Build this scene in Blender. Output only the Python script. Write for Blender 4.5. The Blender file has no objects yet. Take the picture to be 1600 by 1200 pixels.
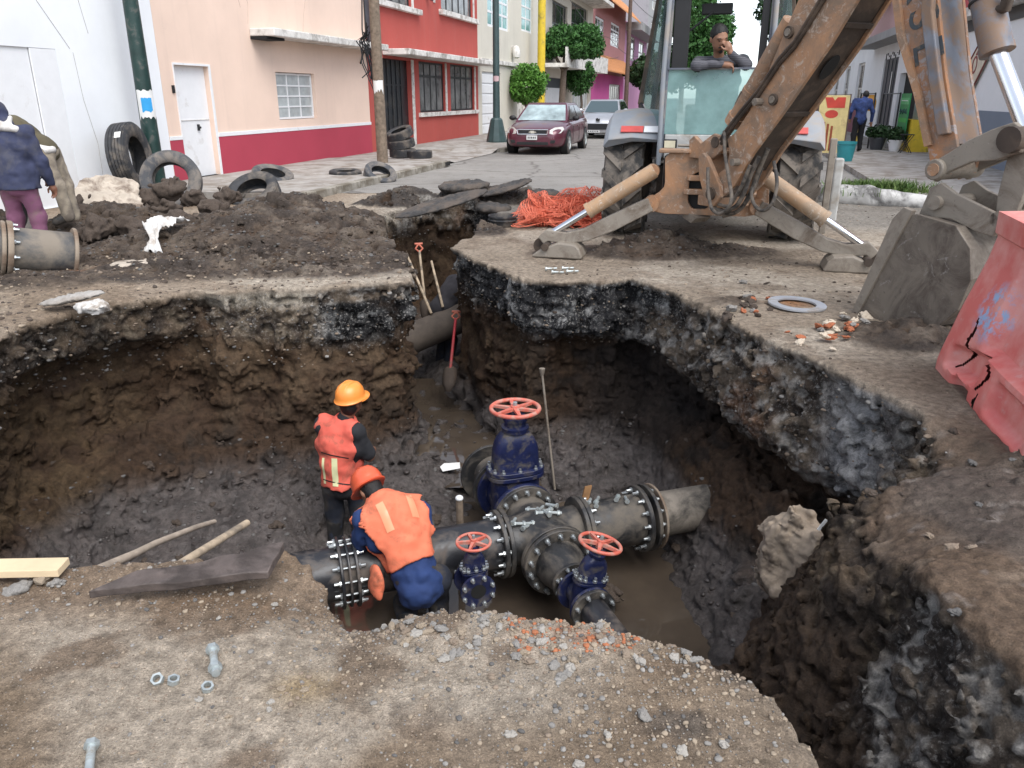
import bpy, bmesh, math, random
import numpy as np
from mathutils import Vector, Matrix, Euler
random.seed(7); RNG = np.random.default_rng(7)
scene = bpy.context.scene
C = bpy.context.collection
R_ = math.radians
# ---------------------------------------------------------------- camera
F_, H_ = 1230.0, 1.65
PITCH = math.atan(450/F_); CP, SP = math.cos(PITCH), math.sin(PITCH)
cam_d = bpy.data.cameras.new('camera'); cam = bpy.data.objects.new('camera', cam_d); C.objects.link(cam)
cam.location = (0, 0, H_); cam.rotation_euler = (R_(90)-PITCH, 0, 0)
cam_d.sensor_width = 36; cam_d.lens = F_/1600*36; cam_d.clip_end = 2000; cam_d.clip_start = .05
scene.camera = cam
# ---------------------------------------------------------------- overcast daylight
SUN_EL, SUN_AZ = 56.0, 150.0          # azimuth from +Y clockwise
world = bpy.data.worlds.new('World'); scene.world = world; world.use_nodes = True
nt = world.node_tree; bg = nt.nodes['Background']
sky = nt.nodes.new('ShaderNodeTexSky'); sky.sky_type = 'NISHITA'; sky.sun_disc = False
sky.sun_elevation = R_(SUN_EL); sky.sun_rotation = R_(SUN_AZ)
sky.air_density = 1.0; sky.dust_density = 6.0; sky.ozone_density = 1.0; sky.altitude = 2200
hs = nt.nodes.new('ShaderNodeHueSaturation'); hs.inputs['Saturation'].default_value = .42
nt.links.new(sky.outputs[0], hs.inputs['Color']); nt.links.new(hs.outputs[0], bg.inputs[0])
bg.inputs[1].default_value = .15
sl = bpy.data.lights.new('sun', 'SUN'); sun = bpy.data.objects.new('sun', sl); C.objects.link(sun)
sl.energy = 1.5; sl.angle = R_(50); sl.color = (1, .97, .93)
el, az = R_(SUN_EL), R_(SUN_AZ)
sdir = Vector((math.sin(az)*math.cos(el), math.cos(az)*math.cos(el), math.sin(el)))
sun.rotation_euler = sdir.to_track_quat('Z', 'Y').to_euler(); sun.location = (0, 0, 30)
vs = scene.view_settings; vs.view_transform = 'Standard'; vs.look = 'None'
vs.exposure = 1.15; vs.gamma = 1; vs.use_curve_mapping = False
# ---------------------------------------------------------------- where things are: lines of sight and street axes
TH = R_(14.75); ST_, CT_ = math.sin(TH), math.cos(TH)
def ray(x, y): return (x-800., F_*CP+(600-y)*SP, (600-y)*CP-F_*SP)
def G(x, y, z=0.):
    r = ray(x, y); t = (z-H_)/r[2]; return Vector((r[0]*t, r[1]*t, z))
def D(x, y, d):
    r = ray(x, y); t = d/r[1]; return Vector((r[0]*t, d, H_+r[2]*t))
def S(a, b, z=0.): return Vector((a*CT_+b*ST_, -a*ST_+b*CT_, z))
def toS(p): return (p[0]*CT_-p[1]*ST_, p[0]*ST_+p[1]*CT_)
def FA(x, y, a):
    r = ray(x, y); la = r[0]*CT_-r[1]*ST_; t = a/la
    return (r[0]*ST_+r[1]*CT_)*t, H_+r[2]*t
# ---------------------------------------------------------------- mesh builder
def frame_from(z):
    z = Vector(z).normalized(); u = Vector((0, 0, 1)).cross(z)
    if u.length < 1e-4: u = Vector((1, 0, 0))
    u.normalize(); v = z.cross(u); return u, v, z
def M4(o, u, v, w):
    m = Matrix((u, v, w)).transposed().to_4x4(); m.translation = Vector(o); return m
class MB:
    def __init__(s): s.v, s.f = [], []
    def add(s, vs, fs, M=None):
        n = len(s.v)
        s.v += [tuple((M @ Vector(p)) if M else p) for p in vs]
        s.f += [tuple(i+n for i in f) for f in fs]; return s
    def box(s, x0, x1, y0, y1, z0, z1, M=None):
        v = [(x, y, z) for z in (z0, z1) for y in (y0, y1) for x in (x0, x1)]
        return s.add(v, [(0,2,3,1),(4,5,7,6),(0,1,5,4),(2,6,7,3),(0,4,6,2),(1,3,7,5)], M)
    def cb(s, c, d, M=None, rot=None):
        m = Matrix.Translation(c)
        if rot is not None: m = m @ Euler(rot).to_matrix().to_4x4()
        if M: m = M @ m
        return s.box(-d[0]/2, d[0]/2, -d[1]/2, d[1]/2, -d[2]/2, d[2]/2, m)
    def cyl(s, p0, p1, r0, r1=None, n=16, cap=True):
        r1 = r0 if r1 is None else r1
        p0, p1 = Vector(p0), Vector(p1); u, v, w = frame_from(p1-p0)
        vs = []
        for p, r in ((p0, r0), (p1, r1)):
            for i in range(n):
                a = 2*math.pi*i/n; vs.append(tuple(p+u*(r*math.cos(a))+v*(r*math.sin(a))))
        fs = [(i, (i+1) % n, n+(i+1) % n, n+i) for i in range(n)]
        if cap: fs += [tuple(range(n))[::-1], tuple(range(n, 2*n))]
        return s.add(vs, fs)
    def tube(s, pts, r, n=8, cap=True):
        pts = [Vector(p) for p in pts]; m = len(pts)
        rs = r if isinstance(r, (list, tuple)) else [r]*m
        vs = []; u = None
        for i, p in enumerate(pts):
            t = (pts[min(i+1, m-1)]-pts[max(i-1, 0)])
            if t.length < 1e-9: t = Vector((0, 0, 1))
            t.normalize()
            if u is None: u, v, _ = frame_from(t)
            else:
                u = (u-t*u.dot(t))
                if u.length < 1e-6: u = frame_from(t)[0]
                u.normalize(); v = t.cross(u)
            for k in range(n):
                a = 2*math.pi*k/n; vs.append(tuple(p+(u*math.cos(a)+v*math.sin(a))*rs[i]))
        fs = [(i*n+k, i*n+(k+1) % n, (i+1)*n+(k+1) % n, (i+1)*n+k) for i in range(m-1) for k in range(n)]
        if cap: fs += [tuple(range(n))[::-1], tuple(range((m-1)*n, m*n))]
        return s.add(vs, fs)
    def lathe(s, prof, M=None, n=24, closed=False):
        """profile of (r, z) turned about z"""
        vs = []; m = len(prof)
        for r, z in prof:
            for k in range(n):
                a = 2*math.pi*k/n; vs.append((r*math.cos(a), r*math.sin(a), z))
        mm = m if closed else m-1
        fs = [(i*n+k, i*n+(k+1) % n, ((i+1) % m)*n+(k+1) % n, ((i+1) % m)*n+k) for i in range(mm) for k in range(n)]
        if not closed:
            if prof[0][0] > 1e-6: fs.append(tuple(range(n))[::-1])
            if prof[-1][0] > 1e-6: fs.append(tuple(range((m-1)*n, m*n)))
        return s.add(vs, fs, M)
    def torus(s, R, r, M=None, nu=32, nv=10):
        return s.lathe([(R+r*math.cos(2*math.pi*j/nv), r*math.sin(2*math.pi*j/nv)) for j in range(nv)], M, nu, True)
    def prism(s, poly, M, d0, d1):
        """polygon in the local xy of M, extruded along its z from d0 to d1"""
        n = len(poly)
        vs = [(x, y, d0) for x, y in poly]+[(x, y, d1) for x, y in poly]
        fs = [tuple(range(n))[::-1], tuple(range(n, 2*n))]+[(i, (i+1) % n, n+(i+1) % n, n+i) for i in range(n)]
        return s.add(vs, fs, M)
    def loft(s, rings, closed=True, cap=True):
        m = len(rings); n = len(rings[0]); vs = [tuple(p) for r in rings for p in r]
        k1 = n if closed else n-1
        fs = [(i*n+k, i*n+(k+1) % n, (i+1)*n+(k+1) % n, (i+1)*n+k) for i in range(m-1) for k in range(k1)]
        if cap and closed: fs += [tuple(range(n))[::-1], tuple(range((m-1)*n, m*n))]
        return s.add(vs, fs)
    def ball(s, c, r, n=10, m=6):
        r = (r, r, r) if not isinstance(r, (tuple, list)) else r
        prof = [(max(1e-7, math.sin(math.pi*i/m)), -math.cos(math.pi*i/m)) for i in range(m+1)]
        return s.lathe(prof, Matrix.Translation(c) @ Matrix.Diagonal((r[0], r[1], r[2], 1)), n)
    def mesh(s, name, m=None, smooth=None, fix=True):
        me = bpy.data.meshes.new(name); me.from_pydata(s.v, [], s.f)
        if fix:
            b = bmesh.new(); b.from_mesh(me); bmesh.ops.recalc_face_normals(b, faces=b.faces); b.to_mesh(me); b.free()
        if m: me.materials.append(m)
        if smooth is not None: shade(me, smooth)
        me.update(); return me
    def obj(s, name, m, parent=None, loc=None, rot=None, smooth=None, bevel=0, world=False, label=None, cat=None, group=None, kind=None):
        if world and parent is not None:
            mi = wm(parent).inverted(); s.v = [tuple(mi @ Vector(p)) for p in s.v]
        return link(name, s.mesh(name, m, smooth), parent, loc, rot, bevel, label, cat, group, kind)
def shade(me, ang=35):
    if ang >= 180:
        me.polygons.foreach_set('use_smooth', [True]*len(me.polygons)); return
    b = bmesh.new(); b.from_mesh(me); lim = R_(ang)
    for f in b.faces: f.smooth = True
    for e in b.edges:
        if len(e.link_faces) == 2 and e.calc_face_angle(0) > lim: e.smooth = False
    b.to_mesh(me); b.free()
def wm(o):
    m = Matrix.Translation(o.location) @ o.rotation_euler.to_matrix().to_4x4()
    return (wm(o.parent) @ m) if o.parent else m
def link(name, me, parent=None, loc=None, rot=None, bevel=0, label=None, cat=None, group=None, kind=None):
    o = bpy.data.objects.new(name, me); C.objects.link(o)
    if parent is not None: o.parent = parent
    if loc is not None: o.location = loc
    if rot is not None: o.rotation_euler = rot
    if bevel:
        b = o.modifiers.new('bevel', 'BEVEL'); b.width = bevel; b.segments = 2; b.limit_method = 'ANGLE'; b.angle_limit = R_(40)
    tag(o, label, cat, group, kind); return o
def tag(o, label=None, cat=None, group=None, kind=None):
    if label: o['label'] = label
    if cat: o['category'] = cat
    if group: o['group'] = group
    if kind: o['kind'] = kind
    return o
def thing(name, label, cat, loc=(0,0,0), rot=0, group=None):
    o = bpy.data.objects.new(name, None); C.objects.link(o); o.empty_display_size = .2
    o.location = loc; o.rotation_euler = (0, 0, rot) if not isinstance(rot, (tuple, list, Euler)) else rot
    return tag(o, label, cat, group)
def dup(o, parent=None):
    c = o.copy(); C.objects.link(c)
    if parent is not None: c.parent = parent
    for ch in list(o.children): dup(ch, c)
    return c
def dup_thing(o, loc, rot, label, group=None):
    c = dup(o); c.location = loc; c.rotation_euler = (0, 0, rot) if not isinstance(rot, (tuple, list, Euler)) else rot
    return tag(c, label, None, group)
# ---------------------------------------------------------------- numpy noise and surface nets
_LAT = RNG.random((32, 32, 32)).astype(np.float32)
def vn(x, y, z):
    xi, yi, zi = np.floor(x).astype(np.int32), np.floor(y).astype(np.int32), np.floor(z).astype(np.int32)
    fx, fy, fz = (x-xi).astype(np.float32), (y-yi).astype(np.float32), (z-zi).astype(np.float32)
    fx, fy, fz = fx*fx*(3-2*fx), fy*fy*(3-2*fy), fz*fz*(3-2*fz)
    x0, y0, z0 = xi & 31, yi & 31, zi & 31; x1, y1, z1 = (x0+1) & 31, (y0+1) & 31, (z0+1) & 31
    L = _LAT
    a = L[x0,y0,z0]*(1-fx)+L[x1,y0,z0]*fx; b = L[x0,y1,z0]*(1-fx)+L[x1,y1,z0]*fx
    c = L[x0,y0,z1]*(1-fx)+L[x1,y0,z1]*fx; d = L[x0,y1,z1]*(1-fx)+L[x1,y1,z1]*fx
    return (a*(1-fy)+b*fy)*(1-fz)+(c*(1-fy)+d*fy)*fz
def fbm(x, y, z, sc, octv=3, gain=.5, seed=0.):
    """-1..1"""
    s = 0; a = 1; t = 0
    for i in range(octv):
        k = sc*2.03**i
        s = s+a*(vn(x*k+seed+i*7.3, y*k+seed*1.7+i*3.1, z*k+seed*.6+i*5.7)*2-1); t += a; a *= gain
    return s/t
def billow(x, y, z, sc, seed=0.):
    return np.abs(vn(x*sc+seed, y*sc+seed*1.3, z*sc+seed*.7)*2-1)
def sst(e0, e1, x):
    t = np.clip((x-e0)/(e1-e0), 0, 1); return t*t*(3-2*t)
def surface_nets(Fv, org, h):
    ins = Fv < 0
    n0, n1, n2 = Fv.shape
    cnt = np.zeros((n0-1, n1-1, n2-1), np.int8)
    for dx in (0,1):
        for dy in (0,1):
            for dz in (0,1): cnt += ins[dx:n0-1+dx, dy:n1-1+dy, dz:n2-1+dz]
    act = (cnt > 0) & (cnt < 8)
    ci, cj, ck = np.nonzero(act)
    idx = np.full(act.shape, -1, np.int32); idx[ci, cj, ck] = np.arange(len(ci))
    acc = np.zeros((len(ci), 3), np.float32); num = np.zeros(len(ci), np.float32)
    for ax in range(3):
        for o1 in (0,1):
            for o2 in (0,1):
                o = [0,0,0]; oth = [k for k in range(3) if k != ax]; o[oth[0]] = o1; o[oth[1]] = o2
                fa = Fv[ci+o[0], cj+o[1], ck+o[2]]; p = list(o); p[ax] = 1
                fb = Fv[ci+p[0], cj+p[1], ck+p[2]]
                m = (fa < 0) != (fb < 0); t = np.where(m, fa/np.where(m, fa-fb, 1), 0)
                for k in range(3): acc[:, k] += np.where(m, (t if k == ax else o[k]), 0)
                num += m
    P = acc/num[:, None]+np.stack([ci, cj, ck], 1)
    P = P*h+np.array(org, np.float32)
    quads = []
    for ax in range(3):
        sl0 = [slice(None)]*3; sl1 = [slice(None)]*3
        sl0[ax] = slice(0, Fv.shape[ax]-1); sl1[ax] = slice(1, None)
        A = ins[tuple(sl0)]; Bm = ins[tuple(sl1)]
        e = A != Bm
        oth = [k for k in range(3) if k != ax]
        I = list(np.nonzero(e)); ok = np.ones(len(I[0]), bool)
        for k in oth: ok &= (I[k] > 0) & (I[k] < Fv.shape[k]-1)
        I = [q[ok] for q in I]; flip = A[I[0], I[1], I[2]]
        def cell(d1, d2):
            q = [I[0].copy(), I[1].copy(), I[2].copy()]; q[oth[0]] -= d1; q[oth[1]] -= d2
            return idx[q[0], q[1], q[2]]
        a, b, c, d = cell(1,1), cell(0,1), cell(0,0), cell(1,0)
        Q = np.stack([a, b, c, d], 1)
        if ax == 1: flip = ~flip
        Q[~flip] = Q[~flip][:, ::-1]
        quads.append(Q)
    return P, np.concatenate(quads)
def np_mesh(name, V, Q, smooth=True, attrs=None):
    me = bpy.data.meshes.new(name)
    nv, nf, k = len(V), len(Q), Q.shape[1]
    me.vertices.add(nv); me.vertices.foreach_set('co', V.astype(np.float32).ravel())
    me.loops.add(nf*k); me.loops.foreach_set('vertex_index', Q.astype(np.int32).ravel())
    me.polygons.add(nf); me.polygons.foreach_set('loop_start', np.arange(0, nf*k, k, dtype=np.int32))
    try: me.polygons.foreach_set('loop_total', np.full(nf, k, np.int32))
    except Exception: pass
    me.polygons.foreach_set('use_smooth', np.full(nf, smooth))
    for nm, arr in (attrs or {}).items():
        a = me.attributes.new(nm, 'FLOAT_COLOR', 'POINT'); a.data.foreach_set('color', arr.astype(np.float32).ravel())
    me.update(calc_edges=True); me.validate(); return me
# implicit bodies: round cones, ellipsoids and boxes blended together
def sdf_eval(prims, X, Y, Z, k):
    d = None
    for p in prims:
        t = p[0]; kk = k
        if t == 'c':      # capsule a,b,r0,r1
            a, b = np.array(p[1], float), np.array(p[2], float); r0, r1 = p[3], p[4]; ab = b-a; L = (ab@ab) or 1e-9
            q = np.clip(((X-a[0])*ab[0]+(Y-a[1])*ab[1]+(Z-a[2])*ab[2])/L, 0, 1)
            e = np.sqrt((X-a[0]-q*ab[0])**2+(Y-a[1]-q*ab[1])**2+(Z-a[2]-q*ab[2])**2)-(r0+(r1-r0)*q)
            if len(p) > 5: kk = p[5]
        elif t == 'e':    # ellipsoid c, r, rotation
            c, r = p[1], p[2]; x, y, z = X-c[0], Y-c[1], Z-c[2]
            if len(p) > 3 and p[3] is not None:
                m = np.array(Euler(p[3]).to_matrix()).T
                x, y, z = m[0,0]*x+m[0,1]*y+m[0,2]*z, m[1,0]*x+m[1,1]*y+m[1,2]*z, m[2,0]*x+m[2,1]*y+m[2,2]*z
            k0 = np.sqrt((x/r[0])**2+(y/r[1])**2+(z/r[2])**2)+1e-9
            k1 = np.sqrt((x/r[0]**2)**2+(y/r[1]**2)**2+(z/r[2]**2)**2)+1e-9
            e = k0*(k0-1)/k1
            if len(p) > 4: kk = p[4]
        elif t == '-c':
            a, b = np.array(p[1], float), np.array(p[2], float); r0, r1 = p[3], p[4]; ab = b-a; L = (ab@ab) or 1e-9
            q = np.clip(((X-a[0])*ab[0]+(Y-a[1])*ab[1]+(Z-a[2])*ab[2])/L, 0, 1)
            e = np.sqrt((X-a[0]-q*ab[0])**2+(Y-a[1]-q*ab[1])**2+(Z-a[2]-q*ab[2])**2)-(r0+(r1-r0)*q)
            kk = p[5] if len(p) > 5 else k
            hh = np.clip(.5-.5*(d+e)/kk, 0, 1); d = d*(1-hh)-e*hh+kk*hh*(1-hh); continue
        elif t == '-h':   # cut away the half space beyond point along normal
            c, nrm = p[1], p[2]; e = (X-c[0])*nrm[0]+(Y-c[1])*nrm[1]+(Z-c[2])*nrm[2]
            d = np.maximum(d, e); continue
        if d is None: d = e
        else:
            hh = np.clip(.5+.5*(d-e)/kk, 0, 1); d = d*(1-hh)+e*hh-kk*hh*(1-hh)
    return d
def sdf_mesh(name, prims, h=.012, k=.04, noise=None, pad=.06, smooth=True, cols=None):
    lo = np.full(3, 1e9); hi = -lo
    for p in prims:
        if p[0] == 'c': pts = [(np.array(p[1]), p[3]), (np.array(p[2]), p[4])]
        elif p[0] == 'e': pts = [(np.array(p[1]), max(p[2]))]
        else: continue
        for c, r in pts: lo = np.minimum(lo, c-r); hi = np.maximum(hi, c+r)
    lo -= pad; hi += pad
    n = np.ceil((hi-lo)/h).astype(int)+1
    g = [(lo[i]+h*np.arange(n[i])).astype(np.float32) for i in range(3)]
    X, Y, Z = g[0][:,None,None], g[1][None,:,None], g[2][None,None,:]
    d = np.broadcast_to(sdf_eval(prims, X, Y, Z, k), tuple(n)).astype(np.float32).copy()
    if noise is not None:
        m = np.abs(d) < pad
        i, j, l = np.nonzero(m); d[m] += noise(g[0][i], g[1][j], g[2][l]).astype(np.float32)
    d[0], d[-1], d[:,0], d[:,-1], d[:,:,0], d[:,:,-1] = 1, 1, 1, 1, 1, 1
    V, Q = surface_nets(d, lo, h)
    return np_mesh(name, V, Q, smooth, {'col': cols(V)} if cols else None)
def sdf_obj(name, m, prims, parent=None, h=.012, k=.04, noise=None, loc=None, rot=None, smooth=True, **kw):
    me = sdf_mesh(name, prims, h, k, noise, smooth=smooth, cols=kw.pop('cols', None)); me.materials.append(m)
    return link(name, me, parent, loc, rot, **kw)
# ================================================================ materials
def nodes(name):
    m = bpy.data.materials.new(name); m.use_nodes = True
    t = m.node_tree; return m, t, t.nodes['Principled BSDF']
def c4(c): return (c[0], c[1], c[2], 1)
def tex_noise(t, scale, detail=4, rough=.55, coord='Object', dist=0):
    n = t.nodes.new('ShaderNodeTexNoise'); n.inputs['Scale'].default_value = scale; n.inputs['Detail'].default_value = detail
    n.inputs['Roughness'].default_value = rough; n.inputs['Distortion'].default_value = dist
    tc = next((x for x in t.nodes if x.type == 'TEX_COORD'), None) or t.nodes.new('ShaderNodeTexCoord')
    t.links.new(tc.outputs[coord], n.inputs['Vector']); return n
def ramp(t, src, p0, p1, c0=(0,0,0), c1=(1,1,1)):
    r = t.nodes.new('ShaderNodeValToRGB'); r.color_ramp.elements[0].position = p0; r.color_ramp.elements[1].position = p1
    r.color_ramp.elements[0].color = c4(c0); r.color_ramp.elements[1].color = c4(c1)
    t.links.new(src, r.inputs[0]); return r.outputs[0]
def mixc(t, fac, a, b, mode='MIX'):
    n = t.nodes.new('ShaderNodeMix'); n.data_type = 'RGBA'; n.blend_type = mode
    for s, v in ((0, fac), (6, a), (7, b)):
        if hasattr(v, 'node'): t.links.new(v, n.inputs[s])
        elif s == 0: n.inputs[0].default_value = v
        else: n.inputs[s].default_value = c4(v)
    return n.outputs[2]
def bump(t, b, src, strength=.3, dist=.01, chain=None):
    n = t.nodes.new('ShaderNodeBump'); n.inputs['Strength'].default_value = strength; n.inputs['Distance'].default_value = dist
    t.links.new(src, n.inputs['Height'])
    if chain is not None: t.links.new(chain, n.inputs['Normal'])
    t.links.new(n.outputs[0], b.inputs['Normal']); return n.outputs[0]
def mat(name, col, rough=.6, metal=0, var=.15, scale=6, dirt=None, dirt_amt=.0, dirt_scale=3, bmp=0, bscale=40, spec=.5, coat=0):
    """plain surface with mottled colour, optional dirt patches and fine relief"""
    m, t, b = nodes(name)
    b.inputs['Roughness'].default_value = rough; b.inputs['Metallic'].default_value = metal
    b.inputs['Specular IOR Level'].default_value = spec; b.inputs['Coat Weight'].default_value = coat
    n = tex_noise(t, scale, 5)
    lo = tuple(c*(1-var) for c in col); hi = tuple(min(1, c*(1+var)) for c in col)
    out = ramp(t, n.outputs['Fac'], .3, .7, lo, hi)
    if dirt is not None:
        d = tex_noise(t, dirt_scale, 7, .65, dist=.4)
        f = ramp(t, d.outputs['Fac'], .62-.35*dirt_amt-.06, .62-.35*dirt_amt+.1)
        out = mixc(t, f, out, dirt)
        rr = t.nodes.new('ShaderNodeMapRange'); rr.inputs[3].default_value = rough; rr.inputs[4].default_value = max(rough, .85)
        t.links.new(f, rr.inputs[0]); t.links.new(rr.outputs[0], b.inputs['Roughness'])
    t.links.new(out, b.inputs['Base Color'])
    if bmp:
        k = tex_noise(t, bscale, 6, .6); bump(t, b, k.outputs['Fac'], bmp, .01)
    return m
def vcol_mat(name, var=.42, scale=20, rough=.9, wet=.28, bmp=.9, bscale=30):
    """earth: colour and wetness (alpha) carried by the 'col' attribute, broken up by grain and relief"""
    m, t, b = nodes(name)
    at = t.nodes.new('ShaderNodeAttribute'); at.attribute_name = 'col'
    n1 = tex_noise(t, scale, 8, .68); n2 = tex_noise(t, scale*7, 4, .6); n3 = tex_noise(t, 2.3, 5, .6)
    f1 = ramp(t, n1.outputs['Fac'], .3, .72, (1-var*1.25,)*3, (1+var*1.1,)*3)
    f2 = ramp(t, n2.outputs['Fac'], .3, .7, (1-var*.6,)*3, (1+var*.5,)*3)
    f3 = ramp(t, n3.outputs['Fac'], .3, .7, (.86, .85, .84), (1.12, 1.13, 1.15))
    o = mixc(t, 1, at.outputs['Color'], f1, 'MULTIPLY'); o = mixc(t, 1, o, f2, 'MULTIPLY'); o = mixc(t, 1, o, f3, 'MULTIPLY')
    sk = t.nodes.new('ShaderNodeAttribute'); sk.attribute_name = 'spk'; sp = t.nodes.new('ShaderNodeSeparateColor'); t.links.new(sk.outputs['Color'], sp.inputs[0])
    n4 = tex_noise(t, 40, 9, .78, dist=.25); n5 = tex_noise(t, 13, 6, .7, dist=.5)
    def mul(a, c):
        q = t.nodes.new('ShaderNodeMath'); q.operation = 'MULTIPLY'; t.links.new(a, q.inputs[0]); t.links.new(c, q.inputs[1]); return q.outputs[0]
    o = mixc(t, mul(sp.outputs[0], ramp(t, n5.outputs['Fac'], .50, .60, (0,0,0), (.85,)*3)), o, (.022,.021,.021))
    o = mixc(t, mul(sp.outputs[0], ramp(t, n4.outputs['Fac'], .53, .62, (0,0,0), (.9,)*3)), o, (.40,.385,.36))
    n6 = tex_noise(t, 95, 5, .75)
    o = mixc(t, mul(sp.outputs[1], ramp(t, n6.outputs['Fac'], .58, .68)), o, (.52,.48,.42)); o = mixc(t, mul(sp.outputs[1], ramp(t, n6.outputs['Fac'], .42, .33)), o, (.07,.055,.042))
    t.links.new(o, b.inputs['Base Color'])
    wn = tex_noise(t, 5, 6, .65)
    w = t.nodes.new('ShaderNodeMath'); w.operation = 'MULTIPLY_ADD'
    wr = ramp(t, wn.outputs['Fac'], .35, .65)
    mm = t.nodes.new('ShaderNodeMath'); mm.operation = 'MULTIPLY'; t.links.new(wr, mm.inputs[0]); t.links.new(at.outputs['Alpha'], mm.inputs[1])
    t.links.new(mm.outputs[0], w.inputs[0]); w.inputs[1].default_value = wet-rough; w.inputs[2].default_value = rough
    t.links.new(w.outputs[0], b.inputs['Roughness'])
    sm = t.nodes.new('ShaderNodeMath'); sm.operation = 'MULTIPLY_ADD'; t.links.new(at.outputs['Alpha'], sm.inputs[0]); sm.inputs[1].default_value = .5; sm.inputs[2].default_value = .12; t.links.new(sm.outputs[0], b.inputs['Specular IOR Level'])
    ch = bump(t, b, n1.outputs['Fac'], bmp, .045)
    k = tex_noise(t, bscale*4, 6, .65); bump(t, b, k.outputs['Fac'], bmp, .012, ch)
    return m
def glass(name, col=(.02,.025,.03), rough=.05):
    m, t, b = nodes(name); b.inputs['Base Color'].default_value = c4(col); b.inputs['Roughness'].default_value = rough
    b.inputs['Specular IOR Level'].default_value = .8; n = tex_noise(t, 1.5, 2)
    bump(t, b, n.outputs['Fac'], .03, .02); return m
def clear_glass(name, tint, alpha):
    """see-through pane"""
    m, t, b = nodes(name)
    b.inputs['Base Color'].default_value = c4(tint); b.inputs['Roughness'].default_value = .08
    tr = t.nodes.new('ShaderNodeBsdfTransparent'); tr.inputs[0].default_value = (.8, .95, .93, 1)
    mx = t.nodes.new('ShaderNodeMixShader'); gn = tex_noise(t, 1.7, 6, .65); ga = ramp(t, gn.outputs['Fac'], .36, .62, (alpha*.72,)*3, (min(1, alpha*1.18),)*3); t.links.new(ga, mx.inputs[0])
    t.links.new(tr.outputs[0], mx.inputs[1]); t.links.new(b.outputs[0], mx.inputs[2])
    t.links.new(mx.outputs[0], t.nodes['Material Output'].inputs[0]); return m
def plaster(name, col, stain=(.3,.27,.24), amt=.12, streak=True, bmp=.15):
    m, t, b = nodes(name); b.inputs['Roughness'].default_value = .85; b.inputs['Specular IOR Level'].default_value = .25
    n = tex_noise(t, .9, 6, .6); o = ramp(t, n.outputs['Fac'], .3, .7, tuple(c*.93 for c in col), tuple(min(1, c*1.03) for c in col))
    d = tex_noise(t, 3.2, 9, .72, dist=.6); f = ramp(t, d.outputs['Fac'], .6-amt*.3, .82, (0,0,0), (amt*2,)*3)
    o = mixc(t, f, o, stain)
    if streak:
        tc = next(x for x in t.nodes if x.type == 'TEX_COORD'); mp = t.nodes.new('ShaderNodeMapping'); mp.inputs['Scale'].default_value = (3, 3, .18)
        t.links.new(tc.outputs['Object'], mp.inputs[0]); sn = t.nodes.new('ShaderNodeTexNoise'); sn.inputs['Scale'].default_value = 2; sn.inputs['Detail'].default_value = 6
        t.links.new(mp.outputs[0], sn.inputs['Vector']); sf = ramp(t, sn.outputs['Fac'], .55, .8, (0,0,0), (amt*1.5,)*3)
        o = mixc(t, sf, o, stain)
    t.links.new(o, b.inputs['Base Color'])
    k = tex_noise(t, 35, 5, .6); bump(t, b, k.outputs['Fac'], bmp, .01); return m
SOIL = vcol_mat('earth')
MUDDY = (.16, .12, .085)
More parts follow.
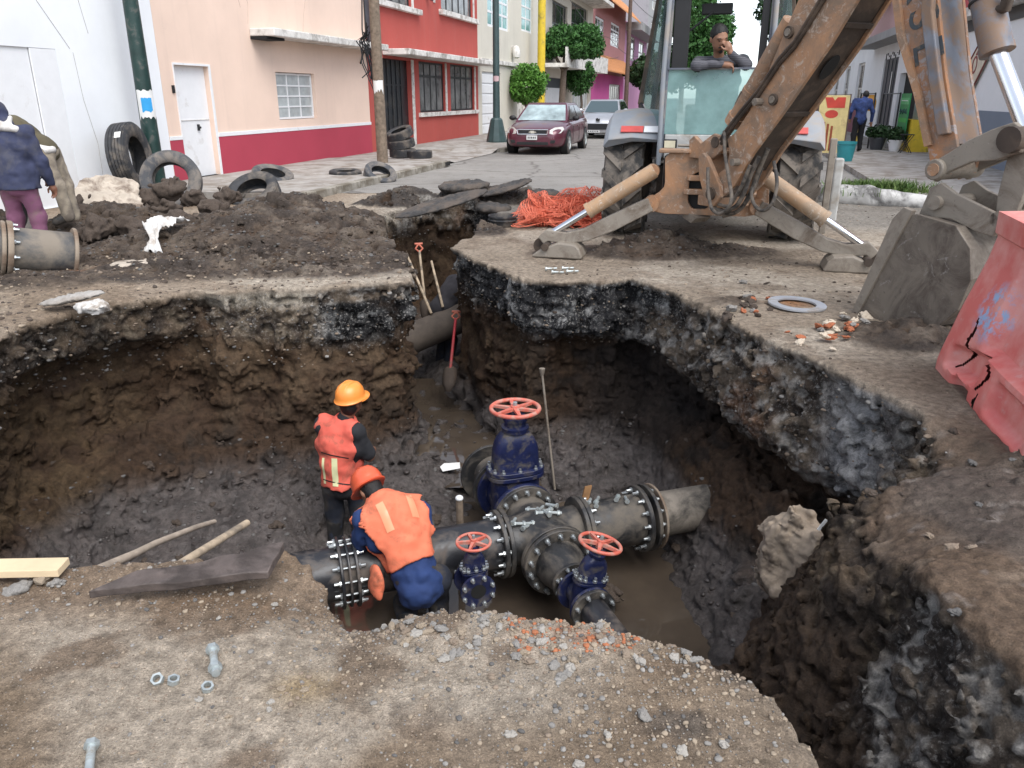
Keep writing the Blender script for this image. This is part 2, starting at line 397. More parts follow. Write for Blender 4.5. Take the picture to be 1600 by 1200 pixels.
M = dict(
 white_wall=plaster('white_plaster', (.78,.80,.82), (.52,.51,.5), .05),
 white=mat('white_paint', (.74,.75,.76), .5, var=.03, dirt=(.52,.50,.47), dirt_amt=-.1, dirt_scale=2),
 trim=mat('cream_trim', (.68,.66,.62), .7, dirt=(.3,.28,.25), dirt_amt=.25, dirt_scale=3),
 peach=plaster('peach_plaster', (.76,.585,.48), (.42,.33,.28), .09),
 maroon=plaster('maroon_paint', (.40,.055,.085), (.25,.1,.1), .12, False),
 red=plaster('red_plaster', (.43,.088,.072), (.34,.2,.17), .14),
 beige=plaster('beige_plaster', (.60,.57,.49), (.3,.28,.24), .14),
 cream=plaster('cream_plaster', (.55,.50,.43), (.25,.22,.2), .2),
 pink=plaster('pink_plaster', (.62,.12,.36), (.3,.12,.2), .1),
 pinkbrick=plaster('pink_brick', (.42,.20,.20), (.25,.15,.13), .2),
 lilac=plaster('lilac_plaster', (.50,.26,.42), (.3,.2,.26), .12),
 orange_tile=mat('orange_tile', (.52,.22,.08), .75, var=.25, scale=9),
 grey_wall=plaster('grey_plaster', (.32,.32,.32), (.15,.15,.15), .25),
 blush=plaster('blush_plaster', (.55,.36,.36), (.3,.22,.22), .12),
 dkgrey=mat('dark_grey_paint', (.055,.06,.07), .55, var=.2),
 bluegrey=plaster('blue_grey_band', (.20,.235,.29), (.15,.15,.16), .1, False),
 black_metal=mat('black_metal', (.012,.013,.015), .45, var=.3),
 black_door=mat('black_door_paint', (.010,.012,.015), .4, var=.3, scale=2, dirt=(.05,.045,.04), dirt_amt=.1),
 pane=glass('window_glass', (.10,.115,.12), .12),
 pane_lt=mat('curtained_glass', (.40,.43,.43), .15, var=.18, scale=5, spec=.7),
 pane_teal=mat('teal_curtained_glass', (.22,.42,.42), .15, var=.3, scale=3, spec=.7),
 pane_dk=glass('dark_glass', (.018,.02,.022), .06),
 dark_gap=mat('dark_interior', (.008,.008,.008), .9),
 pole_green=mat('dark_green_paint', (.010,.035,.030), .4, var=.25, dirt=(.1,.1,.09), dirt_amt=.08, dirt_scale=6),
 pole_grey=mat('grey_green_paint', (.035,.065,.065), .45, var=.2),
 wood_pole=mat('weathered_wood', (.17,.13,.095), .9, var=.35, scale=14, bmp=.4, bscale=30),
 brown_pole=mat('brown_pole', (.10,.065,.05), .8, var=.25),
 yellow=mat('yellow_paint', (.62,.44,.025), .5, var=.1, dirt=(.3,.22,.05), dirt_amt=.1),
 paper=mat('torn_paper', (.68,.68,.66), .9, var=.08),
 blue_paper=mat('blue_print', (.03,.30,.62), .8, var=.1),
 concrete=mat('concrete', (.33,.31,.285), .9, var=.18, scale=4, dirt=(.2,.17,.14), dirt_amt=.3, dirt_scale=2.2, bmp=.25, bscale=40),
 kerb=mat('kerb_concrete', (.30,.28,.24), .9, var=.25, scale=6, dirt=(.14,.12,.09), dirt_amt=.4, bmp=.35, bscale=25),
 rubber=mat('tyre_rubber', (.030,.031,.034), .7, var=.25, scale=8, dirt=(.14,.12,.10), dirt_amt=.18, dirt_scale=4, bmp=.15),
 rubber_gray=mat('dusty_rubber', (.055,.058,.064), .75, var=.2, scale=6, dirt=(.17,.15,.13), dirt_amt=.25, dirt_scale=4, bmp=.15),
 mud_rubber=mat('muddy_rubber', (.035,.034,.033), .8, var=.3, scale=6, dirt=(.17,.145,.12), dirt_amt=.45, dirt_scale=5, bmp=.3),
 bark=mat('bark', (.12,.09,.07), .9, var=.3, scale=20, bmp=.5),
 chrome=mat('chrome', (.75,.76,.78), .18, 1, var=.05),
 zinc=mat('zinc_steel', (.52,.55,.56), .38, .85, var=.15, scale=30),
 galv=mat('galvanised_steel', (.42,.46,.46), .5, .6, var=.2, scale=40, dirt=(.3,.26,.2), dirt_amt=.1, dirt_scale=20),
 cast_blue=mat('blue_cast_iron', (.009,.014,.055), .42, var=.3, scale=10, dirt=(.085,.075,.065), dirt_amt=.16, dirt_scale=9, bmp=.1, bscale=60),
 wheel_red=mat('red_enamel', (.55,.125,.085), .5, var=.15, dirt=(.45,.24,.19), dirt_amt=.3, dirt_scale=14),
 pipe_black=mat('black_pipe', (.022,.023,.027), .35, var=.3, scale=4, dirt=(.12,.10,.085), dirt_amt=.2, dirt_scale=4, bmp=.1),
 pipe_muddy=mat('mud_smeared_pipe', (.024,.024,.025), .42, var=.3, scale=5, dirt=(.125,.108,.088), dirt_amt=.34, dirt_scale=3.2, bmp=.25),
 pipe_old=mat('dusty_old_pipe', (.05,.052,.055), .6, var=.3, scale=4, dirt=(.20,.17,.135), dirt_amt=.36, dirt_scale=1.8, bmp=.25),
 flange_tan=mat('mud_brown_flange', (.16,.11,.075), .8, var=.25, scale=12, dirt=(.26,.21,.16), dirt_amt=.4, bmp=.3),
 cat_orange=mat('worn_orange_paint', (.42,.215,.10), .6, var=.14, scale=3, dirt=(.31,.215,.145), dirt_amt=.40, dirt_scale=2.6, bmp=.1),
 cat_worn=mat('badly_worn_orange_paint', (.37,.185,.08), .65, var=.2, scale=5, dirt=(.23,.18,.145), dirt_amt=.42, dirt_scale=4, bmp=.15),
 cat_dark=mat('dark_brown_metal', (.050,.036,.027), .8, var=.35, scale=4, dirt=(.12,.085,.06), dirt_amt=.22, bmp=.2),
 cat_grey=mat('dusty_grey_steel', (.21,.185,.155), .75, var=.2, scale=4, dirt=(.11,.085,.065), dirt_amt=.25, bmp=.15),
 bucket_steel=mat('muddy_bucket_steel', (.15,.135,.115), .65, var=.3, scale=3, dirt=(.07,.055,.045), dirt_amt=.42, dirt_scale=3, bmp=.15),
 blue_steel=mat('blued_bare_steel', (.15,.16,.185), .5, .2, var=.3, scale=4, dirt=(.25,.17,.12), dirt_amt=.42, dirt_scale=5, bmp=.1),
 cab_blue=mat('grey_blue_plastic', (.11,.125,.155), .5, var=.12, scale=3, dirt=(.25,.23,.21), dirt_amt=.25, dirt_scale=3),
 fender=mat('pale_grey_blue_plastic', (.24,.26,.285), .6, var=.1, scale=3, dirt=(.3,.27,.24), dirt_amt=.3, dirt_scale=3),
 cab_dark=mat('black_cab_trim', (.012,.012,.013), .6),
 cab_panel=mat('pale_grey_panel', (.40,.40,.385), .6, dirt=(.25,.22,.18), dirt_amt=.2),
 hose=mat('rubber_hose', (.04,.036,.033), .6, dirt=(.15,.125,.1), dirt_amt=.4, dirt_scale=10),
 teal_glass=clear_glass('dusty_teal_glass', (.27,.46,.45), .60),
 thin_glass=clear_glass('thin_glass', (.25,.36,.36), .22),
 red_plastic=mat('faded_red_plastic', (.62,.10,.095), .5, var=.1, scale=3, dirt=(.62,.27,.25), dirt_amt=.5, dirt_scale=2.5, bmp=.03),
 orange_net=mat('orange_plastic_net', (.74,.19,.11), .55, var=.15),
 vest=mat('orange_mesh_fabric', (.70,.125,.085), .8, var=.12, scale=9, dirt=(.34,.10,.065), dirt_amt=.12, dirt_scale=6, bmp=.2, bscale=220),
 vest2=mat('orange_fabric', (.74,.185,.095), .8, var=.12, scale=9, dirt=(.36,.12,.065), dirt_amt=.1, dirt_scale=6, bmp=.2, bscale=220),
 reflect=mat('yellow_reflective_tape', (.72,.72,.42), .35, var=.08),
 reflect2=mat('peach_reflective_tape', (.80,.36,.20), .35, var=.06),
 helmet_or=mat('orange_hard_hat', (.85,.28,.055), .3, var=.04),
 helmet_red=mat('red_orange_hard_hat', (.72,.12,.055), .3, var=.05),
 skin=mat('skin', (.28,.145,.09), .55, var=.1, scale=20),
 skin_dk=mat('tanned_skin', (.20,.09,.055), .55, var=.1, scale=20),
 hair=mat('black_hair', (.008,.007,.007), .6, bmp=.5, bscale=150),
 tee=mat('charcoal_cotton', (.018,.019,.023), .9, var=.15, bmp=.2, bscale=30),
 jean=mat('dark_denim', (.014,.018,.03), .9, var=.25, dirt=(.06,.05,.04), dirt_amt=.25, bmp=.2, bscale=30),
 blue_cloth=mat('blue_cotton', (.014,.036,.125), .85, var=.18, scale=8, bmp=.2, bscale=25),
 navy=mat('navy_denim_jacket', (.030,.036,.075), .9, var=.2, scale=9, dirt=(.06,.062,.085), dirt_amt=.2, dirt_scale=5, bmp=.25, bscale=25),
 mauve=mat('mauve_trousers', (.19,.075,.13), .9, var=.15, scale=8, dirt=(.16,.12,.10), dirt_amt=.15, bmp=.25, bscale=25),
 olive=mat('olive_jacket', (.085,.072,.042), .9, var=.2, scale=8, bmp=.25, bscale=25),
 khaki=mat('muddy_khaki', (.30,.255,.195), .9, var=.15, scale=7, dirt=(.15,.125,.1), dirt_amt=.35, dirt_scale=4, bmp=.25, bscale=25),
 cloth_white=mat('off_white_cloth', (.6,.59,.57), .9, var=.1, dirt=(.35,.31,.27), dirt_amt=.25, bmp=.2, bscale=30),
 boot=mat('black_rubber_boot', (.015,.015,.016), .5, dirt=(.07,.06,.05), dirt_amt=.3),
 timber=mat('fresh_timber', (.60,.47,.30), .75, var=.1, scale=8, bmp=.15, bscale=60),
 stick=mat('handle_wood', (.42,.33,.23), .75, var=.2, scale=14, dirt=(.2,.16,.12), dirt_amt=.3, dirt_scale=8),
 board=mat('wet_muddy_board', (.085,.066,.058), .55, var=.3, scale=10, dirt=(.04,.03,.026), dirt_amt=.35, dirt_scale=8, bmp=.5, bscale=35),
 stone=mat('grey_stone', (.225,.212,.195), .9, var=.3, scale=12, bmp=.4, bscale=50),
 stone_tan=mat('tan_stone', (.28,.225,.165), .9, var=.3, scale=12, bmp=.4, bscale=50),
 brick=mat('red_brick_rubble', (.36,.12,.055), .9, var=.3, scale=12, bmp=.4, bscale=50),
 brick_pale=mat('pale_mortar_rubble', (.55,.47,.37), .9, var=.2, scale=12, bmp=.4, bscale=50),
 clod=mat('dark_clod', (.068,.050,.038), .9, var=.35, scale=14, bmp=.6, bscale=40),
 asphalt_bit=mat('asphalt_slab', (.045,.043,.042), .85, var=.4, scale=20, dirt=(.10,.08,.065), dirt_amt=.4, bmp=.6, bscale=50),
 slab=mat('pale_broken_concrete', (.44,.38,.31), .9, var=.2, scale=5, dirt=(.17,.13,.1), dirt_amt=.25, dirt_scale=4, bmp=.5, bscale=30),
 crustrock=mat('tan_grey_conglomerate', (.25,.20,.15), .9, var=.4, scale=9, dirt=(.09,.068,.05), dirt_amt=.25, dirt_scale=6, bmp=.8, bscale=22),
 teal=mat('teal_plastic', (.03,.25,.28), .45, var=.1),
 leaf=None,
)
def machine_paint(name, base, grime, scrape, g=.5, s=.5):
    m, t, b = nodes(name)
    n = tex_noise(t, 2.4, 6, .6); o = ramp(t, n.outputs['Fac'], .3, .7, tuple(c*.85 for c in base), tuple(c*1.12 for c in base))
    d = tex_noise(t, 3.1, 10, .72, dist=.7); gf = ramp(t, d.outputs['Fac'], .60-.2*g, .74-.14*g, (0,0,0), (.85,)*3); o = mixc(t, gf, o, grime)
    q = tex_noise(t, 7, 10, .8, dist=1.2); sf = ramp(t, q.outputs['Fac'], .66-.12*s, .70-.10*s, (0,0,0), (.8,)*3); o = mixc(t, sf, o, scrape)
    k = tex_noise(t, 26, 8, .75, dist=.6); o = mixc(t, ramp(t, k.outputs['Fac'], .60, .68, (0,0,0), (.7,)*3), o, tuple(c*.45 for c in grime))
    t.links.new(o, b.inputs['Base Color']); b.inputs['Roughness'].default_value = .62
    rr = t.nodes.new('ShaderNodeMapRange'); rr.inputs[3].default_value = .5; rr.inputs[4].default_value = .9; t.links.new(gf, rr.inputs[0]); t.links.new(rr.outputs[0], b.inputs['Roughness'])
    bump(t, b, k.outputs['Fac'], .15, .01); return m
M['cat_orange'] = machine_paint('worn_orange_machine_paint', (.40,.21,.105), (.205,.15,.11), (.47,.39,.32), 1.1, .95)
M['cat_pale'] = machine_paint('dust_faded_orange_paint', (.42,.265,.15), (.30,.24,.18), (.52,.46,.39), 1.0, .9)
M['cat_worn'] = machine_paint('badly_worn_machine_paint', (.38,.175,.075), (.185,.15,.125), (.33,.33,.34), .95, 1.1)
M['cat_grey'] = machine_paint('dusty_grey_machine_steel', (.235,.205,.168), (.115,.085,.062), (.33,.30,.26), .7, .5)
M['bucket_steel'] = machine_paint('muddy_bucket_steel', (.165,.14,.113), (.06,.045,.035), (.27,.25,.23), .85, .6)
def leaf_mat(name, c0, c1):
    m, t, b = nodes(name); b.inputs['Roughness'].default_value = .6; b.inputs['Specular IOR Level'].default_value = .3
    n = tex_noise(t, 4, 3); n2 = tex_noise(t, 23, 2)
    o = ramp(t, n.outputs['Fac'], .35, .65, c0, c1); o2 = ramp(t, n2.outputs['Fac'], .3, .7, (.7,.7,.7), (1.3,1.3,1.2))
    o = mixc(t, 1, o, o2, 'MULTIPLY'); t.links.new(o, b.inputs['Base Color'])
    try: b.inputs['Transmission Weight'].default_value = 0
    except Exception: pass
    return m
M['leaf'] = leaf_mat('leaf_mid', (.025,.075,.02), (.055,.15,.035))
M['leaf_lime'] = leaf_mat('leaf_lime', (.05,.13,.02), (.10,.24,.035))
M['leaf_dk'] = leaf_mat('leaf_dark', (.012,.035,.012), (.028,.065,.02))
M['grass'] = leaf_mat('grass_blade', (.05,.11,.02), (.12,.17,.05))
# ================================================================ the excavated ground (one implicit solid, meshed in zones)
# rim of the pit at street level: x, y, undercut, crust thickness, batter (inward lean per metre of depth)
RIM = np.array([
 (-3.75,2.62,.0,.2,.1),(-3.78,4.2,.1,.25,.02),(-3.78,5.4,.12,.40,-.02),(-3.74,6.05,.26,.42,.0),(-3.45,6.45,.30,.42,0),(-3.15,6.68,.30,.38,0),(-2.95,6.9,.18,.36,.05),
 (-2.7,6.93,.06,.35,.12),(-1.76,7.1,.02,.5,.16),(-1.2,7.28,.1,.55,.08),(-.93,7.38,.04,.5,-.02),(-1.13,8.3,.05,.3,.0),(-1.5,9.6,.05,.3,.05),(-1.78,10.9,.05,.3,.1),
 (-2.0,12.1,.05,.3,.25),(-1.4,12.9,.05,.3,.3),(-.6,12.8,.05,.3,.3),(-.1,11.9,.05,.3,.2),(-.28,10.7,.05,.3,.05),(-.62,9.7,.05,.4,.0),(-.76,9.15,.06,.4,.0),(-.34,8.25,.08,.45,.0),
 (.10,7.52,.16,.55,.0),(.42,7.42,.30,.55,.0),(.85,7.40,.36,.6,.0),(1.08,7.56,.3,.6,.0),(1.16,7.62,.2,.6,.0),(1.28,7.36,.25,.65,.0),(1.45,6.95,.28,.75,.02),(1.64,6.55,.32,.85,.03),
 (1.76,5.95,.36,.9,.04),(1.86,5.45,.36,.9,.05),(2.06,4.83,.34,.9,.05),(2.26,4.34,.30,.8,.05),(2.30,4.02,.16,.5,.06),(2.08,3.74,.05,.3,.18),(1.70,3.48,.0,.3,.34),(1.50,3.2,.0,.3,.40),
 (1.52,2.85,.0,.3,.42),(1.60,2.62,.0,.35,.40),(1.57,2.46,.0,.55,.42),(1.60,2.2,.0,.6,.46),(1.63,1.9,.0,.6,.48),(1.64,1.6,.0,.6,.48),(1.62,1.2,.0,.6,.46),(1.6,.3,.0,.6,.4),(1.6,-.6,.0,.6,.4),
 (.85,-.6,.0,.1,.2),(.85,.6,.0,.1,.2),(.83,1.5,.0,.1,.2),(.78,1.8,.0,.1,.2),(.66,1.98,.0,.1,.2),(.46,2.12,.0,.1,.2),(.24,2.20,.0,.1,.2),(.0,2.25,.0,.1,.2),(-.2,2.29,.0,.1,.2),(-.38,2.30,.0,.1,.2),
 (-.56,2.24,.0,.1,.3),(-.63,2.34,.0,.1,.25),(-.70,2.48,.0,.1,.2),(-.84,2.60,.0,.1,.2),(-1.1,2.60,.0,.1,.2),(-1.5,2.55,.0,.1,.2),(-1.9,2.48,.0,.1,.2),(-2.6,2.5,.0,.1,.2)], float)
# heaps of spoil: x, y, rx, ry, rot, height
HEAPS = [(-2.75,9.55,1.75,1.5,.1,.50),(-3.9,9.0,1.2,1.1,.0,.22),(-1.9,9.0,.75,1.3,.1,.22),(-5.0,9.9,1.1,.8,.2,.42),(-6.6,9.6,1.3,1.2,0,.35),(-.2,13.3,1.9,.55,.1,.26),(-1.7,13.0,.9,.5,0,.30),(-.35,10.3,.32,.5,.2,.10),
 (1.55,8.75,.8,.5,.1,.27),(2.2,8.8,.9,.45,0,.12),(.9,8.9,.7,.4,0,.07),(2.85,5.5,.55,.4,.3,.13),(1.85,6.55,.3,.25,0,.04),(-.78,2.62,.22,.12,0,.03),(2.55,3.3,.5,.5,0,.06),
 (-4.6,7.4,1.0,.5,0,.06),(-2.5,8.3,1.9,1.0,.05,.17),(-1.7,7.85,.8,.42,.1,.07),(-3.6,7.75,.9,.6,0,.09),(-2.7,7.75,1.1,.45,0,.08),(-1.35,2.5,.5,.12,.0,.03)]
def rim_fields(x, y):
    """signed distance to the rim (negative in the pit) and undercut, crust, batter of the nearest rim point"""
    best = np.full(x.shape, 1e9, np.float32); ins = np.zeros(x.shape, bool)
    at = [np.zeros(x.shape, np.float32) for _ in range(3)]
    n = len(RIM)
    for i in range(n):
        a, b = RIM[i], RIM[(i+1) % n]; ex, ey = b[0]-a[0], b[1]-a[1]; L = ex*ex+ey*ey
        t = np.clip(((x-a[0])*ex+(y-a[1])*ey)/L, 0, 1)
        d = (x-a[0]-t*ex)**2+(y-a[1]-t*ey)**2; m = d < best; best = np.where(m, d, best)
        for k in range(3): at[k] = np.where(m, a[2+k]+(b[2+k]-a[2+k])*t, at[k])
        if a[1] != b[1]:
            cr = ((a[1] > y) != (b[1] > y)) & (x < ex*(y-a[1])/ey+a[0]); ins ^= cr
    d = np.sqrt(best); return np.where(ins, -d, d), at[0], at[1], at[2]
def top_fn(x, y):
    z = .012*fbm(x, y, x*0, 1.1, 3, seed=3)
    hsum = np.zeros_like(x)
    for cx, cy, rx, ry, rot, h in HEAPS:
        c, s = math.cos(rot), math.sin(rot); u = ((x-cx)*c+(y-cy)*s)/rx; v = (-(x-cx)*s+(y-cy)*c)/ry
        r = np.sqrt(u*u+v*v)+.16*fbm(x, y, x*0, 1.6, 2, seed=9)
        k = np.clip(1-r, 0, 1); hsum = np.maximum(hsum, h*(k**.85)*(1.0+.0*k))+h*.15*np.clip(1-r, 0, 1)
    z = z+hsum
    # the near right bank sags towards the rim
    z = z-.20*sst(1.0, .0, np.sqrt(((x-1.45)/.75)**2+((y-3.1)/.65)**2))-.10*sst(1.0, 0, np.sqrt(((x-2.1)/.6)**2+((y-3.55)/.5)**2))
    # near left lip slopes to the notch
    z = z-.10*sst(.35, 0, np.sqrt((x+.56)**2+(y-2.36)**2))
    return z, hsum
def floor_fn(x, y, d2):
    f = -2.16+.0*x
    left = sst(.0, -1.1, x)*sst(4.6, 6.0, y)
    f = f+left*(.20+.30*sst(5.2, 7.2, y))
    f = np.maximum(f, -2.2+.62*sst(6.3, 7.5, y)*sst(.0, .5, x))          # slump below the undercut block
    tren = sst(7.2, 7.6, y)*sst(.45, -.1, x+(y-7.4)*.42)
    f = np.where(tren > 0, f*(1-tren)+(-1.965)*tren, f)
    f = f+.55*np.exp(-np.clip(-d2, 0, None)/.32)*sst(1.0, 1.6, np.abs(x)+.0*y)*(1-tren)*sst(2.8, 4.2, y)
    f = f+.45*sst(1.15, 1.9, x)*sst(3.6, 4.6, y)*(1-sst(6.4, 7.2, y))
    f = f-.28*np.exp(-(((x+1.44)/.4)**2+((y-6.1)/.4)**2))
    f = f+(1-tren*.6)*(.05*fbm(x, y, x*0, 2.2, 3, seed=21)+.05*(.35-billow(x, y, x*0, 3.2, 4)))
    return f
def zone(x0, x1, y0, y1, z0, z1, h):
    nx, ny, nz = int(round((x1-x0)/h))+1, int(round((y1-y0)/h))+1, int(round((z1-z0)/h))+1
    gx = (x0+h*np.arange(nx)).astype(np.float32); gy = (y0+h*np.arange(ny)).astype(np.float32); gz = (z0+h*np.arange(nz)).astype(np.float32)
    X, Y = np.meshgrid(gx, gy, indexing='ij')
    d2, und, cr, bat = rim_fields(X, Y)
    und = np.where(d2 < 90, und, und)
    near = sst(3.2, 2.6, Y)*sst(1.3, 1.0, X)
    d2 = d2+(1-near)*(.10*fbm(X, Y, X*0, 1.3, 2, seed=5)+.05*fbm(X, Y, X*0, 4.2, 2, seed=8))+near*.035*fbm(X, Y, X*0, 3.5, 3, seed=8)
    tp, hs_ = top_fn(X, Y); fl = floor_fn(X, Y, d2)
    kr = (.035+.30*sst(1.0, 1.2, X)*sst(4.0, 3.6, Y)*sst(2.5, 2.75, Y)+.06*sst(-2.8, -3.1, X)).astype(np.float32)
    Fv = np.empty((nx, ny, nz), np.float32)
    for k in range(nz):
        z = gz[k]; t = tp-z
        off = und*sst(cr*.75, cr+.22, t)*(1-.75*sst(1.1, 2.0, t))-bat*np.clip(t, 0, None)
        w = d2-off                       # negative in the open pit
        pit = np.maximum(w, fl-z)
        kk = .06; hh = np.clip(.5+.5*(w-(fl-z))/kk, 0, 1); pit = (fl-z)*(1-hh)+w*hh+kk*hh*(1-hh)
        a = z-tp; b = -pit
        kk = kr; hh = np.clip(.5+.5*(a-b)/kk, 0, 1); Fv[:, :, k] = b*(1-hh)+a*hh+kk*hh*(1-hh)*.8
    # relief near the surface
    m = np.abs(Fv) < .2; i, j, k = np.nonzero(m)
    x, y, z = gx[i], gy[j], gz[k]; dd = d2[i, j]; t = tp[i, j]-z; hh = hs_[i, j]; cc = cr[i, j]; nr = near[i, j]
    wall = sst(.02, .14, t)*sst(.9, .25, np.abs(dd))
    amp_big = .10*wall*(1-.8*nr)*(1 if h > .015 else .6); flo = sst(-1.2, -1.4, z)*sst(-.05, -.2, dd)*(1-sst(7.0, 7.5, y)*.6); heap = np.clip(hh/.12, 0, 1)
    road = (1-heap)*sst(.06, .0, t)*sst(.02, .1, dd)*np.maximum(.30+.55*nr, sst(-1.0, -.6, x)*sst(3.9, 4.3, y)*sst(.5, .25, np.abs(x-2.6)-.9*sst(5.2, 5.8, y)))
    n = amp_big*fbm(x, y, z, 2.6, 2, seed=11)
    n += (.055*wall*(1-.75*nr)*(1 if h > .015 else .55)+.065*heap+.03*flo+.012)*(1-.9*road)*(.42-billow(x, y, z, 7, 2))*1.6
    n += (.03*wall+.034*heap+.02*flo+.008)*(1-.85*road)*(.4-billow(x, y, z, 17, 6))*1.6
    n += (.012+.012*wall)*(1-.8*road)*fbm(x, y, z, 38, 1, seed=3)
    if h < .015: n += (.002+.009*wall)*fbm(x, y, z, 75, 2, seed=33)
    crust = sst(.0, .05, t)*sst(cc+.1, cc-.05, t)*wall
    n += crust*(.085 if h > .015 else .03)*(.4-billow(x*1.2, y*1.2, z*1.8, 7 if h > .015 else 13, 14))+crust*.035*(.4-billow(x, y, z, 21, 15))
    n += road*.006*fbm(x, y, z, 9, 2, seed=30)
    Fv[m] += n.astype(np.float32)
    Vv, Q = surface_nets(Fv, (x0, y0, z0), h)
    return Vv, Q
def mixn(a, b, f): return a*(1-f)[:, None]+np.array(b)*f[:, None] if not isinstance(b, np.ndarray) or b.ndim == 1 else a*(1-f)[:, None]+b*f[:, None]
def earth_colours(V):
    x, y, z = V[:, 0], V[:, 1], V[:, 2]
    d2, und, cr, bat = rim_fields(x, y); tp, hh = top_fn(x, y); t = tp-z
    n1 = fbm(x, y, z, 1.3, 4, seed=40)*.5+.5; n2 = fbm(x, y, z, 4.5, 4, seed=50)*.5+.5; n3 = fbm(x, y, z, 12, 3, seed=60)*.5+.5; n4 = fbm(x, y, z, .7, 3, seed=70)*.5+.5
    big = lambda a, b, q: sst(a, b, q)
    col = np.tile(np.array((.068, .043, .027)), (len(x), 1)); wet = np.full(len(x), .35)
    # soil below: brown, ochre and almost black bands
    col = mixn(col, (.090, .056, .031), big(.5, .68, n1)*.8)
    col = mixn(col, (.024, .019, .016), big(.48, .66, n2)*.8)
    col = mixn(col, (.12, .083, .046), big(-3.3, -3.75, x)*big(.3, .6, n2)*.8)
    col = mixn(col, (.15, .105, .065), sst(2.2,1.5,np.abs(x+1.9)/1.1)*sst(6.4,6.8,y)*sst(-.25,-.5,z)*sst(-1.5,-.9,z)*big(.4,.65,n2)*.8)
    dark = sst(.4, 1.0, x)*sst(6.2, 7.0, y)*sst(-.55, -.9, z); col = mixn(col, (.024, .020, .019), dark*.85)  # right part of the far wall made darker below the crust
    rightwall = sst(.8, 1.1, x)*sst(3.9, 3.3, y)*sst(.1, .4, t); col = mixn(col, (.074, .052, .036), rightwall*.85); col = mixn(col, (.11, .072, .043), rightwall*big(.55, .75, n1)*.6)
    col = col*np.array((.80, .74, .68))  # pit-wall soil darkened and warmed, putting the pit's ambient shade into the colour
    # mud floor, its grey raised to carry some of the wet sheen
    fl = sst(-1.45, -1.75, z); col = mixn(col, (.100, .085, .079), fl*.92); wet = np.where(fl > 0, wet+(.95-wet)*fl, wet)
    col = mixn(col, (.046, .038, .035), fl*big(.45, .65, n2)*.7); col = mixn(col, (.14, .122, .115), fl*big(.58, .75, n3)*.6)
    # crust seen in section
    inpit = sst(.25, .05, d2); c = sst(.02, .06, t)*sst(cr+.18, cr-.05, t+.12*(n2-.5))*inpit
    rub = mixn(np.tile(np.array((.18, .142, .105)), (len(x), 1)), (.06, .046, .036), big(.42, .58, n2))
    rub = mixn(rub, (.36, .335, .30), big(.52, .64, n3)*.85); rub = mixn(rub, (.20, .10, .05), big(.62, .72, n1)*.6)
    asp = mixn(np.tile(np.array((.030, .030, .032)), (len(x), 1)), (.33, .33, .32), big(.50, .62, n3)*big(.40, .58, n2)*.9)
    aspR = sst(-.9, -.6, x)*sst(1.45, 1.1, x)*sst(7.0, 7.25, y)
    aspC = sst(1.0, 1.15, x)*sst(6.2, 6.9, y)*sst(.30, .2, t)
    aspL = sst(-1.9, -1.7, x)*sst(-.6, -.8, x)*sst(.15, .19, t)*sst(6.8, 7.0, y)*sst(8.4, 7.6, y)
    aspN = sst(1.05, 1.2, x)*sst(2.58, 2.46, y)
    asp = asp*(1-.6*aspL)[:, None]
    aw = np.clip(aspR+aspC*.8+aspL+aspN*(.30+.45*big(.42, .6, n1)), 0, 1)
    cc = rub*(1-aw)[:, None]+asp*aw[:, None]
    conc = sst(-1.75, -1.95, x)*sst(-2.9, -2.7, x)*sst(.2, .12, t)*sst(6.4, 6.8, y); cc = mixn(cc, (.33, .29, .23), conc*.9)
    tan = sst(-1.7, -1.9, x)*sst(6.3, 6.7, y)*(1-conc); cc = mixn(cc, (.20, .155, .105), tan*big(.35, .6, n3)*.8)
    grey = sst(2.35, 2.2, x)*sst(1.9, 2.1, x)*sst(3.9, 4.2, y)*sst(5.0, 4.6, y)*big(.35, .55, n1); cc = mixn(cc, (.36, .36, .36), grey*.8)
    rbank = sst(1.0, 1.15, x)*sst(3.9, 3.6, y)*sst(2.45, 2.6, y); lbank = sst(-2.75, -2.95, x); brn = mixn(np.tile(np.array((.105, .076, .051)), (len(x), 1)), (.045, .034, .026), big(.45, .6, n2)); brn = mixn(brn, (.19, .15, .105), big(.58, .7, n3)*.7); q_ = np.clip(rbank+lbank*.85, 0, 1)
    cc = cc*(1-q_)[:, None]+brn*q_[:, None]
    col = col*(1-c)[:, None]+cc*c[:, None]; wet = wet*(1-c)+.15*c
    # street level
    s = sst(.07, .015, t)*sst(-.12, .0, d2+.03)
    s = np.clip(s+sst(.02, 0, t), 0, 1)
    top = np.tile(np.array((.255, .215, .17)), (len(x), 1))
    top = mixn(top, (.37, .33, .275), big(.42, .60, n1)*.9); top = mixn(top, (.15, .115, .085), big(.55, .75, n2)*.55)
    # foreground: dry tan dirt with grey gravelly and ochre patches
    fg = sst(3.3, 2.8, y)*sst(1.3, 1.0, x)
    f = np.tile(np.array((.265, .203, .142)), (len(x), 1)); f = mixn(f, (.46, .40, .325), big(.42, .58, n1)*.92); f = mixn(f, (.15, .10, .062), big(.50, .66, n2)*.7)
    f = mixn(f, (.25, .228, .195), sst(-.3, .15, x)*big(.35, .6, n4+.2*(n2-.5))*.85); f = mixn(f, (.10, .09, .08), sst(-.2, .2, x)*big(.56, .7, n2)*.6)
    lipb = sst(2.1, 2.35, y)*sst(-.4, -.7, x); f = mixn(f, (.20, .135, .085), lipb*.75)
    och = np.exp(-(((x+.62)/.09)**2+((y-1.88)/.06)**2)); f = mixn(f, (.38, .27, .13), och*.7)
    pale = np.exp(-(((x+.05)/.28)**2+((y-1.83)/.13)**2)); f = mixn(f, (.42, .37, .305), pale*.8)
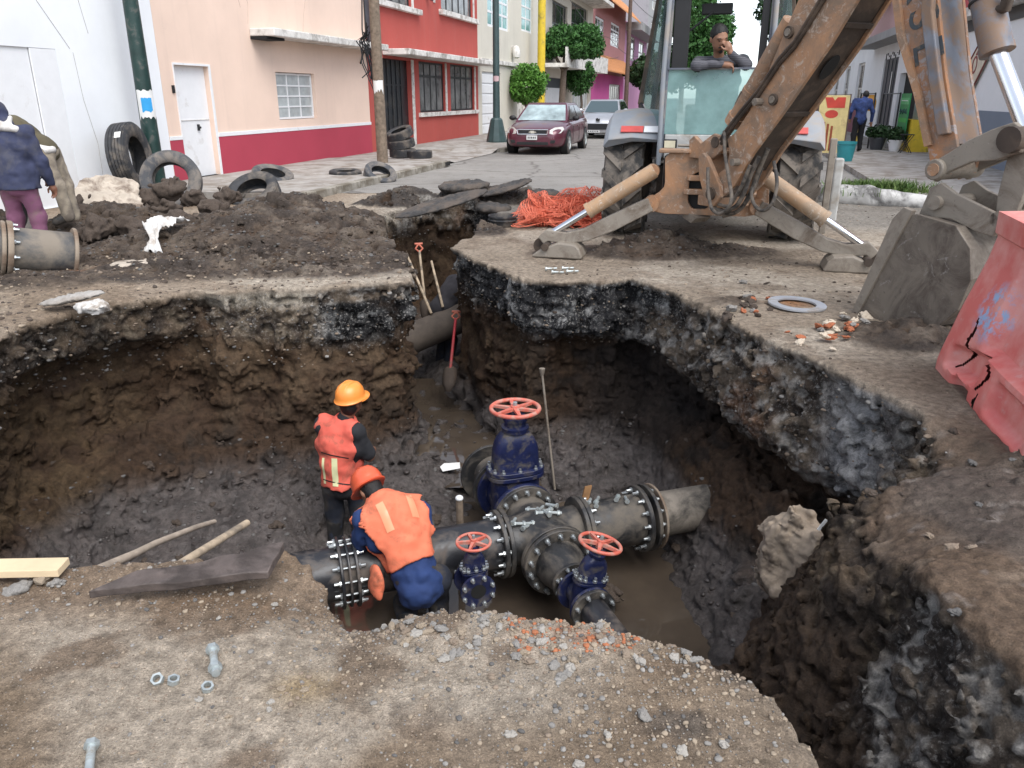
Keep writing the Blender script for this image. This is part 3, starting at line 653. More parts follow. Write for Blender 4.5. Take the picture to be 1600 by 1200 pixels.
    red = np.exp(-(((x-.22)/.14)**2+((y-2.13)/.06)**2))*big(.45, .6, n3); f = mixn(f, (.36, .14, .07), red*.8)
    top = top*(1-fg)[:, None]+f*fg[:, None]
    # right bank top: damp brown with grey smears
    rb = sst(1.2, 1.45, x)*sst(4.2, 3.7, y); q = np.tile(np.array((.115, .080, .054)), (len(x), 1)); q = mixn(q, (.20, .155, .115), big(.5, .7, n2)*.8); q = mixn(q, (.07, .062, .058), big(.52, .68, n1)*.7); q = mixn(q, (.28, .255, .235), big(.64, .76, n3)*.4)
    top = top*(1-rb)[:, None]+q*rb[:, None]
    rb2 = np.exp(-(((x-2.6)/.5)**2+((y-4.4)/.9)**2)); top = mixn(top, (.12, .095, .075), rb2*.75)
    # far left verge: brown rubble
    lv = sst(-2.4, -3.0, x)*sst(3, 4, y); top = mixn(top, (.20, .15, .105), lv*.6); top = mixn(top, (.26, .11, .045), np.exp(-(((x+4.2)/.5)**2+((y-7.9)/.3)**2))*big(.4, .6, n2)*.8)
    top = np.clip(top*np.array((1.38, 1.34, 1.30)), 0, .62)
    # spoil heaps
    hp = np.clip(hh/.03, 0, 1)*sst(3.2, 4.0, y); hp = np.clip(hp*(.8+.2*big(.3, .5, n2)), 0, 1)
    hc = mixn(np.tile(np.array((.088, .064, .047)), (len(x), 1)), (.055, .041, .032), big(.45, .65, n2)); hc = mixn(hc, (.11, .088, .070), big(.58, .72, n3)*.7)
    farh = sst(12.2, 12.8, y); hc = mixn(hc, (.045, .041, .039), farh*.75)
    top = top*(1-hp)[:, None]+hc*hp[:, None]
    # dark drag marks and orange paint by the ring, soil tracked over the slab
    tr = np.exp(-(((x-2.3)/1.2)**2+((y-8.7)/.6)**2))*big(.25, .5, n2); top = mixn(top, (.095, .072, .055), tr*.85)
    br = np.exp(-(((x-.5)/.9)**2+((y-9.0)/.7)**2))*big(.3, .45, n1); top = mixn(top, (.14, .10, .074), br*.85)
    gap = np.exp(-(((x-2.37)/.17)**2+((y-6.55)/.2)**2)); top = mixn(top, (.42, .20, .09), gap*big(.3, .55, n2)*.9)
    # street proper: pale worn asphalt
    road = sst(10.6, 12.0, y+.25*np.abs(x-1))*sst(-2.5, -1.0, x+.0*y)*sst(0.02, 0, hh); top = mixn(top, (.245, .23, .205), road*.8)
    col = col*(1-s)[:, None]+top*s[:, None]; wet = np.where(fl > .5, 1.0, wet); wet = wet*(1-s)+(.12+.35*hp+.25*rb)*s
    spk = c*(1-.45*sst(3.4, 3.2, y))*(.35+.65*big(.38, .6, n2))*np.clip(aw*1.0+.45*(1-q_)+.15, 0, 1)*(1-s)
    spk2 = s*(.22*fg+.08)
    one = np.ones(len(x))
    return np.concatenate([np.clip(col, .004, .9), np.clip(wet, 0, 1)[:, None]], 1), np.stack([np.clip(spk, 0, 1), np.clip(spk2, 0, 1), fl*(1-s), one], 1)
def build_ground():
    Z = [(-2.9,2.9,1.1,3.44,-2.42,.26,.0125),(-5.6,4.6,3.40,8.42,-2.44,.80,.020),(-9.0,7.0,8.36,14.6,-2.4,.9,.045),
         (-5.6,-2.86,1.0,3.44,-2.45,.3,.06),(2.86,4.6,1.0,3.44,-2.45,.3,.05),(-5.6,4.6,-2.0,1.16,-2.45,.3,.09),(4.5,7.0,-2,8.42,-.4,.3,.09),(-9.0,-5.5,-2,8.42,-.4,.9,.09)]
    Vs, Qs, n = [], [], 0
    for q in Z:
        v, f = zone(*q); Vs.append(v); Qs.append(f+n); n += len(v)
    V, Q = np.concatenate(Vs), np.concatenate(Qs)
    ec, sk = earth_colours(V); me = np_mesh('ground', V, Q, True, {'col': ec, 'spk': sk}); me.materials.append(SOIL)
    o = link('ground', me, kind='structure'); return o, V, Q
ground, GV, GQ = build_ground()
# vertex normals for scattering
_fn = np.cross(GV[GQ[:, 2]]-GV[GQ[:, 0]], GV[GQ[:, 3]]-GV[GQ[:, 1]]); GC = GV[GQ].mean(1); GA = np.linalg.norm(_fn, axis=1)/2; GN = _fn/(GA[:, None]*2+1e-12)
def ground_z(x, y):
    """street-level height"""
    t, _ = top_fn(np.array([x], np.float32), np.array([y], np.float32)); return float(t[0])
# far street surface round the dig
rd, t_, b_ = nodes('worn_asphalt'); b_.inputs['Roughness'].default_value = .85
_n = tex_noise(t_, .35, 8, .65); _n2 = tex_noise(t_, 3, 8, .7); _n3 = tex_noise(t_, 60, 3)
_o = ramp(t_, _n.outputs['Fac'], .35, .65, (.20,.19,.175), (.275,.262,.24)); _o = mixc(t_, ramp(t_, _n2.outputs['Fac'], .52, .68), _o, (.17,.155,.135)); _o = mixc(t_, 1, _o, ramp(t_, _n3.outputs['Fac'], .3, .7, (.75,)*3, (1.2,)*3), 'MULTIPLY')
_vo = t_.nodes.new('ShaderNodeTexVoronoi'); _vo.feature = 'DISTANCE_TO_EDGE'; _vo.inputs['Scale'].default_value = .55
_wd = tex_noise(t_, 1.2, 5); _tc = next(x for x in t_.nodes if x.type == 'TEX_COORD'); _mx = t_.nodes.new('ShaderNodeMix'); _mx.data_type = 'RGBA'; _mx.inputs[0].default_value = .35
t_.links.new(_tc.outputs['Object'], _mx.inputs[6]); t_.links.new(_wd.outputs['Color'], _mx.inputs[7]); t_.links.new(_mx.outputs[2], _vo.inputs['Vector'])
_o = mixc(t_, ramp(t_, _vo.outputs['Distance'], .004, .016, (.75,)*3, (0,)*3), _o, (.09,.08,.07))
t_.links.new(_o, b_.inputs['Base Color']); bump(t_, b_, _n3.outputs['Fac'], .2, .01)
mb = MB()
for x0, x1, y0, y1 in ((-260,260,14.55,600),(-260,-8.95,-60,14.55),(6.95,260,-60,14.55),(-8.95,6.95,-60,-1.95)):
    mb.add([(x0,y0,.002),(x1,y0,.002),(x1,y1,.002),(x0,y1,.002)], [(0,1,2,3)])
mb.obj('road', rd, kind='structure')
# standing water
wt, t_, b_ = nodes('muddy_water'); b_.inputs['Base Color'].default_value = (.075,.058,.044,1); b_.inputs['Roughness'].default_value = .04; b_.inputs['Specular IOR Level'].default_value = .5
_n = tex_noise(t_, 5, 3); bump(t_, b_, _n.outputs['Fac'], .04, .02)
_n2 = tex_noise(t_, 2.2, 5); t_.links.new(ramp(t_, _n2.outputs['Fac'], .35, .65, (.058,.045,.035), (.088,.068,.05)), b_.inputs['Base Color'])
MB().add([(-1.4,2.6,-2.03),(1.9,2.6,-2.03),(1.9,6.75,-2.03),(-1.4,6.75,-2.03)], [(0,1,2,3)]).obj('water', wt, kind='structure')
MB().add([(-1.4,6.85,-1.93),(.3,6.85,-1.93),(-.2,10.0,-1.93),(-2.0,10.0,-1.93)], [(0,1,2,3)]).obj('puddle', wt, kind='structure')
# ================================================================ pavements, kerbs
LA = -10.17
def S4(o): return o
def street_mesh(mb): mb.v = [tuple(S(*p)) for p in mb.v]; return mb
PV = .12
mb = MB()
def pave(a0, a1, b0, b1, z=PV): mb.box(a0, a1, b0, b1, -.05, z)
pave(-10.3, -6.9, 11.9, 19.6)
pave(-10.3, -6.9, 24.5, 140)
mb.add([(-10.3,19.6,PV),(-6.9,19.6,PV),(-6.9,20.3,.015),(-10.3,20.3,.09)], [(0,1,2,3)])
mb.add([(-10.3,20.3,.09),(-6.9,20.3,.015),(-6.9,23.8,.015),(-10.3,23.8,.09)], [(0,1,2,3)])
mb.add([(-10.3,23.8,.09),(-6.9,23.8,.015),(-6.9,24.5,PV),(-10.3,24.5,PV)], [(0,1,2,3)])
street_mesh(mb).obj('pavement', M['concrete'], kind='structure')
mb = MB()
pave(2.75, 12, 15.2, 140)
pave(3.3, 12, 12.6, 15.2)
street_mesh(mb).obj('pavement', M['concrete'], kind='structure')
# kerb blocks along the left pavement, one object per block
kme = MB().box(-.09, .09, 0, .97, -.05, PV+.012).mesh('kerb_block', M['kerb'])
for i in range(36):
    b = 12.2+i if i < 7 else 24.6+(i-7)
    p = S(-6.8, b); k = link('kerb_block', kme, None, p, (0, 0, -TH), .015, kind='structure')
gm = MB().box(-.35, .02, 0, .4, .02, PV+.014)
g = gm.obj('drain_inlet', M['kerb'], None, S(-6.70, 18.9), (0, 0, -TH), label='kerb inlet with dark iron bars at the end of the left kerb', cat='drain')
mb = MB()
for i in range(5): mb.box(.022, .034, .03+i*.075, .065+i*.075, .03, PV)
mb.obj('bar', M['black_metal'], g)
# ================================================================ buildings
def face_grid(mb, holes, y0, y1, z0, z1, x=0., rec=.22, sgn=1):
    """wall skin in the plane x with rectangular openings and their reveals going back by rec"""
    ys = sorted({y0, y1, *[v for h in holes for v in h[:2]]}); zs = sorted({z0, z1, *[v for h in holes for v in h[2:4]]})
    ys = [v for v in ys if y0 <= v <= y1]; zs = [v for v in zs if z0 <= v <= z1]
    for a, b in zip(ys, ys[1:]):
        for c, d in zip(zs, zs[1:]):
            cy, cz = (a+b)/2, (c+d)/2
            if any(h[0] < cy < h[1] and h[2] < cz < h[3] for h in holes): continue
            mb.add([(x,a,c),(x,b,c),(x,b,d),(x,a,d)], [(0,1,2,3)])
    for h in holes:
        r = x-sgn*rec; a, b, c, d = h[:4]
        mb.add([(x,a,c),(x,b,c),(x,b,d),(x,a,d),(r,a,c),(r,b,c),(r,b,d),(r,a,d)], [(0,4,5,1),(1,5,6,2),(2,6,7,3),(3,7,4,0)])
def building(name, label, wallm, y0, y1, h, holes, sgn=1, a=LA, depth=7, cat='building', z0=0., group=None):
    root = thing(name, label, cat, S(a, y0), -TH, group)
    mb = MB(); L = y1-y0; hl = [(q[0]-y0, q[1]-y0, q[2], q[3]) for q in holes]
    face_grid(mb, hl, 0, L, z0, h, 0, .22, sgn)
    r = -sgn*.24; e = -sgn*depth
    for xx0, xx1 in ((0, r), (r, e)):
        mb.add([(xx0,0,z0),(xx1,0,z0),(xx1,0,h),(xx0,0,h)], [(0,1,2,3)]); mb.add([(xx0,L,z0),(xx1,L,z0),(xx1,L,h),(xx0,L,h)], [(0,1,2,3)])
        mb.add([(xx0,0,h),(xx1,0,h),(xx1,L,h),(xx0,L,h)], [(0,1,2,3)])
    mb.add([(r,0,z0),(r,L,z0),(r,L,h),(r,0,h)], [(0,1,2,3)]); mb.add([(e,0,z0),(e,L,z0),(e,L,h),(e,0,h)], [(0,1,2,3)])
    me = mb.mesh('wall', wallm, fix=False); link('wall', me, root)
    root['y0'] = y0; root['sgn'] = sgn; return root
def window(root, y0, y1, z0, z1, nv, nh, fm, pm, fw=.05, bw=.03, rec=.14, name='window', sill=None, mull=None):
    """nv x nh panes behind glazing bars, each pane its own mesh"""
    Y0 = root['y0']; s = root['sgn']; y0 -= Y0; y1 -= Y0; x = -s*rec
    mb = MB()
    def bar(a, b, c, d, t=.04): mb.box(min(x, x+s*t), max(x, x+s*t), a, b, c, d)
    bar(y0+.002, y0+fw, z0+.002, z1-.002); bar(y1-fw, y1-.002, z0+.002, z1-.002); bar(y0+fw, y1-fw, z0+.002, z0+fw); bar(y0+fw, y1-fw, z1-fw, z1-.002)
    ys = [y0+fw+(y1-y0-2*fw)*i/nv for i in range(nv+1)]; zs = [z0+fw+(z1-z0-2*fw)*i/nh for i in range(nh+1)]
    if mull: zs = [z0+fw]+[z0+(z1-z0)*q for q in mull]+[z1-fw]
    for v in ys[1:-1]: bar(v-bw/2, v+bw/2, z0+fw, z1-fw, .03)
    for w in zs[1:-1]:
        for a, b in zip(ys, ys[1:]): bar(a+bw/2, b-bw/2, w-bw/2, w+bw/2, .028)
    f = mb.obj(name, fm, root)
    for a, b in zip(ys, ys[1:]):
        for c, d in zip(zs, zs[1:]):
            px = x+s*.012
            tl = random.uniform(-.004, .004)
            MB().add([(px+tl,a,c),(px,b,c),(px-tl,b,d),(px,a,d)], [(0,1,2,3)]).obj('pane', pm, f)
    if sill is not None:
        mb = MB(); mb.box(min(-s*.1, s*.10), max(-s*.1, s*.10), y0-.12, y1+.12, z0-.13, z0-.003); mb.obj('window_sill', sill, root, bevel=.01)
    return f
def slab(root, name, m, y0, y1, z0, z1, out, inn=0., bevel=.012, y_taper=0):
    Y0 = root['y0']; s = root['sgn']; mb = MB()
    mb.box(min(-s*inn, s*out), max(-s*inn, s*out), y0-Y0, y1-Y0, z0, z1); return mb.obj(name, m, root, bevel=bevel)
# --- white building, far left
w = building('white_building', 'plain white rendered building at far left with a shallow panelled gateway', M['white_wall'], 3.0, 13.33, 6.5, [(6.5, 10.95, 0, 2.33)])
mb = MB(); mb.box(-.10, -.03, 3.5, 7.45, 0, 2.33); mb.box(-.03, -.002, 7.452, 7.95, 0, 2.325); g = mb.obj('gate', M['white'], w, bevel=.006)
mb = MB()
for i in range(1, 3): mb.box(-.029, -.02, 3.5+i*1.3, 3.52+i*1.3, 0, 2.3)
mb.obj('gate_rib', M['white'], g)
# fine cracks in the render: thin recessed lines
crk = mat('crack_shadowless', (.35,.34,.33), .9)
def crack(root, pts, m=crk, r=.006):
    s = root['sgn']; MB().tube([(s*.001, y-root['y0'], z) for y, z in pts], r, 4).obj('crack', m, root)
crack(w, [(10.2,4.6),(10.5,3.7),(10.75,3.0),(11.25,2.35)]); crack(w, [(11.5,3.6),(11.62,3.0),(11.7,2.6)]); crack(w, [(11.3,2.3),(11.35,1.6),(11.5,.9),(11.48,.2)])
# --- peach house
p = building('peach_house', 'peach house with a deep red base band and white front door', M['peach'], 13.335, 22.38, 6.2, [(13.72,14.80,.12,2.2),(17.35,19.18,1.12,2.17)])
slab(p, 'base_band', M['maroon'], 13.337, 13.70, .02, .86, .022, 0, .004); slab(p, 'base_band', M['maroon'], 14.86, 22.378, .02, .86, .022, 0, .004)
slab(p, 'band_trim', M['white'], 13.337, 13.70, .862, .93, .03, 0, .004); slab(p, 'band_trim', M['white'], 14.86, 22.378, .862, .94, .03, 0, .004)
d = slab(p, 'door', M['white'], 13.722, 14.798, .122, 2.198, -.10, .16, .004)
mb = MB(); mb.box(-.098, -.06, 1.02, 1.06, 1.0, 1.12); mb.cyl((-.06, 1.04-.0, 1.06), (-.03, 1.04, 1.06), .022, n=8); mb.obj('handle', M['black_metal'], d)
mb = MB(); mb.box(-.098, -.085, .42, 1.43, 1.2, 1.21); mb.obj('panel_line', M['trim'], d)
mb = MB(); mb.box(0.0, .02, 14.80-13.335+.002, 14.86-13.335, .02, 2.24); mb.box(0.0, .02, 13.70-13.335, 13.72-13.335, .02, 2.24); mb.box(0.0, .02, 13.72-13.335, 14.80-13.335, 2.202, 2.24); mb.obj('door_frame', M['white'], p)
slab(p, 'bell_push', M['black_metal'], 13.60, 13.66, 1.70, 1.84, .03, 0, .004)
window(p, 17.36, 19.17, 1.13, 2.16, 3, 4, M['white'], M['pane_lt'], .045, .035, .12)
c = slab(p, 'canopy', M['trim'], 16.45, 22.6, 2.86, 3.02, .6, 0, .02)
slab(p, 'canopy_bracket', M['dark_gap'], 16.46, 17.2, 2.80, 2.855, .4, 0, .0)
for pts in ([(16.2,4.3),(16.5,3.5),(16.42,3.1)], [(19.1,5.2),(19.25,4.3),(18.9,3.5),(18.8,3.1)], [(15.9,4.4),(16.2,3.4)]): crack(p, pts, mat('hairline', (.45,.33,.27), .9), .005)
for x_, pts in ((.02, [(22.2,6.1),(22.28,4.4),(22.15,3.4),(22.24,2.9),(21.9,2.5)]), (.035, [(22.36,6.1),(22.33,4.6),(22.36,3.2)])): MB().tube([(x_, y-13.335, z) for y, z in pts], .018, 5).obj('cable', M['black_metal'], p)
# --- red house
r = building('red_house', 'two storey brick red house with black barred windows and a black door', M['red'], 22.39, 33.15, 6.5,
    [(22.95,25.75,.08,2.72),(26.45,29.0,1.12,2.74),(29.65,32.55,1.12,2.76),(23.2,25.95,4.28,5.9),(28.85,32.5,4.50,6.1),(22.45,23.0,2.98,5.8)])
d = slab(r, 'door', M['black_door'], 22.952, 25.748, .082, 2.718, -.15, .2, .0)
mb = MB()
for i in range(7): mb.box(-.148, -.125, .6+i*.36, .64+i*.36, .1, 2.7)
mb.box(-.148, -.13, .58, 3.3, 1.95, 2.0); mb.obj('door_rib', M['black_door'], d)
mb = MB(); mb.box(-.124, -.118, 1.05, 1.3, 1.55, 2.0); mb.obj('notice', M['paper'], d)
slab(r, 'door_jamb', M['trim'], 25.752, 25.95, .05, 2.75, .03, 0, .006)
def barred(root, y0, y1, z0, z1, nb, pm=None):
    f = window(root, y0, y1, z0, z1, nb, 1, M['black_metal'], pm or M['pane_cur'], .06, .075, .1, mull=[.72])
    return f
M['pane_cur'] = mat('curtain_behind_glass', (.17,.175,.17), .12, var=.55, scale=2.2, spec=.9)
barred(r, 26.46, 28.99, 1.125, 2.735, 4); barred(r, 29.66, 32.54, 1.125, 2.755, 4); barred(r, 23.21, 25.94, 4.285, 5.89, 4); barred(r, 28.86, 32.49, 4.505, 6.09, 5)
slab(r, 'window_sill', M['trim'], 26.3, 32.95, .98, 1.118, .10, .1); slab(r, 'window_sill', M['trim'], 23.05, 26.6, 4.12, 4.278, .16, .1); slab(r, 'window_sill', M['trim'], 28.6, 33.0, 4.33, 4.498, .16, .1)
for y in (29.05, 32.6): slab(r, 'window_trim', M['trim'], y, y+.16, 1.12, 2.76, .03, 0, .005)
for y, z0, z1 in ((26.0,4.28,5.9),(32.55,4.5,6.1),(28.05,4.65,5.6)): slab(r, 'window_trim', M['trim'], y, y+.16, z0, z1, .03, 0, .005)
slab(r, 'canopy', M['trim'], 23.5, 33.3, 2.80, 2.97, .85, 0, .02)
slab(r, 'slot_window', M['black_metal'], 27.75, 28.03, 4.7, 5.6, .02, 0, .0)
slab(r, 'dark_panel', M['dkgrey'], 22.46, 22.99, 2.99, 5.79, -.1, .2, 0)
mb = MB(); mb.cyl((.0, 27.4-22.39, 4.75), (.25, 27.4-22.39, 4.85), .06, .13, 10); mb.obj('wall_lamp', M['black_metal'], r)
# --- beige building
b = building('beige_building', 'tall beige building with a white panelled garage door and teal curtained windows', M['beige'], 33.16, 45.2, 8.5,
    [(33.7,36.6,.03,2.62),(34.6,38.1,4.4,6.6),(40.4,42.7,4.62,6.9),(39.6,41.6,.05,2.6)])
d = slab(b, 'garage_door', M['white'], 33.702, 36.598, .032, 2.618, -.08, .2, 0)
for i in range(6): slab(b, 'garage_panel', M['white'], 33.76, 36.54, .12+i*.41, .47+i*.41, -.045, .079, .02)
window(b, 34.61, 38.09, 4.41, 6.59, 4, 4, M['white'], M['pane_teal'], .1, .09, .1); window(b, 40.41, 42.69, 4.63, 6.89, 2, 4, M['white'], M['pane_teal'], .09, .08, .1)
slab(b, 'door', M['trim'], 39.602, 41.598, .052, 2.598, -.1, .2, 0)
slab(b, 'ledge', M['trim'], 33.3, 39.5, 2.95, 3.12, .12, 0, .01)
mb = MB(); mb.lathe([(.05,0),(.16,.05),(.2,.3),(.12,.5),(.03,.56)], Matrix.Translation((.22, 38.6-33.16, 3.3)), 12); mb.box(0, .22, 5.42, 5.48, 3.8, 3.85); mb.obj('wall_lantern', M['trim'], b, smooth=40)
# --- cream house with balcony
c = building('cream_house', 'cream house with dark upper windows, a jutting balcony slab and white gate', M['cream'], 45.21, 61.5, 8.2,
    [(46.2,51.4,.1,2.65),(47.5,51.9,4.5,6.7),(53.2,59.2,4.9,7.2),(54.2,60.2,.75,2.0)])
for y0, y1, z0, z1 in ((47.5,51.9,4.5,6.7),(53.2,59.2,4.9,7.2)): window(c, y0+.01, y1-.01, z0+.01, z1-.01, 3, 2, M['black_metal'], M['pane_dk'], .08, .07, .16)
slab(c, 'gate', M['white'], 46.202, 51.398, .102, 2.1, -.1, .2, 0); slab(c, 'gate_grille', M['dkgrey'], 46.202, 51.398, 2.102, 2.648, -.12, .2, 0)
window(c, 54.21, 60.19, .76, 1.99, 5, 1, M['white'], M['pane_lt'], .1, .09, .1)
mb = MB(); L = 61.0-45.4
mb.loft([[(0,.2,3.15),(1.3,.2,3.15),(1.3,.2,3.35),(1.3,.2,4.15),(1.2,.2,4.15),(1.2,.2,3.35),(0,.2,3.35)],[(0,L,3.15),(1.3,L,3.15),(1.3,L,3.35),(1.3,L,4.15),(1.2,L,4.15),(1.2,L,3.35),(0,L,3.35)]])
mb.obj('balcony', M['trim'], c)
slab(c, 'roof_slab', M['trim'], 45.3, 61.3, 7.5, 7.75, 1.5, 0, .02)
brk = M['brick']; mb = MB()
for j in range(4):
    for i in range(9): mb.box(.003, .05, 8.8+i*.72+(j % 2)*.3, 9.48+i*.72+(j % 2)*.3, .04+j*.17, .185+j*.17)
o_ = mb.obj('brick', brk, c); o_['kind'] = 'stuff'
# --- pink house
k = building('pink_house', 'magenta house with an orange tiled awning and pink brick upper floor', M['pinkbrick'], 61.51, 80, 9.2, [(62.5,66.8,5.6,7.2),(70.6,76.0,5.6,7.4),(70.9,77.8,.6,2.6)])
window(k, 62.51, 66.79, 5.61, 7.19, 3, 3, M['white'], M['pane_dk'], .15, .12, .1); window(k, 70.61, 75.99, 5.61, 7.39, 3, 4, M['white'], M['pane_dk'], .16, .13, .1); window(k, 70.91, 77.79, .61, 2.59, 5, 1, M['white'], M['pane_lt'], .16, .16, .1)
slab(k, 'base_band', M['pink'], 61.52, 70.85, .02, 3.3, .03, 0, 0); slab(k, 'base_band', M['pink'], 77.82, 79.95, .02, 3.3, .03, 0, 0); slab(k, 'base_band', M['pink'], 70.85, 77.82, 2.62, 3.3, .03, 0, 0); slab(k, 'base_band', M['pink'], 70.85, 77.82, .02, .58, .03, 0, 0)
def awning(root, y0, y1, z0, z1, out):
    n = 10; Y0 = root['y0']
    for j in range(4):
        t0, t1 = j/4, (j+1)/4; mb = MB()
        def at(t): return (.02+out*(1-t), z0+(z1-z0)*t)
        (xa, za), (xb, zb) = at(t0), at(t1)
        mb.loft([[(xa,y0-Y0,za),(xb,y0-Y0,zb-.03),(xb,y0-Y0,zb+.09),(xa,y0-Y0,za+.10)],[(xa,y1-Y0,za),(xb,y1-Y0,zb-.03),(xb,y1-Y0,zb+.09),(xa,y1-Y0,za+.10)]])
        mb.obj('tile_course', M['orange_tile'], root)
awning(k, 61.6, 79.9, 3.35, 4.6, 1.2); awning(k, 61.6, 79.9, 7.9, 9.4, 1.4)
# --- far left buildings
q = building('lilac_house', 'lilac house with a grey concrete overhang, beyond the magenta house', M['lilac'], 80.01, 100, 8.2, [(83,88,5,7.2),(92,97,5,7.2)])
for y0, y1 in ((83,88),(92,97)): window(q, y0+.02, y1-.02, 5.02, 7.18, 2, 2, M['trim'], M['pane_dk'], .2, .16, .1)
slab(q, 'overhang', M['grey_wall'], 80.1, 99.9, 7.4, 8.1, 1.5, 0, 0)
q = building('grey_tower_block', 'grey concrete building at the far end of the left row with small dark windows', M['grey_wall'], 100.01, 135, 19, [(104+i*7,107+i*7,5+j*3.2,6.8+j*3.2) for i in range(4) for j in range(4)])
for i in range(4):
    for j in range(4): window(q, 104.02+i*7, 106.98+i*7, 5.02+j*3.2, 6.78+j*3.2, 2, 1, M['trim'], M['pane_dk'], .2, .16, .1)
# ---------------------------------------------------------------- right side of the street
RA, RB = 5.85, 5.3
w = building('white_shop', 'white wall with grey-blue base and red fascia at the right edge', M['white_wall'], 12.5, 26.3, 5.6, [], -1, RA, 6)
slab(w, 'base_band', M['bluegrey'], 12.52, 26.29, .02, 1.32, .02, 0, 0)
slab(w, 'fascia', M['red_fascia'] if 'red_fascia' in M else mat('red_fascia', (.42,.03,.04), .5), 12.52, 26.29, 3.72, 5.0, .35, 0, 0)
slab(w, 'fascia_edge', M['trim'], 12.52, 26.29, 3.5, 3.718, .4, 0, 0); slab(w, 'dark_strip', M['black_metal'], 12.52, 26.29, 3.22, 3.498, .05, 0, 0)
sg = thing('wall_sign', 'slanted cream sign with dark red letters on the white wall', 'sign', S(RA-.03, 24.0), -TH)
y, z = FA(1537, 62, RA); pol = [FA(1537,62,RA), FA(1553,62,RA), FA(1540,100,RA), FA(1518,150,RA), FA(1510,118,RA)]
pol = [FA(1538,62,RA), FA(1549,88,RA), FA(1518,150,RA), FA(1510,114,RA)]
MB().prism([(a-24, b) for a, b in pol], M4((0,0,0), (0,1,0), (0,0,1), (1,0,0)), -.03, -.005).obj('panel', mat('cream_sign', (.62,.55,.44), .6), sg)
MB().tube([(-.035, a-24, b) for a, b in pol]+[(-.035, pol[0][0]-24, pol[0][1])], .022, 6).obj('frame', mat('dark_red_frame', (.16,.02,.02), .5), sg)
def text_obj(s, name, m, parent, size, Mx, ext=.004, kind=None):
    cu = bpy.data.curves.new(name, 'FONT'); cu.body = s; cu.size = size; cu.extrude = ext; cu.align_x = 'CENTER'; cu.align_y = 'CENTER'
    to = bpy.data.objects.new(name, cu); C.objects.link(to); dg = bpy.context.evaluated_depsgraph_get(); dg.update()
    me = bpy.data.meshes.new_from_object(to.evaluated_get(dg)); bpy.data.objects.remove(to); me.transform(Mx); me.materials.clear(); me.materials.append(m)
    return link(name, me, parent)
redl = mat('dark_red_lettering', (.22,.03,.03), .6)
y, z = FA(1527, 103, RA); text_obj('O', 'letter', redl, sg, .60, M4((-.036, y-24, z), (0,-.9,.25), (0,.25,.97), (-1,0,0)))
for pl_ in (((1529,86),(1536,72),(1541,84),(1537,85),(1535,80),(1532,86)), ((1514,118),(1523,118),(1514,131),(1512,126))):
    q_ = [FA(a, b, RA) for a, b in pl_]; MB().prism([(a-24, b) for a, b in q_], M4((0,0,0), (0,1,0), (0,0,1), (1,0,0)), -.038, -.031).obj('letter', redl, sg)
s2 = building('flower_shop', 'white shop with dark doorway and pink upper wall, right side of the street', M['white_wall'], 26.31, 36.5, 3.55,
    [(27.3,30.3,.12,2.35),(31.0,33.8,.12,2.9)], -1, RB, 7)
slab(s2, 'dark_interior', M['dark_gap'], 27.302, 30.298, .122, 2.348, -.18, .215, 0)
slab(s2, 'door', M['dkgrey'], 31.002, 33.798, .122, 2.898, -.05, .2, 0)
for yy in (31.6, 32.3, 33.0): slab(s2, 'door_rib', M['dkgrey'], yy, yy+.08, .15, 2.85, -.02, .049, 0)
slab(s2, 'door_notice', M['paper'], 31.95, 32.12, 1.75, 2.45, -.018, .019, 0)
slab(s2, 'upper_wall', M['blush'], 26.32, 36.49, 3.62, 9, .25, 3, 0); slab(s2, 'overhang', M['grey_wall'], 26.32, 36.49, 3.38, 3.618, .75, 0, .01)
vt = mat('violet_lettering', (.12,.10,.24), .7)
text_obj('VIV', 'lettering', vt, s2, .55, M4((-.004, 28.4-26.31, 2.85), (0,-1,0), (0,0,1), (-1,0,0)))
for i in range(9): slab(s2, 'scroll', M['black_metal'], 31.0+i*.3, 31.04+i*.3, 2.95+.08*math.sin(i*2.1), 3.05+.06*math.cos(i*1.7), .03, 0, 0)
cnt = building('yellow_counter', 'yellow painted shop counter wall under the green menu sign', M['yellow'], 26.0, 27.4, 1.0, [], -1, RB-.25, 1.2, cat='counter')
gs = thing('menu_sign', 'green price sign with white and yellow writing leaning on the yellow counter', 'sign', S(RB-.33, 25.75), -TH)
a0, b0 = FA(1426, 145, RB-.33), FA(1442, 215, RB-.33)
MB().box(-.03, .0, .45, 1.75, .42, 1.72).obj('panel', mat('green_sign', (.02,.24,.07), .5), gs)
wl = mat('white_lettering', (.7,.72,.7), .6); yl = mat('yellow_lettering', (.6,.6,.08), .6)
gl = mat('light_green_band', (.10,.42,.16), .5)
for z0, z1, m in ((1.42,1.60,gl),(.92,1.04,mat('bright_green_band', (.03,.40,.05), .5)),(.50,.70,gl)): MB().box(-.034,-.0305,.50,1.70,z0,z1).obj('band', m, gs)
MB().tube([(-.036, 1.62-.1*i, 1.22+.07*math.sin(i*2.3)) for i in range(11)], .022, 5).obj('script_stroke', mat('dark_script', (.01,.06,.05), .6), gs); MB().tube([(-.036, 1.55-.11*i, 1.52+.02*math.sin(i*3.1)) for i in range(9)], .012, 5).obj('script_stroke', wl, gs); MB().tube([(-.036, 1.55-.11*i, .60+.02*math.sin(i*2.7)) for i in range(9)], .012, 5).obj('script_stroke', wl, gs)
f2 = thing('produce_stand', 'shop stand with hanging yellow bottles and green and yellow panels by the doorway', 'stand', S(RB-.4, 27.5), -TH)
mb = MB()
for yy in (0, 2.9):
    for xx in (0, -.7): mb.cyl((xx, yy, .12), (xx, yy, 1.75), .025, n=6)
for zz in (.75, 1.72):
    for xx in (0, -.7): mb.cyl((xx, 0, zz), (xx, 2.9, zz), .02, n=6)
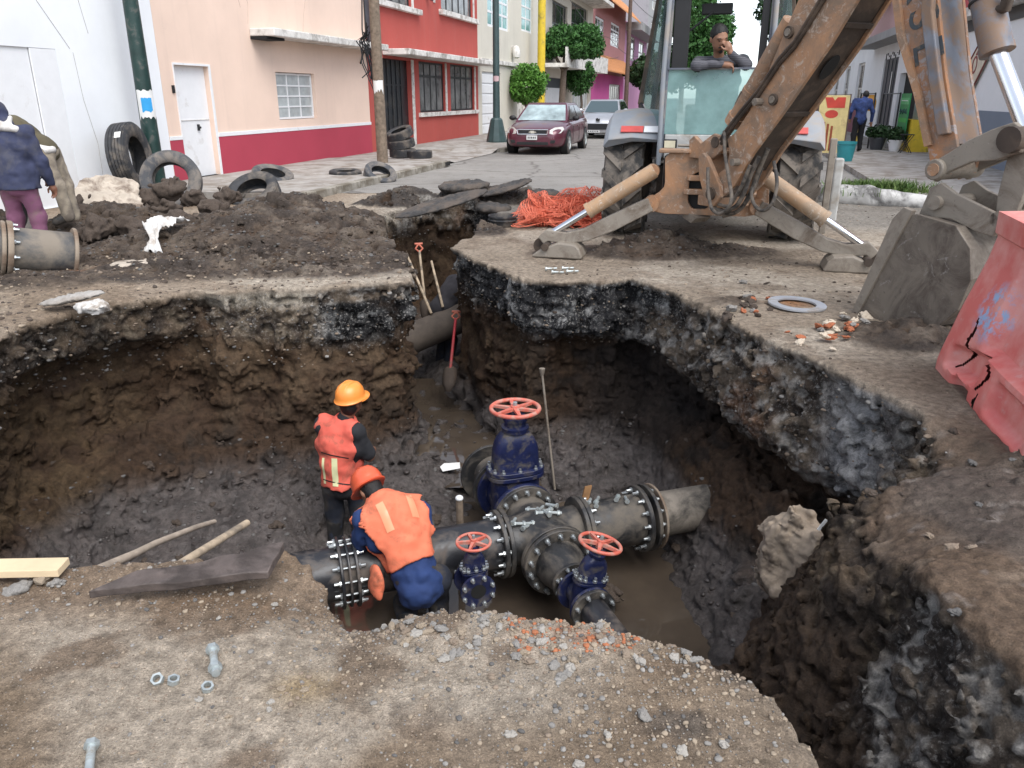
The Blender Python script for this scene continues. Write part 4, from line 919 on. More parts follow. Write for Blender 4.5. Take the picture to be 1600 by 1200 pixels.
mb.obj('frame', M['black_metal'], f2)
MB().box(-.72, -.74, 1.9, 2.85, .2, .85).obj('panel', M['yellow'], f2); MB().box(-.72, -.74, 1.9, 2.85, .87, 1.2).obj('panel', mat('green_panel', (.04,.2,.06), .6), f2)
bm_ = MB().lathe([(.0,0),(.07,.02),(.075,.3),(.03,.42),(.025,.48),(0,.49)], None, 8).mesh('bottle', mat('amber_bottle', (.6,.28,.02), .3), 60)
for i in range(6): link('bottle', bm_, f2, (-.68, .25+i*.2, 1.2))
for i in range(2): link('bottle', bm_, f2, (-.68, 2.2+i*.35, 1.22))
wb = building('white_row_house', 'white house with narrow dark windows and maroon base beyond the flower shop', M['white_wall'], 36.51, 52, 4.4, [(38.5,40.4,.9,3.0),(43,44.6,.9,3.0),(47,48.6,.9,3.0)], -1, RB, 7)
for y in (38.5, 43, 47): window(wb, y+.01, y+1.59, .91, 2.99, 2, 2, M['trim'], M['pane_dk'], .1, .08, .1)
slab(wb, 'base_band', mat('plum_band', (.20,.06,.09), .7), 36.52, 51.9, .02, 1.35, .03, 0, 0); slab(wb, 'cornice', M['trim'], 36.52, 51.9, 3.7, 3.9, .2, 0, .01)
rg = building('grey_row_house', 'grey house beyond the white house, far right side of the street', M['grey_wall'], 52.01, 80, 6.5, [(56,58,1,3),(62,64,1,3)], -1, RB, 7)
for y in (56, 62): window(rg, y+.02, y+1.98, 1.02, 2.98, 2, 2, M['trim'], M['pane_dk'], .12, .1, .1)
rg = building('cream_row_house', 'pale cream three storey house far off behind the digger cab', M['beige'], 80.01, 130, 9, [(84+i*8,87+i*8,5,7) for i in range(5)], -1, RB, 7)
for i in range(5): window(rg, 84.02+i*8, 86.98+i*8, 5.02, 6.98, 2, 2, M['trim'], M['pane_dk'], .2, .16, .1)
# ================================================================ poles
def pole(name, label, px, py, h, r0, r1, m, a=None, cat='pole', n=14, z=PV):
    g = G(px, py, z); o = thing(name, label, cat, (g.x, g.y, z))
    MB().lathe([(r0, 0), (r0*.98, h*.3), (r1, h)], None, n).obj('post', m, o, smooth=50); return o
_b, _z = FA(241, 250, -9.72); gp = S(-9.72, _b, PV); o = thing('street_lamp_post', 'dark green lamp post with torn stickers beside the white building', 'lamp post', gp)
MB().lathe([(.145,0),(.135,1.2),(.09,7.0)], None, 16).obj('post', M['pole_green'], o, smooth=50)
def wrap(parent, name, m, r0, z0, z1, a0, a1, n=8, jag=.0):
    mb = MB(); vs = []
    for i in range(n+1):
        a = a0+(a1-a0)*i/n; j = random.uniform(-jag, jag)
        vs += [(r0*math.cos(a), r0*math.sin(a), z0+j), (r0*math.cos(a), r0*math.sin(a), z1+random.uniform(-jag, jag)*.3)]
    mb.add(vs, [(2*i, 2*i+2, 2*i+3, 2*i+1) for i in range(n)]); return mb.obj(name, m, parent, smooth=180)
toc = math.atan2(-gp.y, -gp.x)
wrap(o, 'sticker', M['paper'], .142, 1.16, 1.62, toc-1.0, toc+1.25, 10, .06); wrap(o, 'sticker', M['blue_paper'], .144, 1.28, 1.50, toc-.5, toc+.75, 8, .02)
g2 = G(598, 254, PV); o = thing('utility_pole', 'weathered wooden utility pole with a torn white notice, before the red house', 'pole', g2)
MB().lathe([(.135,0),(.13,1.5),(.10,8.5)], None, 14).obj('post', M['wood_pole'], o, smooth=50)
wrap(o, 'notice', M['paper'], .134, 1.62, 1.88, math.atan2(-g2.y,-g2.x)-1.1, math.atan2(-g2.y,-g2.x)+.9, 10, .07)
mb = MB(); rr = random.Random(3)
for i in range(14): mb.tube([(-.2+rr.gauss(0,.10),.2,2.95+rr.gauss(0,.1)),(-.3+rr.gauss(0,.10),.25,2.75),(-.24+rr.gauss(0,.08),.25,2.45+rr.gauss(0,.12)),(-.2+rr.gauss(0,.06),.2,1.95+rr.gauss(0,.15))], .014, 5)
mb.obj('cable_coil', M['black_metal'], o, smooth=60)
g3 = G(776, 222, PV); o = thing('street_lamp_post', 'grey-green lamp post with a flared conical base behind the maroon car', 'lamp post', g3)
MB().lathe([(.36,0),(.36,.05),(.21,.75),(.17,.80),(.125,.82)], None, 10).obj('base', M['pole_grey'], o); MB().lathe([(.125,.82),(.115,2),(.10,8)], None, 14).obj('post', M['pole_grey'], o, smooth=50)
mb = MB(); wrap(o, 'sticker', mat('pinkish_sticker', (.5,.35,.36), .8), .122, 2.0, 2.18, -1.6-.9, -1.6+.9, 6, .03)
def pole_s(name, label, a, b, h, r0, r1, m): 
    o = thing(name, label, 'pole', S(a, b, PV)); MB().lathe([(r0,0),(r1,h)], None, 14).obj('post', m, o, smooth=50); return o
pole_s('yellow_post', 'thick bright yellow post between the beige and cream houses', -9.5, 41.9, 9, .20, .19, M['yellow'])
pole_s('utility_pole', 'slim brown utility pole in front of the magenta house', -7.6, 62, 10, .17, .12, M['brown_pole'])
pole_s('utility_pole', 'dark pole standing far down the right side behind the cab', 1.9, 66, 12, .2, .14, M['brown_pole'])
# overhead wires
wires = [((-9.2,45,8.6),(-7.6,62,8.9),(-6.5,95,11)),((-9.6,44,7.9),(-7.6,62,8.2),(-7,95,9)),((-7.6,62,8.6),(-9.8,80,6.6)),((-9.9,23,5.9),(-8.3,20.5,7.8)),((-7.6,62,9.2),(-2,80,9.9),(1.9,66,11)),((-10.1,46,6.9),(-10,60,5.2),(-10,75,4.9)),((-9.5,47,7.2),(-9,62,5.6),(-8.6,80,5.2))]
for i, wv in enumerate(wires):
    pts = []
    for (p, q) in zip(wv, wv[1:]):
        for j in range(9):
            t = j/8; pts.append(S(p[0]+(q[0]-p[0])*t, p[1]+(q[1]-p[1])*t, p[2]+(q[2]-p[2])*t-.5*4*t*(1-t)))
    MB().tube(pts, .018, 5).obj('overhead_wire', M['black_metal'], label=['sagging wire from the cream house past the slim brown pole','second sagging wire below the first over the cream house','wire from the brown pole to the lilac house','short wire from the red house to the wooden pole','wire crossing the street to the far dark pole','low cable along the cream and magenta house fronts','loose cable drooping before the magenta upper windows'][i], cat='wire', group='overhead wires')
# ================================================================ trees
def crown(blobs, n, size, seed, m, parent, inner=.45, irr=.38):
    rng = np.random.default_rng(seed); V = []
    tot = sum(b[3]*b[4]*b[5] for b in blobs)
    for cx, cy, cz, rx, ry, rz in blobs:
        k = int(n*rx*ry*rz/tot); d = rng.normal(size=(k, 3)); d /= np.linalg.norm(d, axis=1)[:, None]
        rad = inner+(1.08-inner)*rng.random(k)**.7; lump = 1+irr*fbm(d[:,0]+cx, d[:,1]+cy, d[:,2]+cz, 2.4, 3, seed=seed)
        V.append(np.array((cx,cy,cz))+d*(rad*lump)[:, None]*np.array((rx,ry,rz)))
    P = np.concatenate(V); k = len(P); u = rng.normal(size=(k,3)); u /= np.linalg.norm(u, axis=1)[:, None]; q = rng.normal(size=(k,3)); v = np.cross(u, q); v /= np.linalg.norm(v, axis=1)[:, None]
    s = size*(.6+.8*rng.random(k))[:, None]; u *= s; v *= s*.55
    W = np.stack([P-u, P-v, P+u, P+v], 1).reshape(-1, 3); Q = np.arange(len(W)).reshape(-1, 4)
    me = np_mesh('crown', W, Q, False); me.materials.append(m); return link('crown', me, parent)
def tree(name, label, loc, trunk, blobs, n, size, seed, m, limbs=(), group=None):
    o = thing(name, label, 'tree', loc, 0, group)
    mb = MB(); mb.tube([t[:3] for t in trunk], [t[3] for t in trunk], 8)
    for l in limbs: mb.tube([t[:3] for t in l], [t[3] for t in l], 6)
    mb.obj('trunk', M['bark'], o, smooth=60); crown(blobs, n, size, seed, m, o); return o
def stree(name, label, a, b, *r, **k):
    return tree(name, label, S(a, b, PV), *r, **k)
# positions from the kerb line a = -8.3
stree('round_topiary_tree', 'small lime green ball-shaped tree just behind the maroon car', -9.4, 38.5, [(0,0,0,.10),(.02,0,.9,.09),(0,0,1.4,.07)], [(0,0,2.05,.92,.92,.85)], 5200, .075, 1, M['leaf_lime'], [[(0,0,.8,.05),(.25,.1,1.4,.03)],[(0,0,.9,.05),(-.25,0,1.5,.03)]])
stree('round_topiary_tree', 'small clipped ball-shaped tree in front of the cream house window', -9.25, 52, [(0,0,0,.10),(.1,0,1.0,.08),(0,0,2.0,.06)], [(-.1,0,2.75,.85,.85,1.0)], 4000, .09, 2, M['leaf'], [])
stree('street_tree', 'two-headed clipped street tree in front of the cream house', -9.35, 46.5, [(0,0,0,.2),(.05,0,1.8,.18),(.1,0,2.9,.16)],
      [(-.75,0,4.15,.95,1.0,.62),(.1,.3,4.45,.95,1.0,.75),(1.25,.6,4.45,1.0,1.0,.85),(-1.35,.0,3.95,.6,.7,.42),(.65,0,3.95,.8,.9,.45),(1.75,.4,4.1,.6,.7,.6),(-.3,0,4.75,.5,.6,.4)], 15000, .095, 3, M['leaf'], [[(.1,0,2.8,.12),(-.5,0,3.8,.08),(-.9,0,4.3,.05)],[(.1,0,2.8,.12),(.7,.2,3.7,.09),(1.3,.4,4.4,.05)],[(.1,0,2.7,.1),(.1,0,4.2,.06)]])
stree('street_tree', 'dark bushy tree far down the left side before the lilac house', -6.3, 74, [(0,0,0,.2),(0,0,2.5,.15)], [(0,0,3.4,2.4,2,1.6),(1.4,0,3.9,1.6,1.5,1.5),(-1.6,0,3.2,1.3,1.3,.8)], 9000, .17, 4, M['leaf_dk'])
stree('street_tree', 'tall leafy tree seen left of the cab against the grey building', -4.9, 84, [(0,0,0,.25),(0,0,6,.2)], [(0,0,9.3,2.4,2.3,2.8),(1.2,0,11.5,2,2,2)], 8000, .2, 5, M['leaf'])
stree('street_tree', 'green tree seen through the left half of the cab opening', -2.3, 64, [(0,0,0,.22),(0,0,3,.2)], [(0,0,4.3,1.8,1.8,2.0),(.5,0,6.2,1.5,1.5,1.4)], 8000, .17, 6, M['leaf'])
stree('street_tree', 'dark tree seen through the right half of the cab opening', 2.7, 58, [(0,0,0,.25),(0,0,5,.2)], [(0,0,6.6,1.5,1.5,1.6),(.5,0,8.6,1.6,1.6,1.6)], 7000, .16, 7, M['leaf_dk'])
o = stree('street_tree', 'dark leafy tree half hidden behind the digger boom at right', 3.05, 33, [(0,0,0,.14),(.1,0,2.4,.12),(.6,0,4.2,.09)], [(.3,0,5.0,1.0,1.0,.7),(1.35,-.3,4.9,.8,.8,.5),(.9,0,6.0,1.6,1.4,1.0)], 2600, .11, 8, M['leaf_dk'])
# ================================================================ backhoe loader, seen from behind
BX, BY = 1.94, 8.13
bh = thing('backhoe_loader', 'dusty orange backhoe loader with teal rear glass and its arm reaching towards the pit', 'backhoe', (BX, BY, 0), -TH)
# tyres with lugs
def lug_tyre(R, w, rim, nl, name='rear_tyre'):
    mb = MB(); r2 = R-.055
    prof = [(rim,-w*.40),(rim+.03,-w*.46),(R*.82,-w*.52),(r2*.985,-w*.47),(r2,-w*.36),(r2,w*.36),(r2*.985,w*.47),(R*.82,w*.52),(rim+.03,w*.46),(rim,w*.40)]
    mb.lathe(prof, None, 40, True)
    for i in range(nl):
        for sd in (-1, 1):
            a0 = 2*math.pi*(i+(.5 if sd > 0 else 0))/nl; da = 2*math.pi/nl
            pts = []
            for (zz, aa) in ((.015*sd, .55*da), (w*.50*sd, -.15*da)):
                for hw in (-.17, .17):
                    for rr in (r2-.012, R-(.012 if abs(zz) > .1 else 0)):
                        a = a0+aa+hw*da; pts.append((rr*math.cos(a), rr*math.sin(a), zz))
            mb.add(pts, [(0,1,3,2),(4,6,7,5),(0,4,5,1),(2,3,7,6),(1,5,7,3),(0,2,6,4)])
            pts = []
            for rr in (R-.012, R*.80):
                for hw in (-.16, .16):
                    for zz in (w*.495*sd, w*.535*sd):
                        a = a0+(-.15 if rr > R*.9 else -.35)*da+hw*da; pts.append((rr*math.cos(a), rr*math.sin(a), zz))
            mb.add(pts, [(0,1,3,2),(4,6,7,5),(0,4,5,1),(2,3,7,6),(1,5,7,3),(0,2,6,4)])
    return mb
def wheel(x, y, R, w, rim, nl, name):
    me = lug_tyre(R, w, rim, nl).mesh(name, M['mud_rubber'], 40)
    t = link(name, me, bh, (x, y, R-.01), (0, R_(90), 0))
    mb = MB(); mb.lathe([(0,-.05),(rim*.45,-.05),(rim*.5,-.1),(rim*.9,-.12),(rim+.005,-w*.4),(rim+.005,w*.4),(rim*.9,.12),(rim*.5,.1),(rim*.45,.05),(0,.05)], None, 24)
    mb.obj('rim', M['cat_grey'], t, smooth=40)
for sx in (-1, 1): wheel(sx*1.0, 1.95, .68, .45, .33, 15, 'rear_tyre')
for sx in (-1, 1): wheel(sx*.85, 4.25, .42, .30, .22, 14, 'front_tyre')
# chassis, hood, loader arms and front bucket
mb = MB(); mb.box(-.48,.48,.75,4.6,.55,.98); mb.box(-.62,.62,1.7,2.2,.5,.85); mb.obj('chassis', M['cat_dark'], bh, bevel=.02)
mb = MB(); mb.loft([[(-.40,2.9,.99),(.40,2.9,.99),(.40,2.9,1.55),(-.40,2.9,1.55)],[(-.36,4.7,.99),(.36,4.7,.99),(.34,4.7,1.38),(-.34,4.7,1.38)]]); mb.obj('hood', M['cat_orange'], bh, bevel=.03)
for sx in (-1, 1):
    mb = MB(); mb.tube([(sx*.62,2.9,1.35),(sx*.62,4.4,1.05),(sx*.62,5.2,.35)], .075, 8); mb.obj('loader_arm', M['cat_orange'], bh, smooth=50)
mb = MB(); prof = [(5.3,.05),(5.95,.04),(5.95,.09),(5.35,.1),(5.28,.5),(5.5,.75),(5.45,.8),(5.2,.55),(5.22,.12)]
mb.prism(prof, M4((0,0,0),(0,1,0),(0,0,1),(1,0,0)), -1.1, 1.1); mb.obj('loader_bucket', M['cat_grey'], bh)
# fenders
def fender(sx):
    mb = MB(); out = []; inn = []
    x0, x1 = sx*.56, sx*1.24; cy, R = 1.95, .80
    rings = []
    for i in range(15):
        a = R_(143-i*9.2); y = cy-R*1.0*math.cos(math.pi-a)*1.0; y = cy+R*math.cos(a)*1.02; z = .70+R*.98*math.sin(a)
        yi = cy+(R-.05)*math.cos(a)*1.02; zi = .70+(R-.05)*.98*math.sin(a)
        rings.append([(x0,y,z-.02*0),(x0+(x1-x0)*.5,y,z+.03),(x1-sx*.06,y,z+.0),(x1,y*.985+cy*.015,z-.09),(x1-sx*.02,yi,zi-.07),(x0+(x1-x0)*.5,yi,zi),(x0,yi,zi)])
    mb.loft(rings); f = mb.obj('fender', M['fender'], bh, smooth=50, bevel=.008); return f
for sx in (-1, 1):
    f = fender(sx)
    mb = MB(); y0 = 1.95+.80*1.02*math.cos(R_(134)); z0 = .70+.80*.98*math.sin(R_(134))
    nrm = Vector((0, math.cos(R_(134)), math.sin(R_(134)))); tg = Vector((0, math.sin(R_(134)), -math.cos(R_(134))))
    for nm, a, b_, mm in (('red_reflector', .78, 1.04, mat('red_reflector', (.5,.07,.06), .4)), ('white_reflector', .60, .77, M['white'])):
        o_ = Vector((sx*(a+b_)/2, y0, z0))+nrm*.028
        mb = MB(); mb.box(-(b_-a)/2, (b_-a)/2, -.045, .045, -.006, .008, M4(o_, (1,0,0), tg, nrm)); mb.obj(nm, mm, f)
    mb = MB(); mb.box(sx*.6 if sx < 0 else .5, sx*.5 if sx < 0 else .6, 1.30, 2.9, .98, 1.62); mb.obj('inner_guard', M['cab_blue'], bh, bevel=.02)
# cab: rear pillars stand inside wider door pillars, glass between
def L(px, py, f):
    o = Vector((BX+ST_*f, BY+CT_*f, 0)); r = ray(px, py); t = (o.x*ST_+o.y*CT_)/(r[0]*ST_+r[1]*CT_)
    x, y = r[0]*t-BX, r[1]*t-BY; return Vector((x*CT_-y*ST_, f, H_+r[2]*t))
def post(mb, p, q, wx, wy):
    mb.loft([[(c[0]-wx,c[1]-wy,c[2]),(c[0]+wx,c[1]-wy,c[2]),(c[0]+wx,c[1]+wy,c[2]),(c[0]-wx,c[1]+wy,c[2])] for c in (p, q)])
for sx in (-1, 1):
    mb = MB(); post(mb, (sx*.57,1.27,.98), (sx*.54,1.36,3.05), .035, .05); mb.obj('rear_pillar', M['cab_blue'], bh, bevel=.012)
    mb = MB(); mb.tube([(sx*.57,1.20,.9),(sx*.575,1.21,1.9),(sx*.55,1.29,3.0)], .028, 8); mb.obj('rain_gutter', M['chrome'] if sx > 9 else M['fender'], bh, smooth=60)
    mb = MB(); post(mb, (sx*.92,2.25,1.55), (sx*.72,2.25,3.05), .035, .05); mb.obj('door_pillar', M['cat_dark'], bh, bevel=.012)
    mb = MB(); post(mb, (sx*.86,3.0,1.2), (sx*.70,2.95,3.05), .03, .04); mb.obj('front_pillar', M['cab_dark'], bh)
    MB().add([(sx*.585,1.30,1.18),(sx*.90,2.22,1.62),(sx*.73,2.22,3.0),(sx*.555,1.36,3.0)], [(0,1,2,3)]).obj('quarter_glass', M['thin_glass'], bh)
    MB().add([(sx*.91,2.28,1.62),(sx*.86,2.97,1.3),(sx*.71,2.93,3.0),(sx*.73,2.28,3.0)], [(0,1,2,3)]).obj('door_glass', M['thin_glass'], bh)
    mb = MB(); mb.loft([[(sx*.57,1.26,1.10),(sx*.57,1.26,1.17),(sx*.60,1.3,1.17),(sx*.60,1.3,1.1)],[(sx*.92,2.25,1.52),(sx*.92,2.25,1.6),(sx*.95,2.27,1.6),(sx*.95,2.27,1.52)]]); mb.obj('window_sill', M['cab_dark'], bh)
mb = MB(); mb.loft([[(-.60,1.22,3.05),(.60,1.22,3.05),(.57,1.25,3.22),(-.57,1.25,3.22)],[(-.78,2.2,3.05),(.78,2.2,3.05),(.74,2.2,3.25),(-.74,2.2,3.25)],[(-.75,3.1,3.05),(.75,3.1,3.05),(.70,3.05,3.2),(-.70,3.05,3.2)]]); mb.obj('cab_roof', M['cat_orange'], bh, bevel=.03)
mb = MB(); mb.box(-.50,.50,1.30,1.36,2.66,2.72); mb.box(-.505,-.33,1.32,1.40,1.93,2.64); mb.box(.425,.505,1.32,1.40,1.93,2.64); mb.obj('rear_window_frame', M['cab_dark'], bh, bevel=.008)
mb = MB(); mb.box(-.50,.50,2.95,3.0,2.92,3.03); mb.obj('front_header', M['cab_dark'], bh)
MB().add([(-.535,1.262,1.24),(.535,1.262,1.24),(.53,1.275,1.925),(-.53,1.275,1.925)], [(0,1,2,3)]).obj('rear_lower_glass', M['teal_glass'], bh)
mb = MB(); mb.box(-.53,.53,1.25,1.29,1.925,1.945); mb.obj('glass_edge', M['cab_blue'], bh)
mb = MB(); mb.box(-.52,.52,1.24,1.32,.97,1.235); mb.obj('rear_panel', M['cab_panel'], bh, bevel=.01)
mb = MB(); mb.box(-.57,.57,1.5,3.0,.98,1.02); mb.obj('cab_floor', M['cab_dark'], bh)
mb = MB(); mb.box(-.28,.28,2.0,2.5,1.0,1.5); mb.box(-.26,.26,2.45,2.58,1.5,2.0); mb.obj('seat', M['cab_dark'], bh, bevel=.05)
mb = MB(); mb.box(-.25,.25,2.75,2.95,1.02,1.62); mb.obj('console', M['cab_dark'], bh, bevel=.03)
# inside mirror on its stalk
mc = L(1121, 14, 1.7); mb = MB(); mb.box(-.17,.17,-.02,.02,-.06,.06, M4(mc, (1,0,0),(0,1,0),(0,0,1))); m_ = mb.obj('mirror', M['cab_dark'], bh, bevel=.015)
a = L(1078, 48, 1.6); MB().tube([tuple(a), tuple(mc)], .012, 6).obj('mirror_stalk', M['cab_dark'], m_)
# work light under the cab
lc = L(1047, 225, 1.05); mb = MB(); mb.box(-.075,.075,-.04,.05,-.05,.05, M4(lc,(1,0,0),(0,1,0),(0,0,1))); wl_ = mb.obj('work_light', M['cab_dark'], bh, bevel=.01)
mb = MB(); mb.box(-.06,.06,-.052,-.042,-.038,.038, M4(lc,(1,0,0),(0,1,0),(0,0,1))); mb.obj('lens', mat('lamp_lens', (.6,.55,.4), .2), wl_)
MB().tube([(-.35,1.03,1.13),(.05,1.0,1.12)], .018, 6).obj('hydraulic_line', M['cat_grey'], bh)
# main frame of the backhoe attachment: plate with an arched opening
hole = [(-.17,.60),(-.17,.80),(-.14,.87),(-.08,.905),(0,.91),(.06,.87),(.08,.8),(.08,.60),(.03,.52),(-.12,.52)]
outer = [(-.44,1.09),(.05,1.09),(.5,1.09),(.62,.92),(.66,.55),(.5,.46),(-.42,.46),(-.60,.50),(-.63,.62),(-.50,.66),(-.42,.75)]
mb = MB()
FR = M4((0,.40,0),(1,0,0),(0,0,1),(0,-1,0))
def ring_plate(mb, outer, hole, M_, d0, d1):
    """plate with one hole: strips from hole to outline"""
    no, nh = len(outer), len(hole); cx = sum(p[0] for p in hole)/nh; cy = sum(p[1] for p in hole)/nh
    N = 48
    def cast(poly, a):
        dx, dy = math.cos(a), math.sin(a); best = None
        for i in range(len(poly)):
            x1, y1 = poly[i]; x2, y2 = poly[(i+1) % len(poly)]; ex, ey = x2-x1, y2-y1; den = dx*ey-dy*ex
            if abs(den) < 1e-9: continue
            t = ((x1-cx)*ey-(y1-cy)*ex)/den; u = ((x1-cx)*dy-(y1-cy)*dx)/den
            if t > 0 and -1e-6 <= u <= 1+1e-6: best = t if best is None else max(best, t)
        return (cx+dx*best, cy+dy*best)
    O = [cast(outer, 2*math.pi*i/N) for i in range(N)]; Hh = [cast(hole, 2*math.pi*i/N) for i in range(N)]
    rings = [[(p[0],p[1],d0) for p in O],[(p[0],p[1],d1) for p in O],[(p[0],p[1],d1) for p in Hh],[(p[0],p[1],d0) for p in Hh]]
    vs = [q for r in rings for q in r]; fs = [(k*N+i, k*N+(i+1) % N, ((k+1) % 4)*N+(i+1) % N, ((k+1) % 4)*N+i) for k in range(4) for i in range(N)]
    mb.add(vs, fs, M_)
ring_plate(mb, outer, hole, FR, -.03, .05)
fr = mb.obj('main_frame', M['cat_orange'], bh, bevel=.008)
mb = MB(); mb.box(-.50,.30,.30,.52,1.092,1.13); mb.obj('top_rail', M['cat_orange'], fr, bevel=.01)
mb = MB(); mb.box(-.45,.5,.46,.80,.48,1.05); mb.obj('frame_box', M['cab_dark'], fr)
for zz, xx in ((.84,-.19),(.70,-.22)):
    mb = MB(); mb.box(xx, xx+.22, .30, .42, zz-.025, zz+.03); mb.obj('pivot_lug', M['cat_orange'], fr, bevel=.008)
MB().tube([(-.14,.40,.86),(-.08,.37,.84),(-.03,.38,.87),(.05,.38,.86)], .014, 6).obj('pipe_fitting', M['galv'], fr, smooth=60)
# bosses that the stabiliser legs hang on
def disc(mb, c, r, t, ax=(0,1,0), n=20): mb.cyl(Vector(c)-Vector(ax)*t/2, Vector(c)+Vector(ax)*t/2, r, n=n)
for sx in (-1, 1):
    mb = MB(); disc(mb, (sx*.56,.36,.90), .075, .16); disc(mb, (sx*.56,.36,.90), .03, .2); mb.obj('pivot_boss', M['cat_orange'], fr, smooth=40)
    mb = MB(); disc(mb, (sx*.55,.36,.565), .085, .14); disc(mb, (sx*.55,.36,.565), .03, .18); mb.obj('pivot_boss', M['cat_orange'], fr, smooth=40)
    # leg (bent box section), foot, cylinder and rod
    mb = MB(); path = [(sx*.55,.33,.565),(sx*.95,.24,.36),(sx*1.22,.18,.235),(sx*1.42,.14,.20),(sx*1.62,.10,.23),(sx*1.69,.09,.17)]; hs_ = [.075,.085,.07,.06,.065,.05]
    rings = []
    for i, p in enumerate(path):
        q = Vector(path[min(i+1,5)])-Vector(path[max(i-1,0)]); q.normalize(); up = Vector((-q.z*sx,0,abs(q.x))).normalized(); w = .065
        c = Vector(p); h_ = hs_[i]; rings.append([tuple(c-up*h_+Vector((0,-w,0))), tuple(c-up*h_+Vector((0,w,0))), tuple(c+up*h_+Vector((0,w,0))), tuple(c+up*h_+Vector((0,-w,0)))])
    mb.loft(rings); lg = mb.obj('stabiliser_leg', M['cat_grey'], bh, bevel=.012)
    # foot: ridged pad
    mb = MB(); fx = sx*1.50; prof = [(-.27,0.0),(-.25,-.015),(.27,-.015),(.29,.0),(.25,.09),(.20,.135),(.02,.15),(-.10,.10),(-.22,.04)]
    prof = [(p[0]*-sx, p[1]+.02) for p in prof]
    mb.prism(prof, M4((fx,.10,0),(1,0,0),(0,0,1),(0,-1,0)), -.17, .17)
    ft = mb.obj('stabiliser_foot', M['cat_grey'], bh, bevel=.015)
    mb = MB(); disc(mb, (sx*1.62,-.02,.12), .04, .16); disc(mb, (sx*1.70,.16,.10), .09, .1); mb.obj('foot_pin', M['cat_dark'], ft, smooth=40)
    a = Vector((sx*.56,.22,.90)); b = Vector((sx*1.64,.08,.21)); dd = (b-a).normalized()
    m_ = a+dd*.76
    mb = MB(); mb.cyl(a-dd*.04, m_, .078, n=18); mb.cyl(m_-dd*.03, m_+dd*.012, .086, n=18); cy = mb.obj('stabiliser_cylinder', M['cat_pale'], bh, smooth=40)
    MB().cyl(m_+dd*.012, b, .036, n=14).obj('rod', M['chrome'], cy, smooth=40)
# swing casting
Ob = Vector((1.95, 8.6, 0)); Wd = Vector((.447,-.894,0)); Nd = Vector((.894,.447,0)); Zd = Vector((0,0,1))
PL = M4(Ob, Wd, Zd, -Nd)    # x along the arm, y up, +z of this frame points to the viewer's left (-Nd)
mb = MB()
mb.prism([(.31,1.08),(.37,1.12),(.45,1.08),(.67,.82),(.69,.72),(.60,.62),(.48,.61),(.44,.70),(.34,.90)], PL, .195, .245); mb.prism([(.30,.60),(.62,.60),(.62,.70),(.30,.70)], PL, -.2, .2)
for d in (-.24,): mb.prism([(-.12,.50),(.20,.46),(.48,.56),(.60,.62),(.68,.72),(.66,.82),(.42,1.08),(.34,1.12),(-.12,1.10)], PL, d, d+.05)
sc_ = mb.obj('swing_casting', M['cat_orange'], bh, world=True, bevel=.01)
MB().cyl(PL @ Vector((.56,.74,-.27)), PL @ Vector((.56,.74,.27)), .062, n=18).obj('pivot_pin', M['cat_dark'], sc_, world=True, smooth=40); MB().cyl(PL @ Vector((.44,1.22,-.2)), PL @ Vector((.44,1.22,.16)), .055, n=16).obj('pivot_pin', M['cat_dark'], sc_, world=True, smooth=40)
mb = MB()
for d in (-.2, .1): mb.prism([(.05,1.05),(.40,1.05),(.55,1.15),(.52,1.28),(.40,1.30),(.22,1.20),(.10,1.27),(.03,1.22)], PL, d, d+.05)
mb.obj('upper_lug', M['cat_orange'], sc_, world=True, bevel=.008)
# boom: two side plates, top and underside
up_ = [(.53,.80),(.57,.93),(.68,1.0),(.70,1.13),(.66,1.26),(.76,1.33),(.92,1.52),(1.06,1.75),(1.22,2.09),(1.38,2.42),(1.75,2.85),(2.15,3.12),(2.42,3.16)]
lo_ = [(2.56,3.02),(2.38,2.78),(2.0,2.36),(1.78,2.04),(1.37,1.54),(1.02,1.14),(.82,.84),(.68,.72),(.58,.72)]
for d in (-.19, .155): 
    mb = MB(); mb.prism(up_+lo_, PL, d, d+.035); mb.obj('boom_side_plate', M['cat_orange'], bh, world=True, bevel=.006)
mb = MB()
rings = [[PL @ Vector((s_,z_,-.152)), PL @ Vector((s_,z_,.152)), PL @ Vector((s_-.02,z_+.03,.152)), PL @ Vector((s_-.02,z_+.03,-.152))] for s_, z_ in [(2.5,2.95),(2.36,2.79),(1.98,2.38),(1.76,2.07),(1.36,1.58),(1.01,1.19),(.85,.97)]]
mb.loft(rings); un = mb.obj('boom_underside', M['cat_dark'], bh, world=True)  # much darker brown than the side plates and top
mb = MB(); mb.loft([[PL @ Vector((s_,z_,-.152)), PL @ Vector((s_,z_,.152)), PL @ Vector((s_+.02,z_-.03,.152)), PL @ Vector((s_+.02,z_-.03,-.152))] for s_, z_ in [(.9,1.49),(1.04,1.72),(1.2,2.06),(1.36,2.39),(1.73,2.82),(2.13,3.09),(2.4,3.13)]]); mb.obj('boom_top', M['cat_orange'], bh, world=True)
